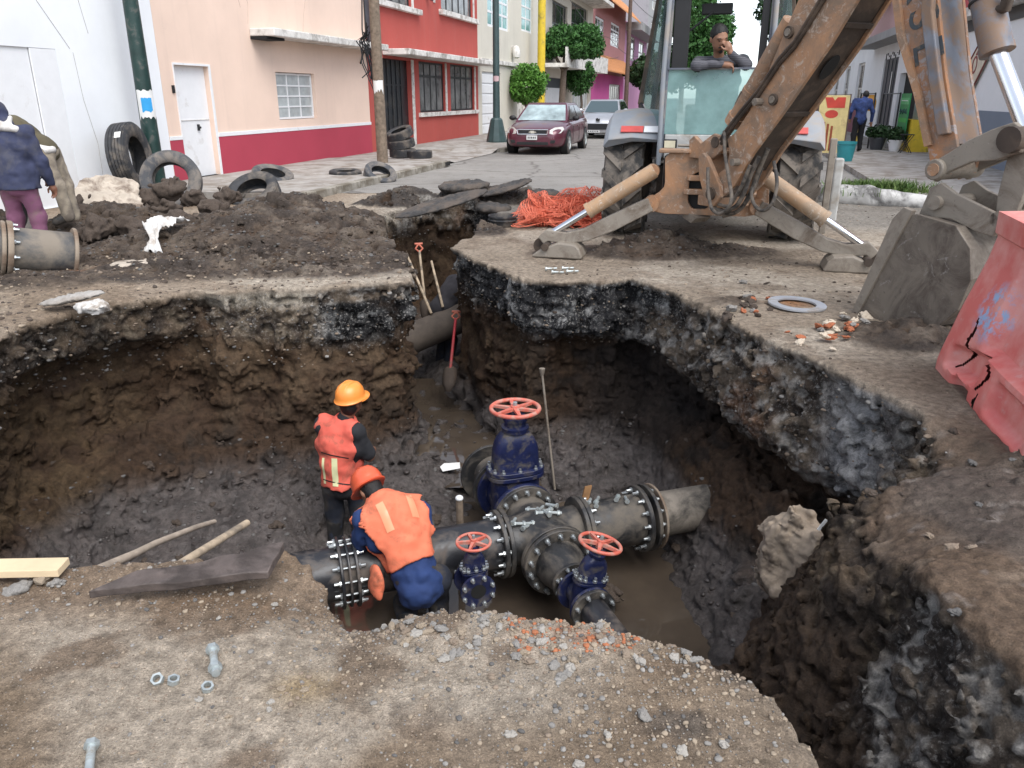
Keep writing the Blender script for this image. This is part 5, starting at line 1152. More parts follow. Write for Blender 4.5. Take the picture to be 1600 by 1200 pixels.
# oval hole and weld ribs on the underside
t_d = Vector((.62,.78,0)).normalized(); un_n = Vector((.78,-.62,0))
for s_, z_ in ((1.62,1.88),):
    mb = MB(); c_ = Vector((s_,z_,0)); fm_ = PL @ M4(c_+un_n*.004, (t_d.x,t_d.y,0), (0,0,1), (un_n.x,un_n.y,0)); n_ = 20
    mb.prism([(.12*math.cos(2*math.pi*i/n_), .07*math.sin(2*math.pi*i/n_)) for i in range(n_)], fm_, 0, .004); mb.obj('oval_hole', M['dark_gap'], un, world=True)
for s_, z_ in ((1.30,1.505),(1.86,2.19),(2.12,2.53)):
    mb = MB(); fm_ = PL @ M4((s_,z_,0), (t_d.x,t_d.y,0), (0,0,1), (un_n.x,un_n.y,0)); mb.box(-.02,.02,-.15,.15,0,.022,fm_); mb.obj('rib', M['cat_dark'], un, world=True)
# bosses on the side plate (viewer side is +z of PL)
for s_, z_, r_, mm in ((1.32,2.16,.05,'cat_dark'),(1.22,1.62,.05,'cat_dark')):
    mb = MB(); mb.cyl(PL @ Vector((s_,z_,.19)), PL @ Vector((s_,z_,.215)), r_, n=16); q_ = mb.obj('pin_boss', M[mm], bh, world=True, smooth=40)
    MB().cyl(PL @ Vector((s_,z_,.214)), PL @ Vector((s_,z_,.225)), r_*.62, n=12).obj('pin', M['cat_grey'], q_, world=True, smooth=40)
for s_, z_ in ((1.06,1.60),(.84,1.06)): MB().cyl(PL @ Vector((s_,z_,.19)), PL @ Vector((s_,z_,.27)), .034, n=10).obj('hose_bracket', M['cat_grey'], bh, world=True)
# boom cylinder above the boom and steel lines along the side
a, b = PL @ Vector((.66,1.44,.10)), PL @ Vector((1.24,2.26,.10)); d_ = (b-a).normalized()
mb = MB(); mb.cyl(a, b, .085, n=18); mb.cyl(a-d_*.05, a+d_*.04, .10, n=18); mb.cyl(a+d_*.28, a+d_*.32, .093, n=18); bc = mb.obj('boom_cylinder', M['cat_orange'], bh, world=True, smooth=40)
mb = MB(); mb.cyl(PL @ Vector((.46,1.22,.10)), a, .04, n=14); mb.obj('rod', M['cat_grey'], bc, world=True, smooth=40)
MB().tube([PL @ Vector(p) for p in ((.91,1.74,.14),(.76,1.68,.16),(.70,1.58,.16),(.76,1.53,.12))], .016, 6).obj('elbow_pipe', M['cat_grey'], bc, world=True, smooth=60)
for off, dz in ((.208,0),(.215,.04)):
    MB().tube([PL @ Vector(p) for p in ((.59,1.21+dz,off),(.65,1.29+dz,off),(.84,1.48+dz,off),(1.03,1.65+dz,off),(1.26,1.92+dz,off),(1.41,2.04+dz,off),(1.52,2.18+dz,off),(1.85,2.62+dz,off),(2.2,2.98+dz,off))], .018, 6).obj('hydraulic_line', M['cat_dark'], bh, world=True, smooth=60)
# hoses looping under the swing post
def hose(pts, r=.02):
    P = [Vector(p) for p in pts]; Q = []
    for i in range(len(P)-1):
        p0, p1, p2, p3 = P[max(i-1,0)], P[i], P[i+1], P[min(i+2,len(P)-1)]
        for j in range(7):
            t = j/7; Q.append(.5*((2*p1)+(-p0+p2)*t+(2*p0-5*p1+4*p2-p3)*t*t+(-p0+3*p1-3*p2+p3)*t**3))
    Q.append(P[-1]); return MB().tube(Q, r, 8).obj('hose', M['hose'], bh, world=True, smooth=60)
B8 = lambda px, py, d: D(px, py, d)
def plp(px, py, off):
    r = ray(px, py); o_ = Ob+Nd*off; t = o_.dot(Nd)/(r[0]*Nd.x+r[1]*Nd.y); return Vector((r[0]*t, r[1]*t, H_+r[2]*t))
def hz(pts, off, r=.017): return hose([plp(x, y, o_) for (x, y), o_ in zip(pts, off)], r)
hz([(1132,205),(1133,240),(1140,285),(1143,310),(1137,326),(1124,334),(1112,325),(1107,300),(1106,262)], [-.22,-.28,-.32,-.36,-.38,-.38,-.36,-.34,-.30], .018)
hz([(1209,252),(1214,285),(1208,315),(1194,329),(1180,322),(1174,303),(1178,285)], [-.02,-.05,-.1,-.12,-.12,-.1,-.05], .017)
hz([(1186,245),(1172,275),(1163,300),(1150,322),(1126,330),(1112,312)], [-.14,-.14,-.15,-.16,-.18,-.2], .022)
hz([(1200,232),(1184,270),(1172,303),(1157,326),(1140,334),(1122,326)], [-.06,-.06,-.07,-.08,-.1,-.1], .022)
hz([(1172,258),(1160,288),(1150,306),(1138,322),(1120,318)], [-.19,-.2,-.2,-.2,-.2], .018)
hz([(1190,262),(1178,292),(1168,312),(1152,330),(1130,338)], [-.0,-.0,-.0,-.02,-.04], .020)
mb = MB(); mb.prism([(-.02,.50),(.18,.44),(.10,.38),(-.05,.42)], PL, -.1, .1); mb.obj('hook_plate', M['cat_grey'], bh, world=True)
# stick (dipper)
near = [(2.20,3.10),(2.42,3.22),(2.62,2.75),(2.66,2.30),(2.83,1.78),(3.02,1.31),(3.00,1.12),(2.88,1.06),(2.78,1.30),(2.62,1.66),(2.40,2.05),(2.27,2.42)]
for d in (-.15, .12):
    mb = MB(); mb.prism(near, PL, d, d+.03); sp = mb.obj('stick_side_plate', M['cat_worn'], bh, world=True, bevel=.005)
mb = MB(); mb.loft([[PL @ Vector((s_,z_,-.118)), PL @ Vector((s_,z_,.118)), PL @ Vector((s_-.03,z_-.01,.118)), PL @ Vector((s_-.03,z_-.01,-.118))] for s_, z_ in [(2.61,2.78),(2.65,2.32),(2.82,1.79),(3.01,1.33)]]); mb.obj('stick_front', M['blue_steel'], bh, world=True)
mb = MB(); mb.loft([[PL @ Vector((s_,z_,-.118)), PL @ Vector((s_,z_,.118)), PL @ Vector((s_+.03,z_+.01,.118)), PL @ Vector((s_+.03,z_+.01,-.118))] for s_, z_ in [(2.23,3.05),(2.28,2.43),(2.41,2.07),(2.63,1.68),(2.79,1.32)]]); mb.obj('stick_back', M['cat_worn'], bh, world=True)
# raised edge strips and the outer boxed rail on the viewer side of the stick
mb = MB(); mb.loft([[PL @ Vector((s_,z_,.151)), PL @ Vector((s_+.05,z_+.015,.151)), PL @ Vector((s_+.05,z_+.015,.185)), PL @ Vector((s_,z_,.185))] for s_, z_ in [(2.27,2.42),(2.40,2.05),(2.62,1.66),(2.78,1.30)]]); mb.obj('edge_strip', M['cat_orange'], bh, world=True)
mb = MB(); mb.loft([[PL @ Vector((s_-.10,z_-.02,.151)), PL @ Vector((s_-.015,z_,.151)), PL @ Vector((s_-.015,z_,.20)), PL @ Vector((s_-.10,z_-.02,.20))] for s_, z_ in [(2.65,2.45),(2.68,2.22),(2.83,1.78),(2.98,1.40)]]); mb.obj('edge_rail', M['blue_steel'], bh, world=True, bevel=.01)
axd = Vector((.34,-.94,0)).normalized(); axn = Vector((.94,.34,0))
for i, ch in enumerate('CASE'):
    c_ = Vector((2.36,2.74,0))+axd*(.10+i*.245)
    fm_ = PL @ M4((c_.x,c_.y,.152), (-axn.x*-1*-1,-axn.y*-1*-1,0), (0,1,0), (0,0,1))
    fm_ = PL @ M4((c_.x,c_.y,.1525), (axd.x,axd.y,0), (axn.x,axn.y,0), (0,0,1))
    mi = wm(bh).inverted()
    o_ = text_obj(ch, 'lettering', M['lett'] if 'lett' in M else M.setdefault('lett', mat('grey_lettering', (.05,.062,.07), .7, dirt=(.25,.17,.10), dirt_amt=.15, dirt_scale=12)), bh, .34, mi @ fm_, .0015)
mb = MB(); mb.cyl(PL @ Vector((2.93,1.15,-.24)), PL @ Vector((2.93,1.15,.24)), .075, n=18); pb = mb.obj('bucket_pivot', M['cat_grey'], bh, world=True, smooth=40, bevel=.01)
MB().cyl(PL @ Vector((2.93,1.15,.238)), PL @ Vector((2.93,1.15,.25)), .045, n=14).obj('pin', M['cat_orange'], pb, world=True)
# bucket cylinder
a, b, c_ = PL @ Vector((2.72,2.75,0)), PL @ Vector((3.07,1.95,0)), PL @ Vector((3.43,1.38,0)); d_ = (b-a).normalized()
mb = MB(); mb.cyl(a, b, .105, n=20); mb.cyl(b-d_*.02, b+d_*.025, .112, n=20); bcy = mb.obj('bucket_cylinder', M['blue_steel'], bh, world=True, smooth=40)
MB().cyl(b-d_*.025-d_*.33, b-d_*.36+d_*.02, .115, n=20).obj('clamp', M['cab_dark'], bcy, world=True, smooth=40)
MB().tube([PL @ Vector(p) for p in ((3.02,2.20,.02),(3.10,2.2,.04),(3.12,2.35,.05),(3.05,2.6,.05))], .04, 8).obj('port_pipe', M['cat_dark'], bcy, world=True, smooth=60)
MB().cyl(b, c_, .058, n=16).obj('rod', M['chrome'], bcy, world=True, smooth=40)
# links: curved pair to the rod eye, straight pair to the bucket
mb = MB()
for d in (-.20, .15):
    mb.prism([(2.86,1.10),(2.93,1.06),(3.02,1.14),(3.18,1.22),(3.34,1.24),(3.50,1.30),(3.52,1.42),(3.42,1.49),(3.28,1.44),(3.12,1.36),(2.98,1.26),(2.88,1.20)], PL, d, d+.05)
lk = mb.obj('bucket_link', M['cat_grey'], bh, world=True, bevel=.008)
mb = MB(); mb.cyl(PL @ Vector((3.44,1.38,-.25)), PL @ Vector((3.44,1.38,.25)), .085, n=18); mb.obj('link_pin', M['cat_dark'], lk, world=True, smooth=40)
mb = MB()
for d in (-.12, .07): mb.prism([(3.38,1.40),(3.50,1.40),(3.54,1.05),(3.50,.82),(3.38,.80),(3.36,1.0)], PL, d, d+.05)
mb.obj('guide_link', M['cat_grey'], lk, world=True, bevel=.008)
mb = MB(); mb.cyl(PL @ Vector((3.44,.86,-.2)), PL @ Vector((3.44,.86,.2)), .05, n=14); mb.cyl(PL @ Vector((2.98,.92,-.24)), PL @ Vector((2.98,.92,.24)), .05, n=14); mb.obj('bucket_pin', M['cat_grey'], lk, world=True, smooth=40)
# bucket: side plates, curved back, lip with teeth, ears
side = [(2.56,.00),(2.62,-.02),(3.06,-.015),(3.24,.05),(3.38,.22),(3.43,.45),(3.38,.66),(3.24,.80),(2.92,.84),(2.80,.80)]
for d in (-.33, .30):
    mb = MB(); mb.prism(side, PL, d, d+.03); mb.obj('bucket_side', M['bucket_steel'], bh, world=True, bevel=.006)
mb = MB(); bk = [(2.60,-.012),(3.06,-.005),(3.23,.06),(3.365,.225),(3.415,.45),(3.365,.65),(3.23,.785),(2.93,.825)]
mb.loft([[PL @ Vector((s_,z_,-.298)), PL @ Vector((s_,z_,.298)), PL @ Vector((s_*.985+.045,z_*.96+.015,.298)), PL @ Vector((s_*.985+.045,z_*.96+.015,-.298))] for s_, z_ in bk]); mb.obj('bucket_shell', M['bucket_steel'], bh, world=True)
mb = MB(); mb.prism([(2.50,-.01),(2.56,-.02),(2.90,.86),(2.82,.88),(2.74,.78)], PL, .302, .352); mb.prism([(2.50,-.01),(2.56,-.02),(2.90,.86),(2.82,.88),(2.74,.78)], PL, -.352, -.302); mb.obj('side_cutter', M['cat_grey'], bh, world=True, bevel=.006)
for i in range(5):
    z_ = -.28+i*.14; mb = MB(); mb.prism([(2.38,-.015),(2.60,-.035),(2.62,.02),(2.52,.025)], PL, z_-.03, z_+.03); mb.obj('bucket_tooth', M['cat_grey'], bh, world=True, bevel=.004)
mb = MB()
for d in (-.2, .16): mb.prism([(2.84,.80),(2.90,1.02),(2.98,1.06),(3.10,1.0),(3.42,.90),(3.50,.84),(3.44,.74),(3.30,.76),(3.1,.82)], PL, d, d+.04)
mb.obj('bucket_ear', M['cat_grey'], bh, world=True, bevel=.006)
# right-hand loading step and marker post by the rear tyre
mb = MB(); mb.box(1.26,1.33,1.10,1.16,.20,1.22); mb.obj('marker_post', M['cat_grey'], bh, bevel=.01)
mb = MB(); mb.box(1.36,1.46,1.35,1.45,.30,1.0); mb.obj('tool_tube', M['cab_panel'], bh, bevel=.02)
# ================================================================ people
def wr(amp, sc, seed):
    return lambda x, y, z: amp*(.4-billow(x, y, z*.8, sc, seed))+amp*.5*fbm(x, y, z, sc*2.1, 2, seed=seed)
def v3(p): return np.array(p, float)
def lerp(a, b, t): return v3(a)*(1-t)+v3(b)*t
def head_prims(c, rot, s=1.):
    m = np.array(Euler(rot).to_matrix()); P = lambda x, y, z: tuple(v3(c)+m @ (np.array((x, y, z))*s))
    return P, [('e', P(0,0,.02), (.076*s,.096*s,.105*s), rot), ('e', P(0,-.025,-.055), (.058*s,.065*s,.062*s), rot, .04), ('e', P(0,-.098,-.018), (.014*s,.022*s,.030*s), rot, .02),
        ('e', P(0,-.085,-.066), (.026*s,.014*s,.014*s), rot, .015), ('e', P(.078,.012,-.01), (.012*s,.022*s,.032*s), rot, .012), ('e', P(-.078,.012,-.01), (.012*s,.022*s,.032*s), rot, .012), ('e', P(0,-.082,.028), (.05*s,.02*s,.014*s), rot, .02)]
def hand_prims(w, d, up, s=1., curl=.5):
    """palm and five fingers from wrist w pointing along d, palm facing -up"""
    d = v3(d)/np.linalg.norm(d); up = v3(up)-d*(v3(up)@d); up /= np.linalg.norm(up); sd = np.cross(d, up); out = []
    pc = v3(w)+d*.05*s; out.append(('e', tuple(pc), (.035*s,.035*s,.03*s), None, .02))
    out.append(('c', tuple(v3(w)), tuple(pc+d*.03*s), .026*s, .03*s, .02))
    for i, (o, l) in enumerate(((-.027,.065),(-.009,.075),(.009,.072),(.026,.058))):
        b = v3(w)+d*.085*s+sd*o*s; a1 = curl; a2 = curl*2
        m_ = b+(d*math.cos(a1)-up*math.sin(a1))*l*.5*s; e = m_+(d*math.cos(a2)-up*math.sin(a2))*l*.55*s
        out += [('c', tuple(b-d*.02*s), tuple(m_), .0095*s, .0088*s, .006), ('c', tuple(m_), tuple(e), .0088*s, .0075*s, .004)]
    t0 = v3(w)+d*.03*s-sd*.028*s; t1 = t0+(d*.6-sd*.6-up*.4)*.045*s; t2 = t1+(d*.9-up*.4)*.035*s
    out += [('c', tuple(t0), tuple(t1), .013*s, .0105*s, .01), ('c', tuple(t1), tuple(t2), .0105*s, .0085*s, .005)]
    return out
def figure(label, loc, J, spec, head_rot=(0,0,0), hs_=1.):
    """J: joint positions relative to loc; spec: clothing"""
    o = thing('person', label, 'person', loc); g = lambda k: v3(J[k])
    P, hp = head_prims(J['head'], head_rot, hs_)
    torso = lambda e: [('e', tuple(lerp(J['pelvis'], J['chest'], .0)), (.15+e,.115+e,.13+e), None), ('c', tuple(g('pelvis')), tuple(lerp(J['pelvis'], J['chest'], .55)), .125+e, .125+e), ('c', tuple(lerp(J['pelvis'], J['chest'], .55)), tuple(g('chest')), .13+e, .135+e),
        ('c', tuple(g('shl')), tuple(g('shr')), .065+e, .065+e), ('c', tuple(lerp(J['shl'], J['pelvis'], .3)), tuple(lerp(J['shr'], J['pelvis'], .3)), .09+e, .09+e)]
    body = hp+[('c', tuple(g('neck')), tuple(g('head')), .06, .052)]+torso(-.02)
    for s in 'lr':
        body += [('c', tuple(g('sh'+s)), tuple(g('el'+s)), .046, .038), ('c', tuple(g('el'+s)), tuple(g('wr'+s)), .038, .026)]
        body += hand_prims(J['wr'+s], J.get('hd'+s, g('wr'+s)-g('el'+s)), J.get('hu'+s, (0,0,1)), hs_, J.get('curl', .5))
        body += [('c', tuple(g('hip'+s)), tuple(g('kn'+s)), .075, .052), ('c', tuple(g('kn'+s)), tuple(g('an'+s)), .052, .036), ('c', tuple(g('an'+s)), tuple(g('toe'+s)), .036, .03)]
    sdf_obj('body', M[spec.get('skin', 'skin')], body, o, .0125 if spec.get('coarse') else .0105, .035)
    def limb(keys, rs): return [('c', tuple(g(a)), tuple(g(b)), r0, r1) for (a, b), (r0, r1) in zip(keys, rs)]
    # trousers
    tr = [('c', tuple(g('pelvis')), tuple(lerp(J['pelvis'], J['chest'], .18)), .135, .132), ('e', tuple(g('pelvis')), (.165,.13,.12), None)]
    for s in 'lr': tr += limb((('hip'+s,'kn'+s),('kn'+s,'an'+s)), ((.098,.078),(.078,.066)))
    sdf_obj('trousers', M[spec['trousers']], tr, o, .014, .045, wr(.012, 9, 3))
    for s in 'lr':
        a, t = g('an'+s), g('toe'+s)
        bt = [('c', tuple(a+(g('kn'+s)-a)*.18), tuple(a), .058, .05), ('c', tuple(a), tuple(t), .05, .042)]
        if spec.get('boots'): bt.insert(0, ('c', tuple(lerp(J['an'+s], J['kn'+s], .75)), tuple(a), .075, .06))
        sdf_obj('boot' if spec.get('boots') else 'shoe', M['boot'], bt, o, .014, .03)
    # upper garment
    jk = torso(.012+spec.get('bulk', 0))+([('c', tuple(lerp(J['pelvis'], J['chest'], .0)), tuple(g('pelvis')+(g('pelvis')-g('chest'))*spec.get('hem', .05)), .145, spec.get('hemw', .15))] if spec.get('hem') else [])
    for s in 'lr':
        e = spec.get('bulk', 0)
        jk.append(('c', tuple(g('sh'+s)), tuple(g('el'+s)), .066+e, .058+e))
        if spec['sleeve'] == 'long': jk.append(('c', tuple(g('el'+s)), tuple(lerp(J['el'+s], J['wr'+s], .93)), .058+e, .046+e*.6))
        else: jk[-1] = ('c', tuple(g('sh'+s)), tuple(lerp(J['sh'+s], J['el'+s], .85)), .07, .068)
    if 'cutz' in spec:
        hp_ = lerp(J['pelvis'], J['chest'], .05); jk += [('c', tuple(hp_+v3((-.05,0,.1))), tuple(hp_+v3((-.03,0,-.15))), .15, spec.get('hemw', .17)), ('c', tuple(hp_+v3((.07,0,.1))), tuple(hp_+v3((.08,0,-.15))), .14, spec.get('hemw', .17))]
    jk.append(('c', tuple(g('neck')+(g('chest')-g('neck'))*.3), tuple(g('neck')), .085, .068))
    if 'cutz' in spec: jk.append(('-h', (0,0,spec['cutz']), spec.get('cutn', (0,0,-1))))
    sdf_obj(spec.get('upname', 'jacket'), M[spec['upper']], jk, o, .0125, .05, wr(spec.get('wr', .012), 8, 5))
    return o, P, g
def helmet(o, P, rot, m, s=1.):
    """hard hat: ribbed dome with a brim all round and a peak in front"""
    mm = Matrix.Translation(P(0,0,.035)) @ Euler(rot).to_matrix().to_4x4() @ Matrix.Diagonal((s,s*1.18,s,1))
    mb = MB(); prof = [(.118,-.012),(.122,-.004),(.112,.004),(.110,.03),(.102,.07),(.082,.105),(.052,.125),(.02,.133),(.0005,.134)]
    mb.lathe(prof, mm, 28); h = mb.obj('hard_hat', m, o, smooth=60)
    mb = MB(); n = 14; vs = []
    for i in range(n+1):
        a = math.pi+math.pi*i/n; r0, r1 = .112, .118+.035*math.sin(math.pi*i/n)
        for r, z in ((r0,.004),(r1,-.014),(r1,-.019),(r0,-.008)): vs.append(tuple(mm @ Vector((r*math.cos(a), r*math.sin(a), z))))
    fs = [(4*i+k, 4*i+(k+1) % 4, 4*i+4+(k+1) % 4, 4*i+4+k) for i in range(n) for k in range(4)]
    mb.add(vs, fs); mb.obj('peak', m, h, smooth=50)
    mb = MB()
    for x in (-.03, 0, .03): mb.tube([tuple(mm @ Vector((x, .10*math.cos(R_(a)), .03+.104*math.sin(R_(a))))) for a in range(15, 170, 12)], .006, 6)
    r_ = mb.obj('ridge', m, h, smooth=60); return h
def vest(o, g, J, m, e, hem=.0, nm='safety_vest', cut=.085):
    """sleeveless tabard: the trunk a little larger than the shirt, armholes and open sides cut away"""
    pc = lerp(J['pelvis'], J['chest'], .55)
    pr = [('c', tuple(lerp(J['pelvis'], J['chest'], .0-hem)), tuple(pc), .150+e, .148+e), ('c', tuple(pc), tuple(g('chest')), .152+e, .158+e), ('c', tuple(g('shl')), tuple(g('shr')), .078+e, .078+e),
          ('c', tuple(lerp(J['shl'], J['pelvis'], .3)), tuple(lerp(J['shr'], J['pelvis'], .3)), .105+e, .105+e), ('c', tuple(g('neck')+(g('chest')-g('neck'))*.5), tuple(g('neck')+(g('chest')-g('neck'))*.2), .09+e, .08+e)]
    up = (g('chest')-g('pelvis')); up /= np.linalg.norm(up)
    for a, b in (('l', 'r'), ('r', 'l')):
        w = g('sh'+a)-g('sh'+b); w /= np.linalg.norm(w)
        pr.append(('-c', tuple(g('sh'+a)+w*.055+up*.02), tuple(lerp(J['pelvis'], J['chest'], .35)+w*.235), cut, cut, .012))
        pr.append(('-c', tuple(lerp(J['pelvis'], J['chest'], .35)+w*.235), tuple(g('pelvis')+w*.25-up*.1), cut, cut*.95, .012))
    pr.append(('-c', tuple(g('neck')), tuple(g('neck')+up*.2), .062, .10, .01))
    pr += [('-h', tuple(lerp(J['pelvis'], J['chest'], .02-hem)), tuple(-up))]
    return sdf_obj(nm, m, pr, o, .0115, .05, wr(.026, 6.5, 8))
def strip_on(o, name, m, target, pts, w, off=.004, world=False):
    """a tape laid over a garment: points are shrink-wrapped on to the mesh"""
    from mathutils.bvhtree import BVHTree
    me = target.data; bv = BVHTree.FromPolygons([v.co for v in me.vertices], [p.vertices[:] for p in me.polygons])
    n = 12; L_ = []; R2 = []
    for i in range(n+1):
        t = i/n; p = Vector(lerp(pts[0], pts[1], t)); ax = (Vector(pts[1])-Vector(pts[0])).normalized()
        vd = Vector(pts[2]); sd = ax.cross(vd).normalized()
        row = []
        for k in (-1, -.33, .33, 1):
            q = p+sd*(w/2*k); h = bv.ray_cast(q-vd*1.0, vd)
            
            if h[0] is None: h = bv.find_nearest(q)
            row.append(tuple(h[0]-vd*off))
        L_.append(row)
    vs = [q for r in L_ for q in r]; fs = [(4*i+k, 4*i+k+1, 4*i+5+k, 4*i+4+k) for i in range(n) for k in range(3)]
    return MB().add(vs, fs).obj(name, m, target, smooth=180)
# --- worker standing in the pit
W1 = Vector((-1.44, 6.12, -2.16))
J1 = dict(pelvis=(-.03,0,.66), chest=(-.03,.02,1.05), neck=(.035,.03,1.25), head=(.085,.05,1.40), shl=(-.17,.07,1.17), shr=(.13,-.06,1.165), ell=(-.16,.26,.95), elr=(.215,.02,.90), wrl=(.02,.40,.90), wrr=(.19,.26,.84),
          hipl=(-.12,0,.62), hipr=(.07,.02,.62), knl=(-.13,.05,.34), knr=(.08,.07,.34), anl=(-.14,0,.03), anr=(.08,.02,.03), toel=(-.16,.14,.0), toer=(.1,.16,.0))
o, P, g = figure('worker in orange hard hat and orange vest standing with his back turned in the pit', W1, J1, dict(trousers='jean', upper='tee', sleeve='short', upname='t_shirt', skin='skin_dk', boots=True), (R_(-8),0,R_(150)))
sdf_obj('hair', M['hair'], [('e', P(0,.012,.01), (.083,.100,.10), (R_(-8),0,R_(150))), ('e', P(0,.05,-.05), (.066,.05,.06), (R_(-8),0,R_(150)))], o, .01, .03, wr(.006, 30, 2))
helmet(o, P, (R_(-6),0,R_(150)), M['helmet_or'], 1.04)
v = vest(o, g, J1, M['vest'], .020, cut=.074)
vd = (Vector((-.06,.06,.9))-(Vector((0,0,1.65))-W1)).normalized(); vdir = Vector((.1,.93,-.35)).normalized()
strip_on(o, 'reflective_tape', M['reflect'], v, ((-.06,-.3,1.02),(-.065,-.3,.76),tuple(vdir)), .05); strip_on(o, 'reflective_tape', M['reflect'], v, ((-.17,-.3,1.02),(-.17,-.3,.78),tuple(vdir)), .025)
for z in (1.02, .77): strip_on(o, 'piping', M['cab_dark'], v, ((-.19,-.3,z+.05),(.06,-.3,z-.0),tuple(vdir)), .010, .005)
# --- worker bent over the pipe
W2 = Vector((-.72, 4.72, -2.16))
J2 = dict(pelvis=(.03,.05,.64), chest=(-.15,.24,.99), neck=(-.235,.335,1.075), head=(-.315,.415,1.11), shl=(-.315,.15,1.0), shr=(.03,.34,.98), ell=(-.40,.22,.68), elr=(.0,.60,.72), wrl=(-.20,.46,.56), wrr=(-.12,.70,.58),
          hipl=(.02,-.02,.58), hipr=(.2,.08,.58), knl=(-.06,.16,.32), knr=(.16,.26,.32), anl=(-.02,-.02,.03), anr=(.2,.06,.03), toel=(-.06,.12,0), toer=(.16,.2,0))
hr2 = (R_(48),0,R_(220))
o, P, g = figure('worker in red hard hat, orange vest and blue overalls bending over the black pipe', W2, J2, dict(trousers='jean', upper='blue_cloth', sleeve='long', bulk=.006, hem=.22, boots=True, wr=.032, hemw=.165), hr2)
sdf_obj('hair', M['hair'], [('e', P(0,.01,.01), (.083,.10,.10), hr2), ('e', P(0,.05,-.06), (.066,.05,.05), hr2)], o, .01, .03, wr(.006, 30, 2))
helmet(o, P, hr2, M['helmet_red'], 1.06)
v = vest(o, g, J2, M['vest2'], .034, hem=-.14, cut=.082)
vdir = Vector((-.1,.62,-.78)).normalized()
strip_on(o, 'reflective_tape', M['reflect2'], v, ((-.20,.10,1.2),(-.10,-.06,1.1),tuple(vdir)), .055); strip_on(o, 'reflective_tape', M['reflect2'], v, ((-.02,.26,1.2),(.055,.10,1.1),tuple(vdir)), .05)
mb = MB(); prs = [('e', (-.22,-.03,.66), (.035,.09,.10), (0,0,.6)), ('e', (-.24,-.05,.54), (.028,.075,.12), (.15,0,.7)), ('-h', (0,0,.47), (-.3,0,-1))]
sdf_obj('vest_flap', M['vest2'], prs, o, .012, .05, wr(.02, 7, 3))
# --- man in navy jacket by the old pipe
W3 = Vector((-5.25, 8.55, .02))
J3 = dict(pelvis=(.02,0,.74), chest=(.0,.05,1.14), neck=(-.06,.10,1.34), head=(-.13,.16,1.45), shl=(-.21,.05,1.29), shr=(.18,.05,1.27), ell=(-.28,.10,1.0), elr=(.27,.08,.98), wrl=(-.25,.22,.80), wrr=(.29,.15,.74),
          hipl=(-.09,0,.72), hipr=(.11,0,.72), knl=(-.11,.06,.40), knr=(.13,.06,.40), anl=(-.12,0,.05), anr=(.14,0,.05), toel=(-.13,.16,.02), toer=(.16,.16,.02))
hr3 = (R_(-22),0,R_(170))
o, P, g = figure('man in navy denim jacket and mauve trousers with his back turned beside the old pipe', W3, J3, dict(trousers='mauve', upper='navy', sleeve='long', bulk=.006, wr=.02, skin='skin_dk', hemw=.155, cutz=.70), hr3)
sdf_obj('hood', M['navy'], [('e', P(0,.02,.03), (.105,.125,.125), hr3), ('c', tuple(v3(J3['neck'])), P(0,.06,-.06), .10, .10)], o, .012, .04, wr(.016, 10, 2))
sdf_obj('collar', M['cloth_white'], [('c', (-.20,.0,1.375), (-.04,-.03,1.345), .045, .05), ('c', (-.04,-.03,1.345), (.13,-.01,1.305), .05, .035), ('c', (.05,.0,1.36), (.07,.02,1.42), .03, .02)], o, .01, .03, wr(.012, 12, 2))
# --- man in olive jacket stooping behind him
W4 = Vector((-5.36, 9.45, .22))
J4 = dict(pelvis=(-.04,0,.83), chest=(-.36,.06,1.08), neck=(-.50,.08,1.17), head=(-.60,.08,1.20), shl=(-.42,-.12,1.10), shr=(-.40,.26,1.10), ell=(-.40,-.2,.80), elr=(-.36,.34,.80), wrl=(-.30,-.14,.55), wrr=(-.26,.3,.55),
          hipl=(.0,-.1,.80), hipr=(.0,.1,.80), knl=(.10,-.1,.45), knr=(.06,.14,.45), anl=(.16,-.1,.10), anr=(.10,.14,.06), toel=(.02,-.14,.04), toer=(-.04,.16,.02))
hr4 = (R_(30),0,R_(-80))
o, P, g = figure('man in olive jacket and muddy khaki trousers stooping behind the navy jacket', W4, J4, dict(trousers='khaki', upper='olive', sleeve='long', bulk=.004, wr=.018, boots=False), hr4)
sdf_obj('hair', M['hair'], [('e', P(0,.02,.03), (.09,.105,.10), hr4)], o, .012, .03, wr(.006, 30, 2))
sdf_obj('shirt_tail', M['cloth_white'], [('c', (-.08,-.10,.90), (.05,-.12,.85), .05, .04), ('c', (.05,-.12,.85), (.10,-.06,.86), .04, .04)], o, .012, .04, wr(.014, 10, 2))
# --- man down in the far trench, only his stooped back shows
W5 = Vector((-.93, 10.35, -2.0))
J5 = dict(pelvis=(.0,0,.95), chest=(.22,.16,1.22), neck=(.34,.26,1.24), head=(.42,.32,1.16), shl=(.12,.30,1.24), shr=(.32,.04,1.24), ell=(.2,.42,.95), elr=(.42,.14,.95), wrl=(.36,.5,.75), wrr=(.5,.3,.75),
          hipl=(-.05,.08,.92), hipr=(.06,-.08,.92), knl=(-.02,.12,.5), knr=(.1,-.02,.5), anl=(-.08,.06,.08), anr=(.04,-.08,.08), toel=(.06,.16,.04), toer=(.18,.02,.04))
figure('workman in dark grey hooded top stooping deep in the narrow trench', W5, J5, dict(trousers='jean', upper='tee2', sleeve='long', bulk=.03, hem=.1, coarse=True), (R_(40),0,R_(140))) if M.setdefault('tee2', mat('dark_grey_top', (.03,.028,.033), .9, bmp=.2)) else 0
o = [q for q in C.objects if q.get('label') == 'workman in dark grey hooded top stooping deep in the narrow trench'][0]
sdf_obj('hood', M['tee2'], [('e', (.41,.30,1.19), (.11,.12,.12), None)], o, .014, .04, wr(.016, 10, 2))
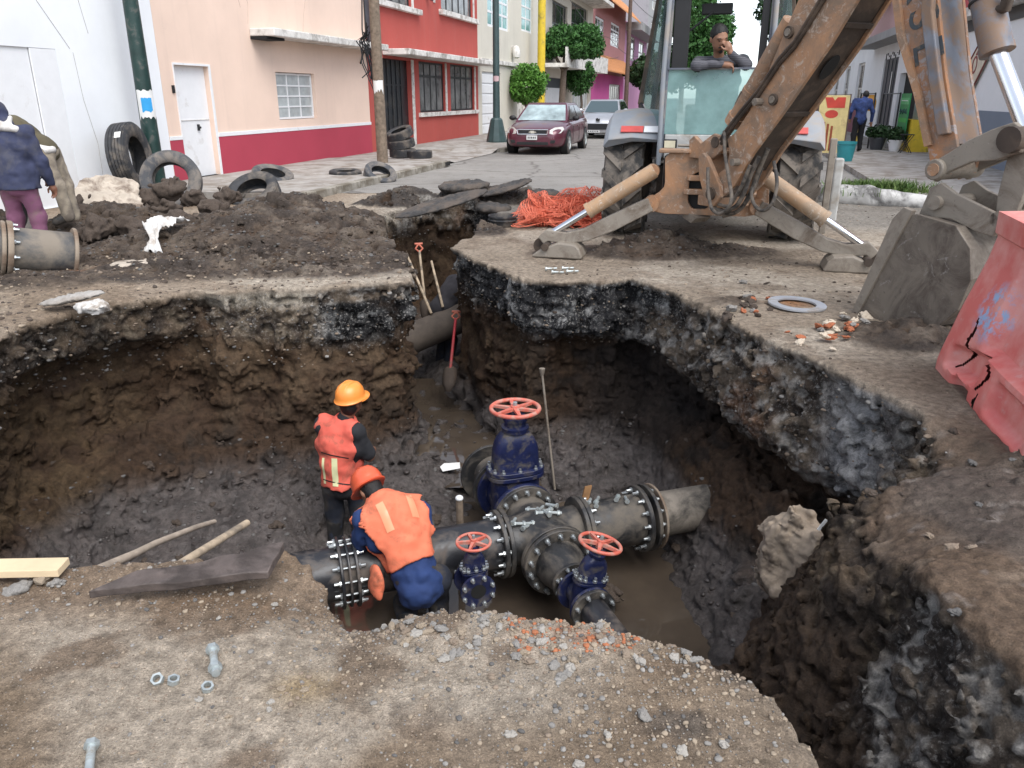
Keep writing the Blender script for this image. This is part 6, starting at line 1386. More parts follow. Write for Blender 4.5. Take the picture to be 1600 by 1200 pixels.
# --- passer-by on the right pavement
W6 = S(3.62, 25.75, .12); W6 = Vector(W6)
J6 = dict(pelvis=(0,0,.92), chest=(.02,.02,1.28), neck=(.06,.05,1.47), head=(.10,.09,1.56), shl=(-.20,.02,1.40), shr=(.22,.02,1.39), ell=(-.30,.02,1.12), elr=(.33,.0,1.10), wrl=(-.24,.14,.92), wrr=(.36,.06,.84),
          hipl=(-.10,0,.88), hipr=(.10,0,.88), knl=(-.11,.02,.48), knr=(.10,.08,.48), anl=(-.12,-.02,.09), anr=(.11,.02,.09), toel=(-.14,.14,.04), toer=(.14,.18,.04))
M['check_blue'] = mat('blue_check_shirt', (.028,.05,.15), .9, var=.5, scale=11)
o, P, g = figure('passer-by in blue checked shirt and black trousers walking away on the right pavement', W6, J6, dict(trousers='black_cloth', upper='check_blue', sleeve='long', bulk=.0, hem=.12, coarse=True, hemw=.14), (R_(-20),0,R_(165))) if M.setdefault('black_cloth', mat('black_cloth', (.008,.008,.010), .9)) else 0
sdf_obj('hair', M['hair'], [('e', P(0,.015,.025), (.085,.103,.10), (R_(-20),0,R_(165)))], o, .012, .03)
# --- operator leaning out of the cab
OP = Vector((2.33, 9.62, 1.0))
hr = (R_(22), R_(-6), R_(8))
J7 = dict(pelvis=(.06,.34,.30), chest=(.05,.02,.82), neck=(-.02,-.10,1.04), head=(-.055,-.20,1.245), shl=(.27,-.06,1.02), shr=(-.22,-.02,1.0), ell=(.24,-.30,.965), elr=(-.30,-.26,.965), wrl=(.045,-.345,1.095), wrr=(-.02,-.30,.975),
          hdl=(-.35,.12,.8), hul=(.5,-.8,.1), hdr=(1,-.05,-.1), hur=(0,0,1), curl=.75,
          hipl=(.14,.36,.26), hipr=(-.04,.36,.26), knl=(.18,.02,.2), knr=(-.08,.02,.2), anl=(.18,.06,.06), anr=(-.08,.06,.06), toel=(.18,-.06,.05), toer=(-.08,-.06,.05))
m_, t_, b_ = nodes('striped_shirt'); b_.inputs['Roughness'].default_value = .9
_w = t_.nodes.new('ShaderNodeTexWave'); _w.bands_direction = 'Z'; _w.inputs['Scale'].default_value = 17; _w.inputs['Distortion'].default_value = 1.5
_tc = t_.nodes.new('ShaderNodeTexCoord'); t_.links.new(_tc.outputs['Object'], _w.inputs['Vector']); t_.links.new(ramp(t_, _w.outputs['Fac'], .35, .6, (.055,.055,.065), (.105,.105,.12)), b_.inputs['Base Color']); M['stripe'] = m_
o, P, g = figure('digger operator in striped grey shirt leaning from the cab, hand on face', OP, J7, dict(trousers='jean', upper='stripe', sleeve='long', upname='shirt', bulk=-.006, wr=.016), hr, 1.12)
s = 1.12
sdf_obj('hair', M['hair'], [('e', P(0,.012,.034), (.084*s,.101*s,.102*s), hr), ('-h', P(0,-.072,.072), tuple(np.array(Euler(hr).to_matrix()) @ np.array((0,-.78,-.62))))], o, .007, .02, wr(.004, 40, 2))
sdf_obj('moustache', M['hair'], [('c', P(-.032,-.092,-.056), P(0,-.104,-.047), .007, .011), ('c', P(0,-.104,-.047), P(.032,-.092,-.056), .011, .007), ('e', P(0,-.080,-.104), (.022,.014,.016), hr)], o, .005, .01)
for sx in (-1, 1):
    MB().ball(P(sx*.030,-.086,.008), (.013,.008,.008), 10, 6).obj('eye', M['cab_dark'], o, smooth=180)
    MB().tube([P(sx*.014,-.098,.026), P(sx*.032,-.096,.032), P(sx*.052,-.082,.026)], [.005,.006,.004], 6).obj('eyebrow', M['hair'], o, smooth=180)
# ================================================================ the pipework in the pit
PC = Vector((.22, 5.40, -1.60)); PR = math.atan2(.324, .946)
PF = Matrix.Translation(PC) @ Matrix.Rotation(PR, 4, 'Z')     # x along the main pipe, -y towards the near bank
bolt_me = None
def bolt_mesh(l=.075, r=.013, nut=True):
    mb = MB(); mb.cyl((0,0,-.002), (0,0,r*1.25), r*1.75, n=6); mb.cyl((0,0,r*1.25), (0,0,l), r, n=8)
    return mb.mesh('bolt', M['zinc'], 40)
SB, BB = bolt_mesh(.034, .010), bolt_mesh(.05, .012)
def flange(parent, c, ax, r, t, nb, m, rin=0, br=None, both=False, rot0=0., name='flange'):
    """flat ring with hexagon bolts round it; the bolts are its children"""
    u, v, w = frame_from(ax); mb = MB(); rin = rin or r*.55
    mb.lathe([(rin,-t/2),(r*.985,-t/2),(r,-t/2+.005),(r,t/2-.005),(r*.985,t/2),(rin,t/2)], None, 40, True)
    f = link(name, mb.mesh(name, m, 35), parent, None); f.matrix_local = M4(c, u, v, w)
    br = br or r*.86
    for i in range(nb):
        a = 2*math.pi*(i+.5)/nb+rot0
        for sd in ((1, -1) if both else (1,)):
            b = link('bolt', BB if r > .2 else SB, f, (br*math.cos(a), br*math.sin(a), sd*t/2), (0 if sd > 0 else math.pi, 0, a))
    return f
def pthing(name, label, cat, loc, group=None): 
    return thing(name, label, cat, PF @ Vector(loc), PR, group)
X, Y = Vector((1,0,0)), Vector((0,1,0))
# cross
cr = pthing('pipe_cross', 'mud-smeared four-way pipe cross with bolted flanges in the middle of the pit', 'pipe fitting', (0,0,0))
sdf_obj('body', M['pipe_muddy'], [('c', (-.30,0,0), (.30,0,0), .20, .20), ('c', (0,-.30,0), (0,.28,0), .195, .195)], cr, .013, .09)
flange(cr, (-.30,0,0), -X, .265, .035, 14, M['pipe_muddy'], both=False); flange(cr, (.32,0,0), X, .265, .035, 14, M['pipe_muddy'])
flange(cr, (0,-.33,0), -Y, .27, .04, 14, M['pipe_muddy'], .19); flange(cr, (0,.33,0), -Y, .27, .04, 14, M['pipe_muddy'], .19)
# left pipe with its coupling
lp = pthing('water_main', 'long black water main running left from the pipe cross behind the bent worker', 'pipe', (-.32,0,0))
mb = MB(); mb.cyl((-2.35,0,0), (0,0,0), .20, n=36); mb.obj('barrel', M['pipe_black'], lp, smooth=50)
flange(lp, (-.025,0,0), -X, .265, .035, 14, M['pipe_muddy'])
c_ = pthing('pipe_coupling', 'black bolted double ring coupling on the left water main', 'pipe coupling', (-1.50,0,0))
flange(c_, (-.055,0,0), -X, .262, .022, 14, M['pipe_black'], .2); flange(c_, (.055,0,0), X, .262, .022, 14, M['pipe_black'], .2); flange(c_, (.0,0,0), X, .255, .018, 0, M['pipe_black'], .2, name='gasket_ring')
mb = MB()
for i in range(14):
    a = 2*math.pi*(i+.5)/14; mb.cyl((-.085,.226*math.cos(a),.226*math.sin(a)), (.085,.226*math.cos(a),.226*math.sin(a)), .008, n=6)
o_ = mb.obj('tie_rod', M['zinc'], c_); o_['kind'] = 'stuff'
# right pipe
rp = pthing('pipe_spool', 'short muddy flanged pipe to the right of the cross', 'pipe', (.36,0,0))
mb = MB(); mb.lathe([(.205,0),(.205,.5)], M4((0,0,0), (0,1,0), (0,0,1), (1,0,0)), 36); mb.obj('barrel', M['pipe_muddy'], rp, smooth=50)
flange(rp, (.0,0,0), X, .265, .035, 14, M['pipe_muddy'], .2); flange(rp, (.50,0,0), -X, .275, .035, 14, M['pipe_muddy'], .2)
ep = pthing('pipe_stub', 'tan mud-coated pipe stub vanishing into the right-hand bank', 'pipe', (.93,0,0))
mb = MB(); mb.lathe([(.19,0),(.185,.25),(.183,.62),(.178,.64),(.18,1.0)], M4((0,0,0), (0,1,0), (0,0,1), (1,0,0)), 36); mb.obj('barrel', mat('tan_mud_coat', (.20,.175,.145), .7, var=.25, scale=5, dirt=(.05,.045,.04), dirt_amt=.2, dirt_scale=3, bmp=.3), ep, smooth=50)
flange(ep, (.0,0,0), X, .275, .03, 14, M['pipe_muddy'], .18); flange(ep, (.06,0,0), X, .27, .02, 0, M['flange_tan'], .18, name='backing_ring')
# front branch: reducer
rd_ = pthing('pipe_reducer', 'grey muddy cone reducer on the near branch of the pipe cross', 'pipe fitting', (0,-.37,0))
mb = MB(); mb.lathe([(.19,0),(.185,.08),(.125,.27),(.115,.30)], M4((0,0,0), (1,0,0), (0,0,1), (0,-1,0)), 36); mb.obj('cone', M['pipe_muddy'], rd_, smooth=50)
flange(rd_, (0,-.015,0), -Y, .27, .035, 14, M['pipe_muddy'], .18); flange(rd_, (0,-.29,0), -Y, .155, .03, 8, M['pipe_muddy'], .1)
# gate valves
def handwheel(parent, c, R, ax, n, name='handwheel', m=None):
    u, v, w = frame_from(ax); m4 = M4((0,0,0), (1,0,0), (0,1,0), (0,0,1)); m = m or M['wheel_red']
    mb = MB(); mb.torus(R-R*.085, R*.085, None, 40, 10); mb.lathe([(0,.03),(R*.17,.025),(R*.19,-.02),(R*.14,-.05),(0,-.05)], None, 16)
    for i in range(n):
        a = 2*math.pi*i/n+.4; d = Vector((math.cos(a), math.sin(a), 0)); s_ = Vector((-math.sin(a), math.cos(a), 0))
        mb.loft([[tuple(d*(R*.1)+s_*(R*.10)+Vector((0,0,z))) if k else tuple(d*(R*.1)-s_*(R*.10)+Vector((0,0,z))) for k, z in ((0,-.012),(1,-.012),(1,.012),(0,.012))],
                 [tuple(d*(R*.88)+s_*(R*.055)+Vector((0,0,z))) if k else tuple(d*(R*.88)-s_*(R*.055)+Vector((0,0,z))) for k, z in ((0,-.010),(1,-.010),(1,.010),(0,.010))]])
    h = link(name, mb.mesh(name, m, 45), parent); h.matrix_local = M4(c, u, v, w)
    nut = MB().cyl((0,0,.025), (0,0,.055), R*.085, n=6).obj('nut', M['galv'], h); return h
def oval_ring(w, d, n=40, p=3.0):
    out = []
    for i in range(n):
        a = 2*math.pi*i/n; c, s = math.cos(a), math.sin(a)
        out.append((w*math.copysign(abs(c)**(2/p), c), d*math.copysign(abs(s)**(2/p), s)))
    return out
def valve(name, label, M_root, k, nb, wr_, spokes, back=True, fr=.27, frontpipe=False):
    """k scales a 300 mm gate valve; flow along local y, stem up z"""
    o = bpy.data.objects.new(name, None); C.objects.link(o); o.matrix_world = M_root; tag(o, label, 'gate valve', 'blue gate valves with red handwheels')
    o.rotation_mode = 'XYZ'
    W, Dp = .205*k, .115*k
    mb = MB(); mb.cyl((0,-.22*k,0), (0,.22*k,0), .19*k, n=28)
    rings = [[(x*f, y*f, z) for x, y in oval_ring(W, Dp)] for z, f in ((-.24*k,.55),(-.18*k,.85),(-.05*k,1.0),(.27*k,1.0))]
    mb.loft(rings); mb.obj('body', M['cast_blue'], o, smooth=45)
    mb = MB()
    for z0, z1, e in ((.255*k,.292*k,.036*k),(.298*k,.335*k,.036*k)):
        r = [(x*(W+e)/W, y*(Dp+e)/Dp) for x, y in oval_ring(W, Dp)]; mb.loft([[(x,y,z0) for x, y in r],[(x,y,z1) for x, y in r]])
    bf = mb.obj('bonnet_flange', M['cast_blue'], o, smooth=35, bevel=.004*k)
    rr = oval_ring(W+.018*k, Dp+.018*k, 12, 3.0)
    for i, (x, y) in enumerate(rr): link('bolt', SB, bf, (x, y, .335*k))
    rings = []
    for z, f in ((.33,1.0),(.44,1.0),(.50,.97),(.55,.90),(.60,.78),(.635,.64),(.66,.46),(.668,.36)):
        rings.append([(x*f, y*max(.72, min(1, f*1.3)), z*k) for x, y in oval_ring(W*.95, Dp*.92, 44, 3.6)])
    mb = MB(); mb.loft(rings); mb.obj('bonnet', M['cast_blue'], o, smooth=45)
    mb = MB(); mb.lathe([(.11*k,.66*k),(.115*k,.70*k),(.09*k,.71*k),(.085*k,.75*k),(.10*k,.755*k),(.10*k,.785*k),(.05*k,.79*k),(.045*k,.84*k)], None, 20); mb.obj('gland', M['cast_blue'], o, smooth=40)
    handwheel(o, (0,0,.855*k), wr_, (0,0,1), spokes)
    f1 = flange(o, (0,-.225*k,0), (0,-1,0), fr*k, .035*k+.008, nb, M['cast_blue'], .13*k); flange(o, (0,.225*k,0), (0,1,0), fr*k, .035*k+.008, nb, M['cast_blue'], .13*k)
    return o
big = PF @ Matrix.Translation((.0,.60,.0)); valve('gate_valve', 'largest blue gate valve with red handwheel standing behind the pipe cross', big, 1.0, 14, .215, 6)
bp_ = pthing('flanged_pipe', 'dark flanged pipe behind the largest valve leading into the trench', 'pipe', (-.02,.88,0))
mb = MB(); mb.lathe([(.18,0),(.18,.35),(.19,.36)], M4((0,0,0), (1,0,0), (0,0,1), (0,1,0)), 36); mb.obj('barrel', M['pipe_muddy'], bp_, smooth=50)
flange(bp_, (0,.012,0), Y, .27, .035, 14, M['pipe_muddy'], .17); f_ = flange(bp_, (-.02,.30,0), Y, .28, .035, 12, M['pipe_muddy'], .13)
s2 = PF @ Matrix.Translation((.0,-.86,.0)) @ Matrix.Rotation(R_(14), 4, 'Y'); valve('gate_valve', 'small blue gate valve with tilted red handwheel on the near branch pipe', s2, .50, 8, .155, 5, fr=.31)
np_ = pthing('branch_pipe', 'short black pipe from the tilted small valve dipping under the near gravel lip', 'pipe', (0,-.98,0))
mb = MB(); mb.cyl((0,-.015,0), (.03,-.62,-.04), .10, n=28); mb.obj('barrel', M['pipe_black'], np_, smooth=50); flange(np_, (0,-.03,0), -Y, .158, .03, 8, M['pipe_muddy'], .1)
s3 = PF @ Matrix.Translation((-.66,-.42,-.02)); valve('gate_valve', 'small blue gate valve with open flange and red handwheel beside the bent worker', s3, .40, 8, .128, 5, fr=.32)
mb = MB(); mb.cyl((-.66,-.335,-.02), (-.66,-.15,-.02), .07, n=20); mb.v = [tuple(PF @ Vector(p)) for p in mb.v]
tee = mb.obj('pipe_nipple', M['pipe_black'], None, smooth=50, label='short black nipple joining the open-flanged small valve to the water main', cat='pipe')
v3_ = [q for q in C.objects if q.get('label', '').startswith('small blue gate valve with open flange')][0]
MB().cyl((0,-.1035,0), (0,-.1045,0), .056, n=22).obj('bore', M['dark_gap'], v3_)
# loose bolts on top of the cross and the spool
lb = MB(); lb.cyl((-.05,0,0), (-.035,0,0), .021, n=6); lb.cyl((-.035,0,0), (.055,0,0), .0125, n=8); LB = lb.mesh('bolt', M['galv'], 40)
lb = MB(); lb.cyl((-.05,0,0), (-.035,0,0), .021, n=6); lb.cyl((-.035,0,0), (.055,0,0), .0125, n=8); lb.lathe([(.013,.02),(.022,.02),(.022,.04),(.013,.04)], M4((0,0,0),(0,1,0),(0,0,1),(1,0,0)), 6, True); LB2 = lb.mesh('bolt', M['galv'], 40)
spots = [(-.20,-.09,.2),(-.16,-.12,.9),(-.13,-.10,.4),(-.24,-.06,1.3),(.0,-.02,.3),(.03,-.06,2.0),(.06,.0,.7),(.02,.05,1.1),(.09,-.07,.1),(.11,.03,2.6),(-.04,.07,2.9),(.42,.02,1.2),(.46,-.03,1.5),(.50,.03,1.3),(.66,.0,1.25),(.72,-.04,1.6)]
for i, (x, y, a) in enumerate(spots):
    R = .203 if x < .3 else .206
    z = math.sqrt(max(R*R-y*y, 0))+.018+(.022 if i in (5,8,9) else 0)
    nm = ['on the left shoulder of the pipe cross','on the middle of the pipe cross','on the right-hand spool pipe'][0 if x < -.08 else (1 if x < .3 else 2)]
    o_ = link('bolt', LB if i % 2 else LB2, None, PF @ Vector((x, y, z)), (0, .12, a), label='loose galvanised bolt lying '+nm, cat='bolt', group='loose bolts '+nm)
# rod, stakes
o_ = MB(); a, b = D(847, 583, 6.75), D(867, 765, 6.55); o_.tube([a, b], .011, 8); o_.lathe([(.0,.05),(.028,.045),(.022,0),(.012,-.03)], Matrix.Translation(a), 10)
o_.obj('steel_rod', M['cat_grey'], None, smooth=50, label='thin steel rod with a flared cap standing behind the largest valve', cat='rod')
th_ = thing('marker_stake', 'short dark stake with a white knob left of the pipe cross', 'stake', D(719, 830, 5.75))
mb = MB(); mb.cyl((0,0,-.1), (0,0,.30), .030, n=10); mb.obj('shaft', M['wood_pole'], th_); MB().ball((0,0,.31), (.035,.035,.025), 12, 6).obj('knob', M['white'], th_, smooth=180)
mb = MB(); mb.loft([[(-.035,-.01,-.2),(.035,-.01,-.2),(.035,.01,-.2),(-.035,.01,-.2)],[(-.01,-.01,.17),(.05,-.01,.19),(.05,.01,.19),(-.01,.01,.17)]])
mb.obj('wooden_peg', mat('ochre_wood', (.26,.14,.06), .8, var=.3, scale=14), None, D(910, 790, 6.05), (R_(-10), R_(12), .2), label='flat ochre wooden peg stuck in the mud behind the spool pipe', cat='peg')
# pipe crossing the far trench
a, b = D(630, 535, 9.95), D(735, 490, 10.35)
op = thing('old_pipe', 'wide muddy pipe crossing low in the far trench', 'pipe', a); MB().cyl((0,0,0), (b-a), .20, n=28).obj('barrel', mat('muddy_trench_pipe', (.10,.08,.065), .85, var=.3, bmp=.4), op, smooth=50)
# ================================================================ parked cars
def car_paint(name, col, metal=.3):
    m, t, b = nodes(name); b.inputs['Base Color'].default_value = c4(col); b.inputs['Roughness'].default_value = .32; b.inputs['Metallic'].default_value = metal; b.inputs['Coat Weight'].default_value = .7; b.inputs['Coat Roughness'].default_value = .08
    n = tex_noise(t, 3, 6); o = ramp(t, n.outputs['Fac'], .35, .7, tuple(c*.9 for c in col), tuple(c*1.1+.01 for c in col)); t.links.new(o, b.inputs['Base Color']); return m
def interp(tab, y):
    for (y0, v0), (y1, v1) in zip(tab, tab[1:]):
        if y <= y1: t = (y-y0)/(y1-y0); t = max(0, t); return v0+(v1-v0)*t
    return tab[-1][1]
def car(label, paint, loc, L, W, spec, group='cars parked along the left kerb'):
    """front at local y = 0, towards the viewer; spec gives side profile tables"""
    o = thing('parked_car', label, 'car', loc, -TH, group)
    hw = W/2; deck, width, low = spec['deck'], spec['width'], spec['low']
    ys = [0,.03,.10,.22,.4,.6,.8,1.0,1.2,1.5,1.8,2.2,2.6,3.0,3.4,3.7,4.0,4.2,4.4,4.55,4.68,4.76]; ys = [y*L/4.76 for y in ys]
    rings = []
    for y in ys:
        w = hw*interp(width, y/L); zt = interp(deck, y/L); zb = interp(low, y/L); zm = zb+(zt-zb)*.55
        half = [(0,zb),(w*.80,zb),(w*.95,zb+.05),(w,zb+.18),(w*1.0,zm),(w*.985,zm+(zt-zm)*.45),(w*.93,zt-.045),(w*.80,zt-.005),(w*.4,zt+.018),(0,zt+.022)]
        rings.append([(x,y,z) for x, z in half]+[(-x,y,z) for x, z in half[-2:0:-1]])
    mb = MB(); mb.loft(rings); body = mb.obj('body', paint, o, smooth=45)
    s = body.modifiers.new('sub', 'SUBSURF'); s.levels = s.render_levels = 1
    # cabin: belt ring to roof ring
    gh = spec['cabin']    # (y_base_front, y_roof_front, y_roof_rear, y_base_rear, z_roof)
    yb0, yr0, yr1, yb1, zr = [gh[0]*L, gh[1]*L, gh[2]*L, gh[3]*L, gh[4]]
    zb0, zb1 = interp(deck, gh[0])-.01, interp(deck, gh[3])-.01; bw = hw*.86; rw = hw*.66
    zs0 = interp(deck, gh[1]+.02)-.01
    def gpt(t, sgn, f):   # f 0 belt..1 roof, t 0 front..1 rear
        yb = yb0+(yb1-yb0)*t; yr = yr0+(yr1-yr0)*t; zb = interp(deck, yb/L)-.02
        bulge = 1+.03*math.sin(math.pi*f)
        return (sgn*(bw+(rw-bw)*f)*bulge, yb+(yr-yb)*f, zb+(zr-.04-zb)*f)
    N = 8; rings = []
    for f in (0,.25,.5,.75,.93,1.0):
        k = 1 if f < 1 else .93; zadd = 0 if f < 1 else .03
        ring = [gpt(i/N, -1, f) for i in range(N+1)]+[gpt(i/N, 1, f) for i in range(N, -1, -1)]
        cx = 0; cy = (ring[0][1]+ring[N][1])/2; rings.append([(x*k, cy+(y-cy)*(.97 if f == 1 else 1), z+zadd) for x, y, z in ring])
    mb = MB(); mb.loft(rings); mb.add([(0,0,0)], []) if 0 else None
    mb.obj('cabin', paint, o, smooth=50)
    def pane(name, pts, m, out):
        c = Vector((0,(yb0+yb1)/2,.9)); V = [Vector(p) for p in pts]; n = (V[1]-V[0]).cross(V[2]-V[0]).normalized()
        if n.dot((V[0]+V[2])/2-c) < 0: n = -n
        MB().add([tuple(p+n*out) for p in V], [tuple(range(len(V)))]).obj(name, m, o)
    q = lambda t, s_, f: gpt(t, s_, f)
    a, b_, c_, d_ = q(0,-1,.08), q(0,1,.08), q(0,1,.93), q(0,-1,.93); ins = lambda p: (p[0]*.93, p[1], p[2])
    pane('windscreen', [ins(a), ins(b_), ins(c_), ins(d_)], spec['screen'], .012)
    a, b_, c_, d_ = q(1,-1,.1), q(1,1,.1), q(1,1,.92), q(1,-1,.92); pane('rear_window', [ins(a), ins(b_), ins(c_), ins(d_)], M['pane_dk'], .012)
    for s_ in (-1, 1):
        pane('side_window', [q(.07,s_,.12), q(.50,s_,.12), q(.50,s_,.88), q(.16,s_,.88)], M['pane_dk'], .024)
        pane('side_window', [q(.54,s_,.12), q(.92,s_,.14), q(.84,s_,.86), q(.54,s_,.88)], M['pane_dk'], .024)
        pz = interp(deck, gh[0]+.06); mb = MB(); mb.ball((s_*(hw*.97+.09), yb0+.42, pz+.07), (.11,.07,.075), 12, 8); mb.tube([(s_*hw*.86,yb0+.42,pz+.03),(s_*(hw+.05),yb0+.42,pz+.05)], .03, 6); mb.obj('wing_mirror', spec.get('mirror', M['cab_dark']), o, smooth=60)
        # door seams and handles
        for yy in (yb0+.36, yb0+1.38, yb0+2.25):
            w = hw*interp(width, yy/L); mb = MB(); mb.box(s_*w*1.0-.004, s_*w*1.0+.004, yy-.006, yy+.006, .32, interp(deck, yy/L)-.16); mb.obj('door_seam', M['cab_dark'], o)
        for yy in (yb0+1.18, yb0+2.05):
            w = hw*interp(width, yy/L); mb = MB(); mb.box(s_*w*.99-.012, s_*w*.99+.025, yy-.09, yy+.09, interp(deck, yy/L)-.20, interp(deck, yy/L)-.165); mb.obj('door_handle', paint, o, bevel=.008)
    # wheels
    for wy in spec['axles']:
        for s_ in (-1, 1):
            y = wy*L; w = hw*interp(width, wy); R = spec['R']
            mb = MB(); mb.cyl((s_*(w-.20),y,R*1.04), (s_*(w+.006),y,R*1.04), R*1.14, n=28); mb.obj('wheel_arch', M['dark_gap'], o)
            mb = MB(); mb.lathe([(R*.62,-.10),(R*.9,-.105),(R*.985,-.085),(R,-.05),(R,.05),(R*.985,.085),(R*.9,.105),(R*.62,.10)], None, 30, True)
            t = mb.obj('tyre', M['rubber'], o, (s_*(w-.075), y, R), (0,R_(90)*s_,0), smooth=40)
            mb = MB(); mb.lathe([(R*.63,.085),(R*.60,.10),(R*.56,.07),(R*.2,.075),(R*.14,.10),(0,.10)], None, 24)
            rm = mb.obj('rim', M['galv'], t, smooth=40)
            for k in range(7):
                a = 2*math.pi*k/7; mb = MB(); mb.box(R*.2,R*.48,-.05,.05,.076,.080,Matrix.Rotation(a, 4, 'Z')) ; mb.obj('rim_gap', M['dark_gap'], rm)
    return o, hw, paint
def front_quad(o, name, m, pts, W, L, spec, d=.02):
    pass
def face_plate(o, name, m, poly, y, t=.03, bevel=.008, tilt=0):
    """polygon in x,z on the car's front, standing off at depth y"""
    mb = MB(); mb.prism(poly, M4((0,y,0),(1,0,0),(0,math.sin(tilt),math.cos(tilt)),(0,-math.cos(tilt),math.sin(tilt))), 0, t); return mb.obj(name, m, o, bevel=bevel)
lens = mat('clear_headlamp', (.62,.60,.56), .12, .3, var=.12, spec=.9); plate_m = mat('number_plate', (.62,.63,.62), .5, var=.06)
chrome_d = mat('satin_chrome', (.6,.6,.62), .25, .9)
paintA = car_paint('maroon_car_paint', (.105,.018,.034), .25)
sunshade = mat('foil_sunshade_behind_glass', (.42,.52,.52), .22, .35, var=.45, scale=2.5, spec=.9)
A = dict(deck=[(0,.58),(.012,.70),(.05,.76),(.14,.86),(.26,.94),(.5,.96),(.78,1.0),(.93,1.02),(.985,.96),(1,.80)], width=[(0,.62),(.02,.78),(.06,.90),(.14,.97),(.3,1),(.75,1),(.92,.96),(.98,.86),(1,.7)],
    low=[(0,.26),(.06,.20),(.2,.19),(.8,.19),(.95,.26),(1,.4)], cabin=(.235,.42,.74,.90,1.46), axles=(.19,.775), R=.325, screen=sunshade)
o, hw, _ = car('maroon four-door saloon parked with a foil sunshade behind its windscreen', paintA, S(-5.58, 23.55, 0), 4.75, 1.88, A)
face_plate(o, 'grille', M['black_metal'], [(-.40,.60),(.40,.60),(.43,.71),(-.43,.71)], .05, .06)
mb = MB(); 
for a, b in (((-.44,.595),(.44,.595)),((.44,.595),(.47,.725)),((.47,.725),(-.47,.725)),((-.47,.725),(-.44,.595))): mb.cyl((a[0],-.012,a[1]), (b[0],-.012,b[1]), .016, n=6)
mb.obj('grille_trim', chrome_d, o)
face_plate(o, 'badge', mat('pale_gold_badge', (.72,.68,.58), .3, .6), [(-.11,.645),(-.05,.645),(-.05,.625),(.06,.625),(.06,.645),(.12,.645),(.10,.672),(.05,.672),(.05,.692),(-.06,.692),(-.06,.672),(-.10,.672)], -.012, .012, .0)
for s_ in (-1, 1):
    mb = MB(); pts0 = [(.50,.03,.60),(.62,.06,.585),(.80,.22,.615),(.86,.46,.72),(.80,.50,.79),(.62,.22,.775),(.50,.06,.70)]
    mb.loft([[(s_*x, y+.05, z) for x, y, z in pts0],[(s_*x*1.005, y-.018, z+.012) for x, y, z in pts0]]); mb.obj('headlight', lens, o, smooth=50, bevel=.01)
    face_plate(o, 'fog_lamp_bezel', M['cab_dark'], [(s_*.52,.34),(s_*.66,.35),(s_*.68,.43),(s_*.54,.44)], .06, .05)
face_plate(o, 'lower_intake', M['cab_dark'], [(-.48,.30),(.48,.30),(.46,.38),(-.46,.38)], .02, .05)
pl = face_plate(o, 'number_plate', plate_m, [(-.17,.44),(.15,.44),(.15,.565),(-.17,.565)], -.03, .02, .004)
for i in range(5): MB().box(-.13+i*.052,-.10+i*.052,-.052,-.0505,.475,.53).obj('digit', M['cab_dark'], pl)
paintB = car_paint('silver_car_paint', (.50,.51,.53), .6)
Bq = dict(deck=[(0,.52),(.012,.66),(.05,.80),(.14,.93),(.26,1.02),(.5,1.02),(.78,1.04),(.93,1.08),(.985,1.02),(1,.80)], width=[(0,.66),(.02,.82),(.06,.92),(.14,.97),(.3,1),(.75,1),(.92,.97),(.98,.9),(1,.75)],
    low=[(0,.24),(.06,.19),(.2,.18),(.8,.19),(.95,.26),(1,.4)], cabin=(.215,.40,.86,.97,1.52), axles=(.20,.81), R=.315, screen=M['pane_scr'] if 'pane_scr' in M else glass('grey_windscreen', (.06,.09,.10), .06), mirror=paintB)
o, hw, _ = car('silver hatchback parked behind the maroon saloon', paintB, S(-5.2, 33.4, 0), 4.1, 1.78, Bq)
face_plate(o, 'intake', M['black_metal'], [(-.52,.37),(.36,.37),(.62,.55),(.56,.60),(-.56,.60)], .0, .05); face_plate(o, 'bumper_strip', M['cab_dark'], [(.66,.58),(.80,.60),(.82,.66),(.70,.66)], .12, .08)
for s_ in (-1, 1):
    mb = MB(); pts0 = [(.42,.12,.70),(.62,.10,.66),(.80,.28,.72),(.85,.62,.94),(.78,.60,.96),(.55,.30,.83)]
    mb.loft([[(s_*x, y+.05, z) for x, y, z in pts0],[(s_*x, y-.03, z+.012) for x, y, z in pts0]]); mb.obj('headlight', lens, o, smooth=50, bevel=.01)
    face_plate(o, 'fog_lamp', chrome_d, [(s_*.60,.36),(s_*.68,.36),(s_*.70,.43),(s_*.62,.43)], .03, .05)
face_plate(o, 'badge', M['cab_dark'], [(-.09,.71),(-.03,.68),(.0,.70),(.04,.68),(.09,.72),(.07,.80),(.02,.78),(-.02,.82),(-.08,.79)], .03, .03, .004)
pl = face_plate(o, 'number_plate', plate_m, [(-.50,.25),(.10,.25),(.10,.345),(-.50,.345)], -.02, .02, .004)
for i in range(7): MB().box(-.45+i*.075,-.41+i*.075,-.042,-.0405,.275,.325).obj('digit', M['cab_dark'], pl)
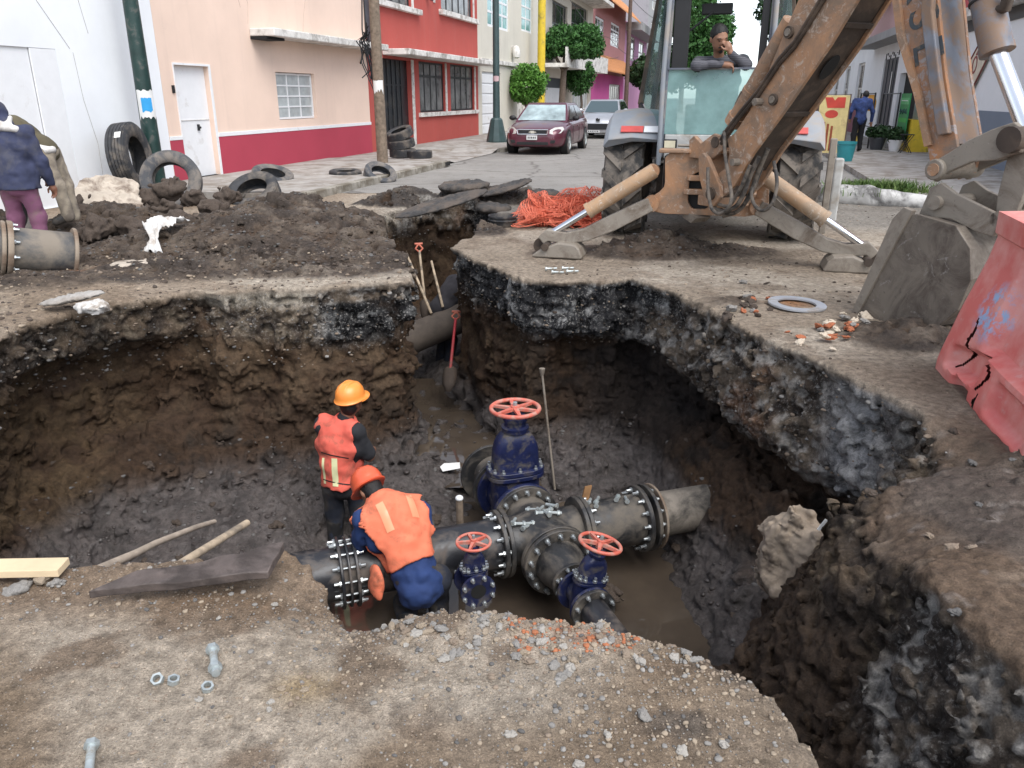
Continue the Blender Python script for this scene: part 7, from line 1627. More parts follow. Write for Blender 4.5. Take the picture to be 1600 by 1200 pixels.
# ================================================================ tyres lying about
def tyre_mesh(R, w, tread=True, grooves=4, lugs=0):
    mb = MB(); ri = R*.58; g = R*.035; prof = []
    prof += [(ri,-w*.36),(ri+.012,-w*.42),(R*.72,-w*.50),(R*.88,-w*.50),(R*.965,-w*.44)]
    n = grooves; span = w*.80
    for i in range(n+1):
        z0 = -span/2+span*i/(n+1)+.006; z1 = -span/2+span*(i+1)/(n+1)-.006
        prof += [(R-g,z0-.004),(R*(1-.006*abs(2*i/n-1)),z0),(R*(1-.006*abs(2*i/n-1)),z1),(R-g,z1+.004)]
    prof += [(R*.965,w*.44),(R*.88,w*.50),(R*.72,w*.50),(ri+.012,w*.42),(ri,w*.36),(ri+.03,w*.33),(R*.87,w*.40),(R*.90,0),(R*.87,-w*.40),(ri+.03,-w*.33)]
    mb.lathe(prof, None, 48, True)
    return mb.mesh('tyre', M['rubber'], 40)
TM = {}
def tyre(label, c, R, w, axis, group='old tyres dumped by the dig', m=None):
    """c is the centre; axis the axle direction"""
    key = (round(R,2), round(w,2)); me = TM.get(key) or TM.setdefault(key, tyre_mesh(R, w))
    u, v, w_ = frame_from(axis)
    o = bpy.data.objects.new('tyre', me); C.objects.link(o); o.matrix_world = M4(c, u, v, w_); tag(o, label, 'tyre', group)
    if m:
        o.data = me.copy(); o.data.materials[0] = m
    return o
p = D(204, 246, 13.6); t = tyre('big upright lorry tyre with a white scuff leaning on the green lamp post', p, .56, .33, (.955,.02,.10))
MB().box(-.07,.07,-.05,.05,0,.004, M4(D(197,217,13.06), (1,.1,0), (0,.3,.95), (0,-1,.3))).obj('scuff', M['paper'], None) if 0 else None
sc2 = MB(); mi = t.matrix_world.inverted()
vs = []
for i in range(5):
    a = math.atan2((mi @ D(197,200,13.1)).y, (mi @ D(197,200,13.1)).x)+.0+(i-2)*.05
    for z in (.02,.12): vs.append((.5625*math.cos(a), .5625*math.sin(a), -z if False else z))
sc2.add(vs, [(2*i,2*i+2,2*i+3,2*i+1) for i in range(4)]); sc2.obj('white_scuff', M['paper'], t)
tyre('grey lorry tyre standing on edge with its round hole facing the camera', D(268, 282, 12.9), .46, .26, (.22,-.93,.30), m=M['rubber_gray'])
tyre('tyre lying tilted with a dusty top behind the heap', D(426, 277, 15.9), .40, .25, (.25,-.25,.95), m=M['rubber_gray'])
tyre('large tyre lying half behind the main soil heap', D(397, 302, 13.3), .43, .28, (-.12,-.55,.85))
tyre('tyre lying flat on the pavement left of its leaning neighbour', D(540, 274, 17.0), .34, .22, (.02,-.06,1))
tyre('tyre leaning on the flat one, hole tilted to the right', D(594, 273, 16.6), .335, .20, (.35,-.45,.83), m=M['rubber_gray'])
s1 = G(629, 246, PV)
tyre('bottom tyre of the stack by the black door', s1+Vector((.02,0,.11)), .36, .22, (.0,0,1))
tyre('second tyre of the stack by the black door', s1+Vector((-.02,0,.35)), .36, .22, (-.12,-.10,1))
tyre('topmost tilted tyre of the stack by the black door', s1+Vector((-.05,0,.60)), .36, .22, (-.28,-.25,.95))
tyre('single tyre lying flat beside the stack by the black door', G(655, 247, PV)+Vector((.02,0,.1)), .33, .2, (0,0,1))
tyre('tyre behind the navy-jacketed man at the left edge', D(2, 335, 9.2), .42, .26, (.75,-.6,.1), m=M['rubber_gray'])
# black plastic tub by the orange net
th_ = thing('black_tub', 'low black plastic tub beside the orange net', 'tub', G(786, 353, 0))
mb = MB(); mb.lathe([(.15,0),(.165,.02),(.18,.10),(.19,.125),(.20,.125),(.20,.145),(.185,.145),(.17,.10),(.155,.03),(0,.03)], None, 28); mb.obj('shell', M['rubber'], th_, smooth=40)
mb = MB(); mb.torus(.187, .012, Matrix.Translation((0,0,.085)), 28, 6); mb.obj('ridge', M['rubber'], th_, smooth=60)
# ================================================================ old flanged pipe at the left
a, b = D(-60, 383, 7.50), D(118, 397, 8.05); dd = (b-a).normalized(); a = a-dd*.8
op = thing('old_flanged_pipe', 'fat mud-caked pipe with a rusty flange and open right end at the left edge', 'pipe', a)
Rp = .215; L_ = (b-a).length
mb = MB(); mb.cyl((0,0,0), dd*(L_-.02), Rp, n=40, cap=False); mb.cyl((0,0,0), dd*(L_), Rp*.86, n=40, cap=False); mb.obj('barrel', M['pipe_old'], op, smooth=50)
mb = MB(); mb.cyl(dd*(L_-.25), dd*(L_-.24), Rp*.85, n=30); mb.obj('inside', M['dark_gap'], op)
def pring(at, r, t, rin, name, m, nb=0):
    u, v, w = frame_from(dd); mb = MB(); mb.lathe([(rin,-t/2),(r*.98,-t/2),(r,-t/2+.008),(r,t/2-.008),(r*.98,t/2),(rin,t/2)], None, 44, True)
    f = link(name, mb.mesh(name, m, 35), op); f.matrix_local = M4(dd*at, u, v, w)
    for i in range(nb):
        q = 2*math.pi*(i+.3)/nb; link('bolt', BB, f, (r*.86*math.cos(q), r*.86*math.sin(q), t/2), (0,0,q))
    return f
pring(L_-.02, .262, .035, .19, 'end_flange', M['flange_tan']); pring(L_-.58, .275, .05, .2, 'flange', M['flange_tan'], 10); pring(L_-.635, .27, .035, .2, 'flange', M['flange_tan'])
# ================================================================ rubble, slabs, rag
def rock(name, label, cat, c, r, m, seed, rot=(0,0,0), rough=.25, h=None, cuts=(), group=None, world=True):
    pr = [('e', (0,0,0), r)]+[('-h', p, n) for p, n in cuts]
    s = min(r); hh = h or max(.012, min(r)/9)
    return sdf_obj(name, m, pr, None, hh, .02, lambda x, y, z: rough*s*(fbm(x, y, z, 1.2/s, 3, seed=seed)+.5*(.4-billow(x, y, z, 2.4/s, seed))+.22*(.4-billow(x, y, z*1.6, 6/s, seed+2))), loc=c, rot=rot, label=label, cat=cat, group=group)
rock('concrete_slab', 'pale flat-topped broken concrete slab on the rubble behind the old pipe', 'slab', D(175, 313, 10.3), (.50,.46,.20), M['slab'], 3, (R_(30),R_(16),.3), .2, .014, [((0,0,.07),(0,0,1)),((.36,0,0),(.9,.3,0)),((-.42,0,0),(-1,.1,0)),((0,-.36,0),(.2,-1,0))])
rock('concrete_block', 'low tan concrete block at the foot of the white rag', 'slab', D(225, 418, 7.95), (.38,.22,.11), M['slab'], 8, (0,R_(-4),.2), .2, .014, [((0,0,.06),(.1,0,1))])
rock('concrete_chunk', 'big tan conglomerate chunk hanging out of the right bank', 'rock', Vector((1.55,3.74,-.78)), (.15,.25,.36), M['crustrock'], 5, (R_(8),R_(10),.3), .40, .009, [((-.12,0,0),(-.85,-.25,.15)),((0,-.15,.0),(.15,-1,.15)),((0,0,.28),(.1,0,1)),((-.05,0,-.2),(-.75,0,-.65)),((.1,-.1,-.1),(.7,-.6,-.3))])
rock('concrete_chunk', 'small white chunk under the far rim of the pit at the left', 'rock', D(146, 480, 6.15), (.13,.09,.055), mat('white_lump', (.52,.50,.47), .9, var=.2, dirt=(.25,.21,.17), dirt_amt=.25, dirt_scale=12, bmp=.4), 6, (0,0,.2), .6, .008)
rock('kerb_slab', 'thin grey slab edge lying along the far rim left of the white chunk', 'slab', D(112, 466, 6.3), (.26,.12,.03), M['concrete'], 2, (0,R_(-9),.15), .5, .008)
for i, (px, py, d, r, lab) in enumerate([(725,290,13.0,(.42,.25,.09),'thick broken asphalt slab on top of the far spoil bank'),(790,293,12.9,(.45,.22,.05),'thin pointed asphalt sheet sticking out right on the far spoil bank'),(690,318,12.2,(.75,.28,.05),'long tilted asphalt sheet along the edge of the far trench'),(770,325,12.3,(.30,.2,.10),'asphalt lump below the pointed sheet beside the far trench'),(850,303,12.9,(.25,.18,.11),'crumbled asphalt lump at the right end of the far spoil bank')]):
    rock('asphalt_slab', lab, 'asphalt slab', D(px, py, d), r, M['asphalt_bit'], 11+i, (R_(8),R_((-3,-16,-14,5,0)[i]),(.1,.1,.25,.3,0)[i]), .28, max(.016, r[2]/5), [((0,0,r[2]*.55),(0,0,1))], group='broken asphalt on the far bank')
# rubble lumps behind the old pipe
lump = [sdf_mesh('lump', [('e', (0,0,0), (1,.8,.65))], .075, .1, (lambda sd: lambda x, y, z: .55*fbm(x, y, z, 1.2, 3, seed=sd)+.32*(.4-billow(x, y, z, 1.9, sd))+.10*(.4-billow(x, y, z, 5, sd)))(k), pad=.6) for k in range(6)]
pebs = [sdf_mesh('pebble', [('e', (0,0,0), (1,.8,.65))], .34, .1, (lambda sd: lambda x, y, z: .35*fbm(x, y, z, 1.1, 2, seed=sd))(k+20), pad=.7) for k in range(8)]
def lump_of(k, m, cache={}):
    key = (k, m)
    if key not in cache: q = lump[k].copy(); q.materials.clear(); q.materials.append(M[m]); cache[key] = q
    return cache[key]
def put(name, k, m, c, s, label, cat, group, sq=1.): 
    o = link(name, lump_of(k % 6, m), None, c, (random.uniform(-.5,.5), random.uniform(-.5,.5), random.uniform(0,6.3)), label=label, cat=cat, group=group)
    o.scale = (s, s*random.uniform(.8,1.1), s*sq*random.uniform(.7,1.1)); return o
for i, (px, py, d, s) in enumerate([(265,295,10.9,.22),(300,310,10.7,.16),(330,325,10.4,.2),(285,345,9.9,.2),(215,360,9.4,.24),(150,360,9.2,.2),(255,330,10.4,.2),(225,375,9.2,.16),(190,405,8.6,.13),(140,420,8.1,.1),(165,345,9.8,.26),(355,310,11.0,.16),(130,330,9.8,.2),(240,310,10.9,.22),(310,350,9.8,.12),(205,385,8.9,.14)]):
    put('soil_lump', i, 'clod', D(px, py, d), s, 'dark earthy lump in the rubble between the old pipe and the lorry tyres', 'soil lump', 'rubble lumps behind the old pipe')
# debris of brick and mortar by the ring
for i in range(26):
    px, py = 1300+random.gauss(0, 26), 522+random.gauss(0, 15); g = G(px, py, 0); g.z = ground_z(g.x, g.y)+random.uniform(.0,.05)*(1-abs(px-1300)/70)+.01
    mm_r = random.choice(['brick_pale','brick_pale','brick','stone']); put('rubble_piece', i, mm_r, g, random.uniform(.022,.055), {'brick_pale':'pale mortar piece','brick':'orange-red brick piece','stone':'grey stone piece'}[mm_r]+' in the broken pile right of the ring', 'rubble', 'broken pieces piled near the ring', .6)
for i in range(20):
    px, py = 1175+random.gauss(0, 22), 478+random.gauss(0, 14); g = G(px, py, 0); g.z = ground_z(g.x, g.y)+.015
    mm_r = random.choice(['brick','clod','stone','clod']); put('rubble_piece', i, mm_r, g, random.uniform(.025,.06), {'clod':'dark earthy piece','brick':'red brick piece','stone':'grey stone piece'}[mm_r]+' on the pit rim left of the ring', 'rubble', 'broken pieces on the rim left of the ring', .7)
# white steel ring
th_ = thing('manhole_ring', 'flat pale steel ring lying on the concrete right of the pit', 'ring', G(1245, 476, .012)); th_.rotation_euler = (R_(1.5), R_(2), 0)
mb = MB(); mb.lathe([(.155,0),(.235,0),(.235,.014),(.155,.014)], None, 48, True); mb.obj('plate', mat('pale_steel', (.42,.44,.47), .45, .4, var=.08, dirt=(.3,.25,.2), dirt_amt=.1), th_, smooth=35)
# white rag
def cloth(name, m, pts, w, label, cat, seed, hang=.0):
    V, Qd = [], []; n, k = len(pts)*5, 14
    P = [Vector(p) for p in pts]
    rng = np.random.default_rng(seed)
    for i in range(n):
        t = i/(n-1)*(len(P)-1); j = min(int(t), len(P)-2); q = P[j].lerp(P[j+1], t-j); wv = w[j]+(w[j+1]-w[j])*(t-j)
        for l in range(k):
            s = l/(k-1)-.5; f = .35*wv*(vn(np.array([i*.45+seed]), np.array([l*.55]), np.array([seed*1.]))[0]-.4)+.18*wv*(vn(np.array([i*1.1+seed]), np.array([l*1.3]), np.array([seed*2.]))[0]-.5)
            V.append((q.x+s*wv, q.y-f*.6, q.z+f+.1*wv*(abs(s)*-1)))
    for i in range(n-1):
        for l in range(k-1): Qd.append((i*k+l, i*k+l+1, (i+1)*k+l+1, (i+1)*k+l))
    o = MB().add(V, Qd).obj(name, m, None, smooth=180, label=label, cat=cat); s = o.modifiers.new('s', 'SOLIDIFY'); s.thickness = .006; return o
cloth('white_rag', M['cloth_white'], [D(275,340,9.0), D(250,345,8.8), D(240,352,8.7), D(240,372,8.5), D(238,393,8.35)], [.30,.34,.22,.08,.22], 'crumpled white rag trailing down the rubble', 'rag', 3)
cloth('cloth_strip', mat('grey_pink_cloth', (.27,.22,.20), .9), [D(242,542,7.2), D(245,570,7.15), D(250,590,7.1), D(246,620,7.1)], [.02,.05,.09,.07], 'grey cloth strip hanging on the far pit wall', 'rag', 5)
# orange safety net bundle: crumpled strands
nb_ = thing('safety_net', 'crumpled bright orange plastic safety net by the digger foot', 'net', G(880, 352, 0))
mb = MB(); rng = np.random.default_rng(4)
def net_sheet(mb, c, su, sv, n, m, amp, seed, r=.006):
    def pt(i, j):
        u, v = i/(n-1)-.5, j/(m-1)-.5; a = np.array([u*3.1+seed]); b = np.array([v*3.1+seed*.7]); z_ = np.array([seed*1.])
        dx = (vn(a*1.9,b*1.9,z_)[0]-.5)*amp*1.2; dy = (vn(a*1.9+9,b*1.9,z_)[0]-.5)*amp*1.2; dz = (vn(a*1.6+5,b*1.6+3,z_)[0]-.2)*amp+(vn(a*4+5,b*4+3,z_)[0]-.5)*amp*.35
        e = max(0, 1-(2*u)**2)*max(0, 1-(2*v)**2)
        return (c[0]+u*su+dx, c[1]+v*sv+dy, max(.01, c[2]+dz*(.35+.9*e)))
    G_ = [[pt(i, j) for j in range(m)] for i in range(n)]
    for i in range(n):
        for j in range(m):
            for a, b in ((1,0),(0,1)):
                if i+a < n and j+b < m:
                    p, q = Vector(G_[i][j]), Vector(G_[i+a][j+b])
                    if (q-p).length < 1e-5: continue
                    u_, v_, w_ = frame_from(q-p); rr = r*(1.6 if b else 1); k_ = len(mb.v)
                    for o_, r_ in ((p,rr),(q,rr)):
                        for an in (0,2.09,4.19): mb.v.append(tuple(o_+u_*(r_*math.cos(an))+v_*(r_*.6*math.sin(an))))
                    mb.f += [(k_,k_+1,k_+4,k_+3),(k_+1,k_+2,k_+5,k_+4),(k_+2,k_,k_+3,k_+5)]
for s_, (cx, cy, su, sv, amp) in enumerate([(.05,.15,1.15,.8,.62),(.10,.1,.95,.7,.60),(-.25,-.05,.75,.55,.42),(.25,.2,.9,.6,.66),(.0,.1,1.0,.7,.5),(.55,-.15,.55,.5,.30),(-.1,.2,.8,.6,.64),(.2,.05,.8,.5,.52),(.35,.1,.8,.55,.45)]):
    net_sheet(mb, (cx,cy,.02), su*.9, sv*.9, 46, 36, amp*.85, s_*3.7+1, .0034)
me_ = mb.mesh('strands', M['orange_net'], fix=False); link('strands', me_, nb_)
# ================================================================ shovels and sticks
def shovel(label, top, bot, m, blade=True, grip=True, gm=None):
    o = thing('shovel', label, 'shovel', bot); v = top-bot; d = v.normalized(); Lh = v.length
    MB().cyl(d*.28 if blade else (0,0,0), v-d*(.10 if grip else 0), .019, .017, 10).obj('handle', M[m], o, smooth=50)
    u, w, _ = frame_from(d)
    if grip:
        mb = MB(); mb.tube([v-d*.12, v-d*.07+u*.05, v], .014, 8); mb.tube([v-d*.12, v-d*.07-u*.05, v], .014, 8); mb.cyl(v-u*.055, v+u*.055, .016, n=10); mb.obj('grip', gm or M[m], o, smooth=50)
    if blade:
        mb = MB(); pts = []
        for t, wd, dp in ((.34,.03,.0),(.30,.075,.015),(.2,.085,.03),(.1,.075,.025),(.0,.03,.0)):
            pts.append([tuple(d*t+u*wd*k+w*(dp*(1-k*k))) for k in (-1,-.5,0,.5,1)])
        vs = [q for r in pts for q in r]; mb.add(vs, [(5*i+k,5*i+k+1,5*i+6+k,5*i+5+k) for i in range(4) for k in range(4)])
        b = mb.obj('blade', M['cat_dark'], o, smooth=60); s = b.modifiers.new('s', 'SOLIDIFY'); s.thickness = .006
    return o
redm = mat('red_shaft', (.42,.035,.045), .5, dirt=(.2,.1,.08), dirt_amt=.15); M['red_shaft'] = redm
M['grip_red'] = mat('faded_red_grip', (.45,.13,.08), .6)
shovel('shovel with red grip leaning in the far trench, behind the other two', D(654,381,10.9), D(668,505,10.35), 'stick', gm=M['grip_red'])
shovel('plain wooden shovel handle leaning left in the far trench', D(635,396,10.7), D(674,490,10.1), 'stick', blade=False, grip=False)
shovel('plain wooden shovel handle leaning right in the far trench', D(674,408,10.6), D(692,480,10.15), 'stick', blade=False, grip=False)
shovel('shovel with bright red shaft standing in the wet trench floor', D(713,487,9.5), D(700,612,8.7), 'red_shaft', gm=M['grip_red'])
a, b = D(140,897,2.62), D(335,815,3.75); mid = a.lerp(b, .45)+Vector((0,0,.015))
MB().tube([a, a.lerp(b,.3)+Vector((0,0,.006)), mid, a.lerp(b,.8)+Vector((0,0,.012)), b], [.022,.017,.015,.014,.013], 10).obj('wooden_stick', mat('bleached_branch', (.33,.27,.21), .85, var=.25, scale=14, bmp=.3), None, smooth=60, label='long crooked grey stick sticking out over the pit, upper of two', cat='stick')
a, b = D(268,890,2.62), D(386,817,3.25)
MB().cyl(a, b, .018, .0165, 12).obj('wooden_pole', M['stick'], None, smooth=50, label='straight pale wooden tool handle sticking out behind the muddy board', cat='tool handle')
# muddy board on the near bank
p = [G(140,936,.03), G(420,905,.07), G(445,860,.09), G(195,912,.05)]
mb = MB(); n = 14; top, bot_ = [], []
for i in range(n+1):
    t = i/n; fr_, bk_ = p[0].lerp(p[1], t), p[3].lerp(p[2], t); w_ = .012*math.sin(t*9)+.006*math.sin(t*23)
    row = [fr_+Vector((0,w_*.4,0)), fr_.lerp(bk_, .33), fr_.lerp(bk_, .66), bk_+Vector((0,w_,0))]
    z = .006*math.sin(t*14)
    top.append([tuple(q+Vector((0,0,.032+z*(1 if k % 2 else -.5)))) for k, q in enumerate(row)]+[tuple(q+Vector((0,0,0))) for q in row[::-1]])
mb.loft(top); mb.obj('wooden_board', M['board'], None, smooth=35, bevel=.004, label='wet dark muddy board lying on the near bank', cat='board')
g = G(-60, 905, .03); mb = MB(); e = G(92, 902, .03)
mb = MB(); dirx = (e-g).normalized(); sy = Vector((-dirx.y, dirx.x, 0)); mb.loft([[tuple(q), tuple(q+sy*.085), tuple(q+sy*.085+Vector((0,0,.03))), tuple(q+Vector((0,0,.03)))] for q in (g-dirx*.3, e)]); mb.obj('timber_plank', M['timber'], None, bevel=.003, label='clean pale timber plank at the left edge of the near bank', cat='plank')
# ================================================================ bolts and nuts on the near ground
def gpt(px, py, dz=0.):
    g = G(px, py, 0)
    for _ in range(3): g = G(px, py, ground_z(g.x, g.y))
    g.z += dz; return g
def hexbolt(mb, a, b, r, nut=False):
    a, b = Vector(a), Vector(b); d = (b-a).normalized(); mb.cyl(a, a+d*r*1.3, r*1.85, n=6); mb.cyl(a+d*r*1.3, b, r, n=16)
    L_ = (b-a).length; k = int(L_*.45/.003)
a, b = gpt(333, 1021, .022), gpt(339, 1062, .022)
o = thing('bolt', 'big galvanised bolt with a nut threaded on, lying on the near dirt', 'bolt', a); mb = MB(); v = b-a; d_ = v.normalized(); mb.cyl((0,0,0), d_*.018, .0205, n=6); mb.cyl(d_*.018, v*.86, .0115, n=16); mb.obj('shank', M['galv'], o, smooth=35)
mb = MB(); mb.cyl(v*.70, v*.86, .0205, n=6); mb.cyl(v*.86, v*1.0, .0125, n=14); mb.obj('nut', M['galv'], o, smooth=35)
mb = MB()
a, b = gpt(146, 1170, .022), gpt(140, 1215, .012)
o = thing('bolt', 'single galvanised bolt cut by the lower edge of the picture', 'bolt', a); v = (b-a)*1.3; d_ = v.normalized(); mb = MB(); mb.cyl((0,0,0), d_*.016, .0195, n=6); mb.cyl(d_*.016, v, .0115, n=16); mb.obj('shank', M['galv'], o, smooth=35)
def hexnut(label, px, py, r, tilt, rot):
    o = bpy.data.objects.new('nut', NUT); C.objects.link(o); o.location = gpt(px, py, .010); o.rotation_euler = (tilt[0], tilt[1], rot); o.scale = (r/.02,)*3; tag(o, label, 'nut', 'galvanised nuts on the near dirt')
mb = MB(); n = 24; vs = []
for z in (-.009, .009):
    for i in range(n):
        a_ = 2*math.pi*i/n; hx = .02*math.cos(math.pi/6)/math.cos((a_ % (math.pi/3))-math.pi/6); vs.append((hx*math.cos(a_), hx*math.sin(a_), z))
    for i in range(n): a_ = 2*math.pi*i/n; vs.append((.0118*math.cos(a_), .0118*math.sin(a_), z))
fs = []
for i in range(n):
    j = (i+1) % n; fs += [(i,j,2*n+j,2*n+i),(n+i,n+j,3*n+j,3*n+i),(2*n+i,2*n+j,3*n+j,3*n+i),(i,j,n+j,n+i)]
NUT = mb.add(vs, fs).mesh('nut', M['galv'], 30)
hexnut('leftmost galvanised nut of the three on the near dirt', 247, 1066, .0195, (R_(28),R_(-10)), .3); hexnut('middle galvanised nut touching the leftmost one', 272, 1067, .0185, (R_(10),R_(6)), .8); hexnut('galvanised nut nearest the big bolt', 325, 1078, .0185, (R_(12),R_(-6)), 1.2)
sb = MB(); sb.cyl((0,0,0), (.016,0,0), .020, n=6); sb.cyl((.016,0,0), (.12,0,0), .011, n=10); SBm = sb.mesh('bolt', M['galv'], 40)
for i, (px, py, r) in enumerate([(852,420,.2),(878,419,.1),(862,425,-.1),(885,424,.15)]):
    g = G(px, py, .02); link('bolt', SBm, None, g, (0,0,r), label='long loose bolt on the slab edge below the digger foot', cat='bolt', group='loose bolts on the slab edge')
# ================================================================ red plastic barrier
bar_o = Vector((2.60, 4.15, .0)); tg_ = Vector((-.20,-.98,0)).normalized(); rx_ = Vector((.98,-.20,0)).normalized()
bb = thing('road_barrier', 'cracked faded red plastic road barrier leaning at the right edge of the pit', 'barrier', (0,0,0)); bb.location = (2.735,4.82,0)
BM = M4((0,0,0), tg_, rx_, (0,0,1))        # x along the barrier towards the viewer, y to the right, z up
def face(u, v):
    """left face: u along (0 far .. Lb near), v up 0..1 ; returns offset to the right and height"""
    z = v*1.0
    off = interp([(0,.0),(.07,.0),(.16,.018),(.42,.09),(.72,.20),(.86,.235),(1,.235)], v)
    return off, z
Lb = 1.42
def sstep(a, b, x): t = max(0, min(1, (x-a)/(b-a))); return t*t*(3-2*t)
nu, nv = 96, 64; V = []; Qd = []
def crackd(u, v):
    segs = [[(.30,.44),(.33,.36),(.30,.30),(.34,.24),(.27,.15),(.22,.10)],[(.50,.27),(.66,.285),(.74,.24),(.70,.17),(.66,.13)],[(.72,.115),(.70,.06),(.72,.02)]]
    best = 9; wd = 0
    for s in segs:
        for i, (p, q) in enumerate(zip(s, s[1:])):
            ex, ey = q[0]-p[0], q[1]-p[1]; t = max(0, min(1, ((u-p[0])*ex+(v-p[1])*ey)/(ex*ex+ey*ey+1e-9))); d = math.hypot(u-p[0]-t*ex, v-p[1]-t*ey)
            if d < best: best = d; wd = .004+.012*math.sin(math.pi*min(1, (i+t)/(len(s)-1)*.9+.05))
    return best-wd
hole = set()
for j in range(nv+1):
    v = j/nv
    for i in range(nu+1):
        u = i/nu*Lb; off, z = face(u, v)
        # recessed fields and a base groove pressed into the face
        r = .085*sstep(.30,.325,v)*sstep(.80,.775,v)*sstep(.47,.55,u)*sstep(1.5,1.36,u)
        r += .075*sstep(.05,.09,v-.10*u)*sstep(.20,.14,v-.22*u)*sstep(.12,.20,u)*sstep(.64,.58,u)
        r += .05*sstep(.05,.10,v)*sstep(.27,.22,v)*sstep(.82,.9,u)*sstep(1.36,1.28,u)
        notch = .06*sstep(.10,.05,v)*sstep(.30,.36,u)*sstep(.60,.52,u)
        lip = -.02*sstep(.855,.87,v)
        y = off+r+notch+lip-.004*math.sin(u*9)*(1-v); x = u+.02*math.sin(v*5)
        if i in (0, nu): y += .012
        V.append((x, y, max(z, .0)))
keep = lambda i, j: crackd((i+.5)/nu*Lb, (j+.5)/nv) > 0
for j in range(nv):
    for i in range(nu):
        if keep(i, j): a = j*(nu+1)+i; Qd.append((a, a+1, a+nu+2, a+nu+1))
# top, ends, back face
n0 = len(V); top_y = face(0,1)[0]
mb = MB(); mb.add(V, Qd, BM)
def back_off(v): return 2*.335-face(0,v)[0]
rows = [(v/16) for v in range(17)]
vs = []; fs = []
for k, v in enumerate(rows):
    for i in range(3): vs.append((Lb*i/2, back_off(v), v))
for k in range(16):
    for i in range(2): a = k*3+i; fs.append((a, a+1, a+4, a+3))
mb.add(vs, fs, BM)
for u in (0, Lb):
    pf = [(u, face(u, v)[0]+.012, v) for v in rows]+[(u, back_off(v), v) for v in rows[::-1]]; mb.add(pf, [tuple(range(len(pf)))], BM)
y0, y1 = face(0,1)[0]-.02, back_off(1.)
# top with a slot
xs = [0,.30,.48,.95,1.13,Lb]; ysl = [y0, y0+.06, y1-.06, y1]
for i in range(5):
    for j in range(3):
        dz = -.05 if (i in (1,3) and j == 1) else 0
        mb.add([(xs[i],ysl[j],1+dz),(xs[i+1],ysl[j],1+dz),(xs[i+1],ysl[j+1],1+dz),(xs[i],ysl[j+1],1+dz)], [(0,1,2,3)], BM)
        if dz: mb.add([(xs[i],ysl[j],1),(xs[i+1],ysl[j],1),(xs[i+1],ysl[j+1],1),(xs[i],ysl[j+1],1),(xs[i],ysl[j],.95),(xs[i+1],ysl[j],.95),(xs[i+1],ysl[j+1],.95),(xs[i],ysl[j+1],.95)], [(0,1,5,4),(1,2,6,5),(2,3,7,6),(3,0,4,7)], BM)
# plastic with scuffs and a sprayed pale blue mark
m_, t_, b_ = nodes('faded_red_barrier_plastic'); b_.inputs['Roughness'].default_value = .45
n1 = tex_noise(t_, 2.6, 6, .6); n2 = tex_noise(t_, 9, 8, .7); n3 = tex_noise(t_, 14, 5, .7)
o_ = mixc(t_, ramp(t_, n1.outputs['Fac'], .42, .62), (.60,.135,.12), (.68,.30,.265)); o_ = mixc(t_, ramp(t_, n2.outputs['Fac'], .58, .72, (0,0,0), (.6,)*3), o_, (.60,.42,.39))
def dist_to(t, c, r):
    tc = next(x for x in t.nodes if x.type == 'TEX_COORD'); d = t.nodes.new('ShaderNodeVectorMath'); d.operation = 'DISTANCE'; t.links.new(tc.outputs['Object'], d.inputs[0]); d.inputs[1].default_value = c
    mr = t.nodes.new('ShaderNodeMapRange'); t.links.new(d.outputs['Value'], mr.inputs[0]); mr.inputs[1].default_value = r; mr.inputs[2].default_value = r*.5; mr.inputs[3].default_value = 0; mr.inputs[4].default_value = 1; return mr.outputs[0]
pc = BM @ Vector((.42,.12,.50))
mm_ = t_.nodes.new('ShaderNodeMath'); mm_.operation = 'MULTIPLY'; t_.links.new(dist_to(t_, pc, .20), mm_.inputs[0]); t_.links.new(ramp(t_, n3.outputs['Fac'], .46, .56), mm_.inputs[1])
o_ = mixc(t_, mm_.outputs[0], o_, (.26,.40,.62)); t_.links.new(o_, b_.inputs['Base Color']); bump(t_, b_, n2.outputs['Fac'], .06, .01)
sh = mb.obj('shell', m_, bb, smooth=40)
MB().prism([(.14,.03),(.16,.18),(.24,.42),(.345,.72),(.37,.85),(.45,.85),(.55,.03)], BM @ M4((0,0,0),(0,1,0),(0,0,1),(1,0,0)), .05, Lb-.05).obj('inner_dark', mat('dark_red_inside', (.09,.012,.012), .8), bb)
mb = MB(); mb.lathe([(.04,0),(.065,.0),(.075,-.012),(.075,-.02)], BM @ M4((Lb+.012,.26,.10),(0,1,0),(0,0,1),(1,0,0)), 20); q_ = mb.obj('drain_collar', m_, bb); MB().cyl(BM @ Vector((Lb,.26,.10)), BM @ Vector((Lb+.006,.26,.10)), .05, n=16).obj('drain_hole', M['dark_gap'], q_)
bb.rotation_euler = (R_(2), R_(-3), 0)
# ================================================================ broken kerb with grass, and street bits on the right
kb = thing('broken_kerb', 'broken whitewashed kerb end with a grass tuft on top', 'kerb', G(1385, 322, 0))
V_ = sdf_obj('block', mat('chipped_whitewash', (.16,.155,.15), .9, var=.35, scale=4, dirt=(.55,.54,.52), dirt_amt=.42, dirt_scale=2.6, bmp=.5, bscale=20), [('c', (-.75,.65,.10), (-.2,.25,.12), .17, .17), ('c', (-.2,.25,.12), (.55,-.15,.06), .17, .12), ('c', (.55,-.15,.04), (1.3,-.3,.0), .11, .07)], kb, .025, .05, lambda x, y, z: .035*fbm(x, y, z, 4, 3, seed=4))
mb = MB(); mb.loft([[(-.75,.7,.0),(-.1,.35,.0),(.9,.1,.0),(2.2,.4,.0),(2.2,2.2,.0),(-.4,1.8,.0)],[(-.72,.72,.17),(-.1,.38,.18),(.9,.12,.14),(2.2,.4,.125),(2.2,2.2,.125),(-.4,1.8,.16)]]); mb.obj('footing', M['concrete'], kb)
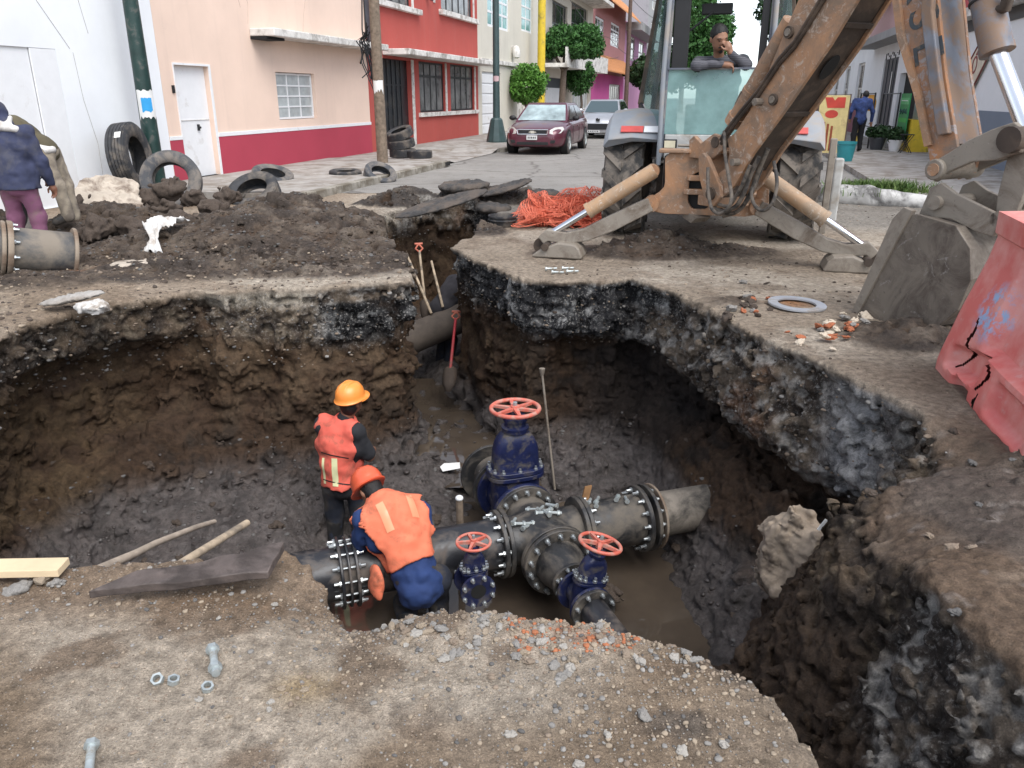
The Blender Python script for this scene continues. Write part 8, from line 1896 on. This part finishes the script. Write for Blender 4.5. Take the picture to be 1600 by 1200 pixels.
def blades(name, n, fn, h, seed, m, parent=None):
    rng = np.random.default_rng(seed); V, F = [], []
    for i in range(n):
        x, y, z = fn(rng); a = rng.random()*6.28; l = h*(.5+rng.random()); b = l*(.2+.6*rng.random()); w = .006+.006*rng.random(); dx, dy = math.cos(a), math.sin(a); k = len(V)
        for t, wf in ((0,1),(.5,.8),(1,.1)):
            px, py, pz = x+dx*b*t*t, y+dy*b*t*t, z+l*(t-.25*t*t); V += [(px-dy*w*wf, py+dx*w*wf, pz), (px+dy*w*wf, py-dx*w*wf, pz)]
        F += [(k,k+1,k+3,k+2),(k+2,k+3,k+5,k+4)]
    me = np_mesh(name, np.array(V), np.array(F), False); me.materials.append(m); return link(name, me, parent)
gt = blades('grass', 2600, lambda r: (lambda q: (q.x, q.y, .14))(G(1385, 322, 0)+Vector((.05+r.normal()*.36, .62+r.normal()*.2, 0))), .20, 5, M['grass']); gt['kind'] = 'stuff'; gt['label'] = 'tuft of long green grass on the broken kerb'
bk = thing('bucket', 'teal plastic bucket standing on the right pavement by the yellow signboard', 'bucket', S(2.85, 21.9, PV))
mb = MB(); mb.lathe([(.0,0),(.175,0),(.225,.40),(.24,.41),(.24,.47),(.225,.47),(.17,.03),(0,.03)], None, 24); mb.obj('shell', M['teal'], bk, smooth=40)
MB().tube([(.23*math.cos(a_/10*math.pi), -.05-.02*math.sin(a_/10*math.pi), .42-.12*math.sin(a_/10*math.pi)) for a_ in range(11)], .006, 6).obj('handle', M['galv'], bk)
g_ = S(2.62, 23.0, PV); sgn = thing('signboard', 'yellow pavement signboard with red lettering behind the right fender', 'sign', g_, -TH)
ym = mat('pale_yellow_board', (.62,.50,.22), .6, dirt=(.4,.3,.15), dirt_amt=.1)
MB().box(-.42,.30,-.03,.0,.12,1.55).obj('board', ym, sgn); MB().tube([(-.43,-.015,0),(-.43,-.015,1.57),(.31,-.015,1.57),(.31,-.015,0)], .022, 6).obj('frame', M['brown_pole'], sgn)
rl = mat('red_lettering', (.50,.05,.03), .6)
FB = M4((0,-.03,0),(1,0,0),(0,0,1),(0,-1,0))
MB().prism([(-.30,1.50),(-.12,1.50),(-.06,1.42),(0,1.50),(.20,1.50),(.20,1.24),(-.22,1.24)], FB, .002, .006).obj('red_banner', rl, sgn)
MB().prism([(-.10+.16*math.cos(k*.4189),1.09+.10*math.sin(k*.4189)) for k in range(15)], FB, .002, .006).obj('red_oval', rl, sgn)
for k in range(3): MB().box(-.28+k*.10,-.225+k*.10,-.036,-.032,.18,.90-.05*k).obj('column_stroke', mat('rust_brown_print', (.26,.06,.02), .6) if k == 0 else bpy.data.materials['rust_brown_print'], sgn)
# potted plants by the shop
for i, (a_, b_, r, h, m, lb) in enumerate([(4.75,26.3,.20,.32,'white','white flower pot with low plant by the shop doorway, nearest the green sign'),(4.35,26.9,.24,.36,'dkgrey','dark round planter between two white pots by the shop'),(4.6,27.8,.2,.3,'white','second white flower pot further back by the shop')]):
    o = thing('plant_pot', lb, 'plant pot', S(a_, b_, PV)); mb = MB(); mb.lathe([(0,0),(r*.7,0),(r,h*.9),(r*1.06,h*.9),(r*1.06,h),(r*.95,h),(r*.8,h*.8),(0,h*.8)], None, 20); mb.obj('pot', M[m], o, smooth=40)
    crown([(0,0,h+.14,r*1.5,r*1.3,.2)], 420, .06, 30+i, M['leaf_dk'], o).name = 'foliage'
st_ = thing('folding_stool', 'thin folding frame standing at the yellow counter corner', 'stool', S(4.9, 25.4, PV), -TH)
mb = MB(); mb.tube([(-.15,0,0),(.15,0,.5)], .012, 6); mb.tube([(.15,.0,0),(-.15,0,.5)], .012, 6); mb.tube([(-.15,.3,0),(.15,.3,.5)], .012, 6); mb.tube([(.15,.3,0),(-.15,.3,.5)], .012, 6); mb.obj('legs', M['black_metal'], st_); MB().box(-.17,.17,0,.3,.49,.51).obj('seat', M['cab_dark'], st_)
# ================================================================ stones and gravel
def surf(mask, n, rng):
    idx = np.nonzero(mask)[0]; p = GA[idx]/GA[idx].sum(); return idx[rng.choice(len(idx), n, p=p)]
rng = np.random.default_rng(12)
up = GN[:, 2] > .55; Xc, Yc, Zc = GC[:, 0], GC[:, 1], GC[:, 2]
def scatter_stuff(name, label, mask, n, smin, smax, mats, seed, wfn=None, sink=.25):
    rng = np.random.default_rng(seed); ids = surf(mask, n, rng); VV, FF, MI = [], [], []; k = 0
    srcs = [(np.array([v.co for v in q.vertices]), np.array([p.vertices[:] for p in q.polygons])) for q in pebs]
    for i in ids:
        if wfn is not None and rng.random() > wfn(GC[i]): continue
        v, f = srcs[rng.integers(len(srcs))]; s = smin*(smax/smin)**(rng.random()**2.2); a = rng.random()*6.28; c, s_ = math.cos(a), math.sin(a)
        w = v*s*np.array((1, .75+.4*rng.random(), .6+.4*rng.random())); w = np.stack([w[:,0]*c-w[:,1]*s_, w[:,0]*s_+w[:,1]*c, w[:,2]], 1)
        VV.append(w+GC[i]+GN[i]*s*(.45-sink)); FF.append(f+k); k += len(v); MI += [rng.integers(len(mats))]*len(f)
    me = np_mesh(name, np.concatenate(VV), np.concatenate(FF), True)
    for m in mats: me.materials.append(M[m])
    me.polygons.foreach_set('material_index', np.array(MI, np.int32))
    return link(name, me, None, label=label, kind='stuff')
M['stone_lt'] = mat('light_stone', (.29,.27,.24), .9, var=.2, scale=30); M['stone_dk'] = mat('dark_stone', (.10,.095,.09), .9, var=.3, scale=30); M['stone_br'] = mat('brown_grit', (.20,.155,.115), .9, var=.3, scale=30); M['stone_or'] = mat('orange_brick_grit', (.33,.12,.055), .9, var=.25, scale=30)
near = up & (Yc > 1.25) & (Yc < 2.75) & (Xc < .95) & (Zc > -.2) & (Xc > -2.4)
lipw = lambda p: .03+.97*float(np.clip(np.exp(-((p[1]-2.18+.12*(p[0]-.2)+.25*max(0,p[0]-.3))/.16)**2)*(1 if p[0] > -.7 else .25)+.55*np.exp(-(((p[0]-.45)/.35)**2+((p[1]-1.8)/.3)**2))+.25*np.exp(-((p[0]+.1)/.5)**2), 0, 1))
scatter_stuff('gravel', 'grey gravel strewn over the near bank', near, 15000, .003, .0115, ['stone','stone_tan','stone_br','stone_br','stone','stone_dk','stone_tan'], 3, lipw)
scatter_stuff('grit', 'fine brown grit over the near bank', near, 9000, .0016, .004, ['stone_br','stone_tan','stone_br','stone'], 4)
scatter_stuff('brick_grit', 'orange brick crumbs along the near lip', near & (np.abs(Xc-.2) < .22) & (np.abs(Yc-2.14) < .09), 230, .004, .013, ['stone_or','stone_or','stone_tan'], 5)
heapm = (Yc > 7.2) & (Zc > .05) & up
M['heap_clod'] = mat('heap_clod', (.072,.056,.045), .95, var=.35, scale=20)
scatter_stuff('soil_clods', 'loose clods over the spoil heaps', heapm, 9000, .006, .030, ['clod','clod','heap_clod','heap_clod','stone_dk'], 6, None, .4)
scatter_stuff('road_crumbs', 'soil crumbs strewn over the slab round the digger', up & (Yc > 3.9) & (Xc > .2) & (Zc > -.08), 3500, .006, .022, ['clod','stone_br','stone_tan','clod'], 7, lambda p: .25+.75*float(np.exp(-((p[0]-2.3)**2/1.8+(p[1]-7.4)**2/5))))
M['mud_clod'] = mat('mud_clod', (.045,.037,.034), .45, var=.3, scale=20)
scatter_stuff('rim_crumbs', 'earth crumbs and grit along the far left rim', up & (Yc > 5.2) & (Yc < 8.3) & (Xc < -.95) & (Zc > -.1), 3500, .006, .03, ['clod','stone_br','stone_tan','heap_clod'], 17, None, .35)
scatter_stuff('mud_clods', 'mud clods over the pit floor', up & (Zc < -1.4) & (Yc > 3.6) & (Zc > -2.02), 1500, .010, .035, ['mud_clod','mud_clod','stone_dk'], 8, None, .55)
scatter_stuff('wall_stones', 'stones bedded in the cut face of the road crust', (GN[:, 2] < .5) & (Zc > -.75) & (Zc < -.04) & (Yc > 3.6), 3200, .008, .026, ['stone','stone_dk','stone_br','stone_dk','clod','stone_br'], 9, None, .45)
# bigger stones one by one, children of the ground
def stone_me(k, m, cache={}):
    if (k, m) not in cache: q = lump[k].copy(); q.materials.clear(); q.materials.append(M[m]); cache[(k, m)] = q
    return cache[(k, m)]
def stone(c, s, m, flat=.7):
    o = link('stone', stone_me(random.randrange(6), m), ground, c, (random.uniform(-.3,.3), random.uniform(-.3,.3), random.uniform(0,6.3))); o.scale = (s, s*random.uniform(.75,1), s*flat); return o
for px, py, s, m in [(867,1040,.026,'stone'),(890,1047,.022,'stone_lt'),(875,1060,.022,'stone'),(1006,1120,.030,'stone'),(795,1148,.022,'stone_lt'),(780,980,.022,'stone_lt'),(760,976,.014,'stone_lt'),(885,1055,.018,'stone'),(720,990,.02,'stone_tan'),(955,1000,.022,'stone'),(1002,1035,.022,'stone_lt'),(475,1078,.016,'stone_tan'),(442,1078,.016,'stone_tan'),(425,1098,.013,'stone_lt'),(420,1110,.013,'stone_lt'),(311,1093,.015,'stone_lt'),(357,1120,.012,'stone_tan'),(430,945,.014,'stone_lt'),(343,966,.011,'stone_lt'),(640,972,.022,'stone'),(660,980,.02,'stone_tan'),(690,984,.024,'stone'),(612,980,.02,'stone_tan'),(700,996,.016,'stone_lt'),(830,1000,.018,'stone'),(68,905,.05,'stone_tan'),(30,922,.055,'stone'),(90,912,.03,'stone'),(950,1150,.016,'stone_lt'),(1130,1165,.018,'stone_lt'),(905,1195,.016,'stone_lt'),(560,1030,.012,'stone_tan'),(1065,1175,.02,'stone_lt')]:
    g = gpt(px, py, s*.15); stone(g, s*.9, m)
rng = np.random.default_rng(31)
for i in surf(near & (Yc > 2.0) & (Xc > -.45), 80, rng): stone(Vector(GC[i])+Vector((0,0,.004)), float(rng.uniform(.011,.022)), ['stone','stone_tan','stone_lt','stone_br'][rng.integers(4)])
for i in surf((Zc > -.12) & up & (Xc > 1.5) & (Xc < 2.7) & (Yc > 2.2) & (Yc < 3.9), 45, rng): stone(Vector(GC[i]), float(rng.uniform(.012,.035)), ['clod','stone_br','clod','stone_dk'][rng.integers(4)])
for i in surf((Zc < -1.3) & up & (Yc > 4.2), 60, rng): stone(Vector(GC[i]), float(rng.uniform(.03,.07)), 'clod')
for px, py, d, s in [(1180,555,7.0,.0),(955,930,5.05,.10),(1185,770,5.9,.09),(265,660,7.2,.08),(1145,760,6.1,.10),(1225,850,3.8,.05),(1360,770,3.0,.035),(1100,700,6.9,.09)]:
    if s: stone(D(px, py, d), s, 'clod')
# bits of litter
MB().box(-.012,.012,-.003,.003,-.06,.06).obj('litter', M['teal'], None, D(113,562,6.9), (.2,.5,0), label='thin pale green strip stuck in the left pit wall', cat='litter')
MB().add([(-.02,0,-.02),(.02,.004,-.015),(.022,0,.02),(-.01,.004,.022)], [(0,1,2,3)]).obj('litter', mat('turquoise_scrap', (.05,.45,.36), .5), None, D(391,653,7.15), (0,0,0), label='turquoise plastic scrap on the far pit wall', cat='litter')
MB().box(-.008,.008,-.002,.002,-.035,.035).obj('litter', M['paper'], None, D(1285,820,3.42), (.1,.45,0), label='small white stick-like scrap on the right bank', cat='litter')
mb = MB(); mb.add([(-.10,-.06,0),(.08,-.05,.004),(.10,.05,0),(-.06,.06,.006),(-.11,.02,.0)], [(0,1,2,3,4)]); mb.obj('plastic_sheet', M['paper'], None, D(705,729,7.1), (R_(12),0,.3), label='white plastic scrap on the wet trench mouth', cat='litter')
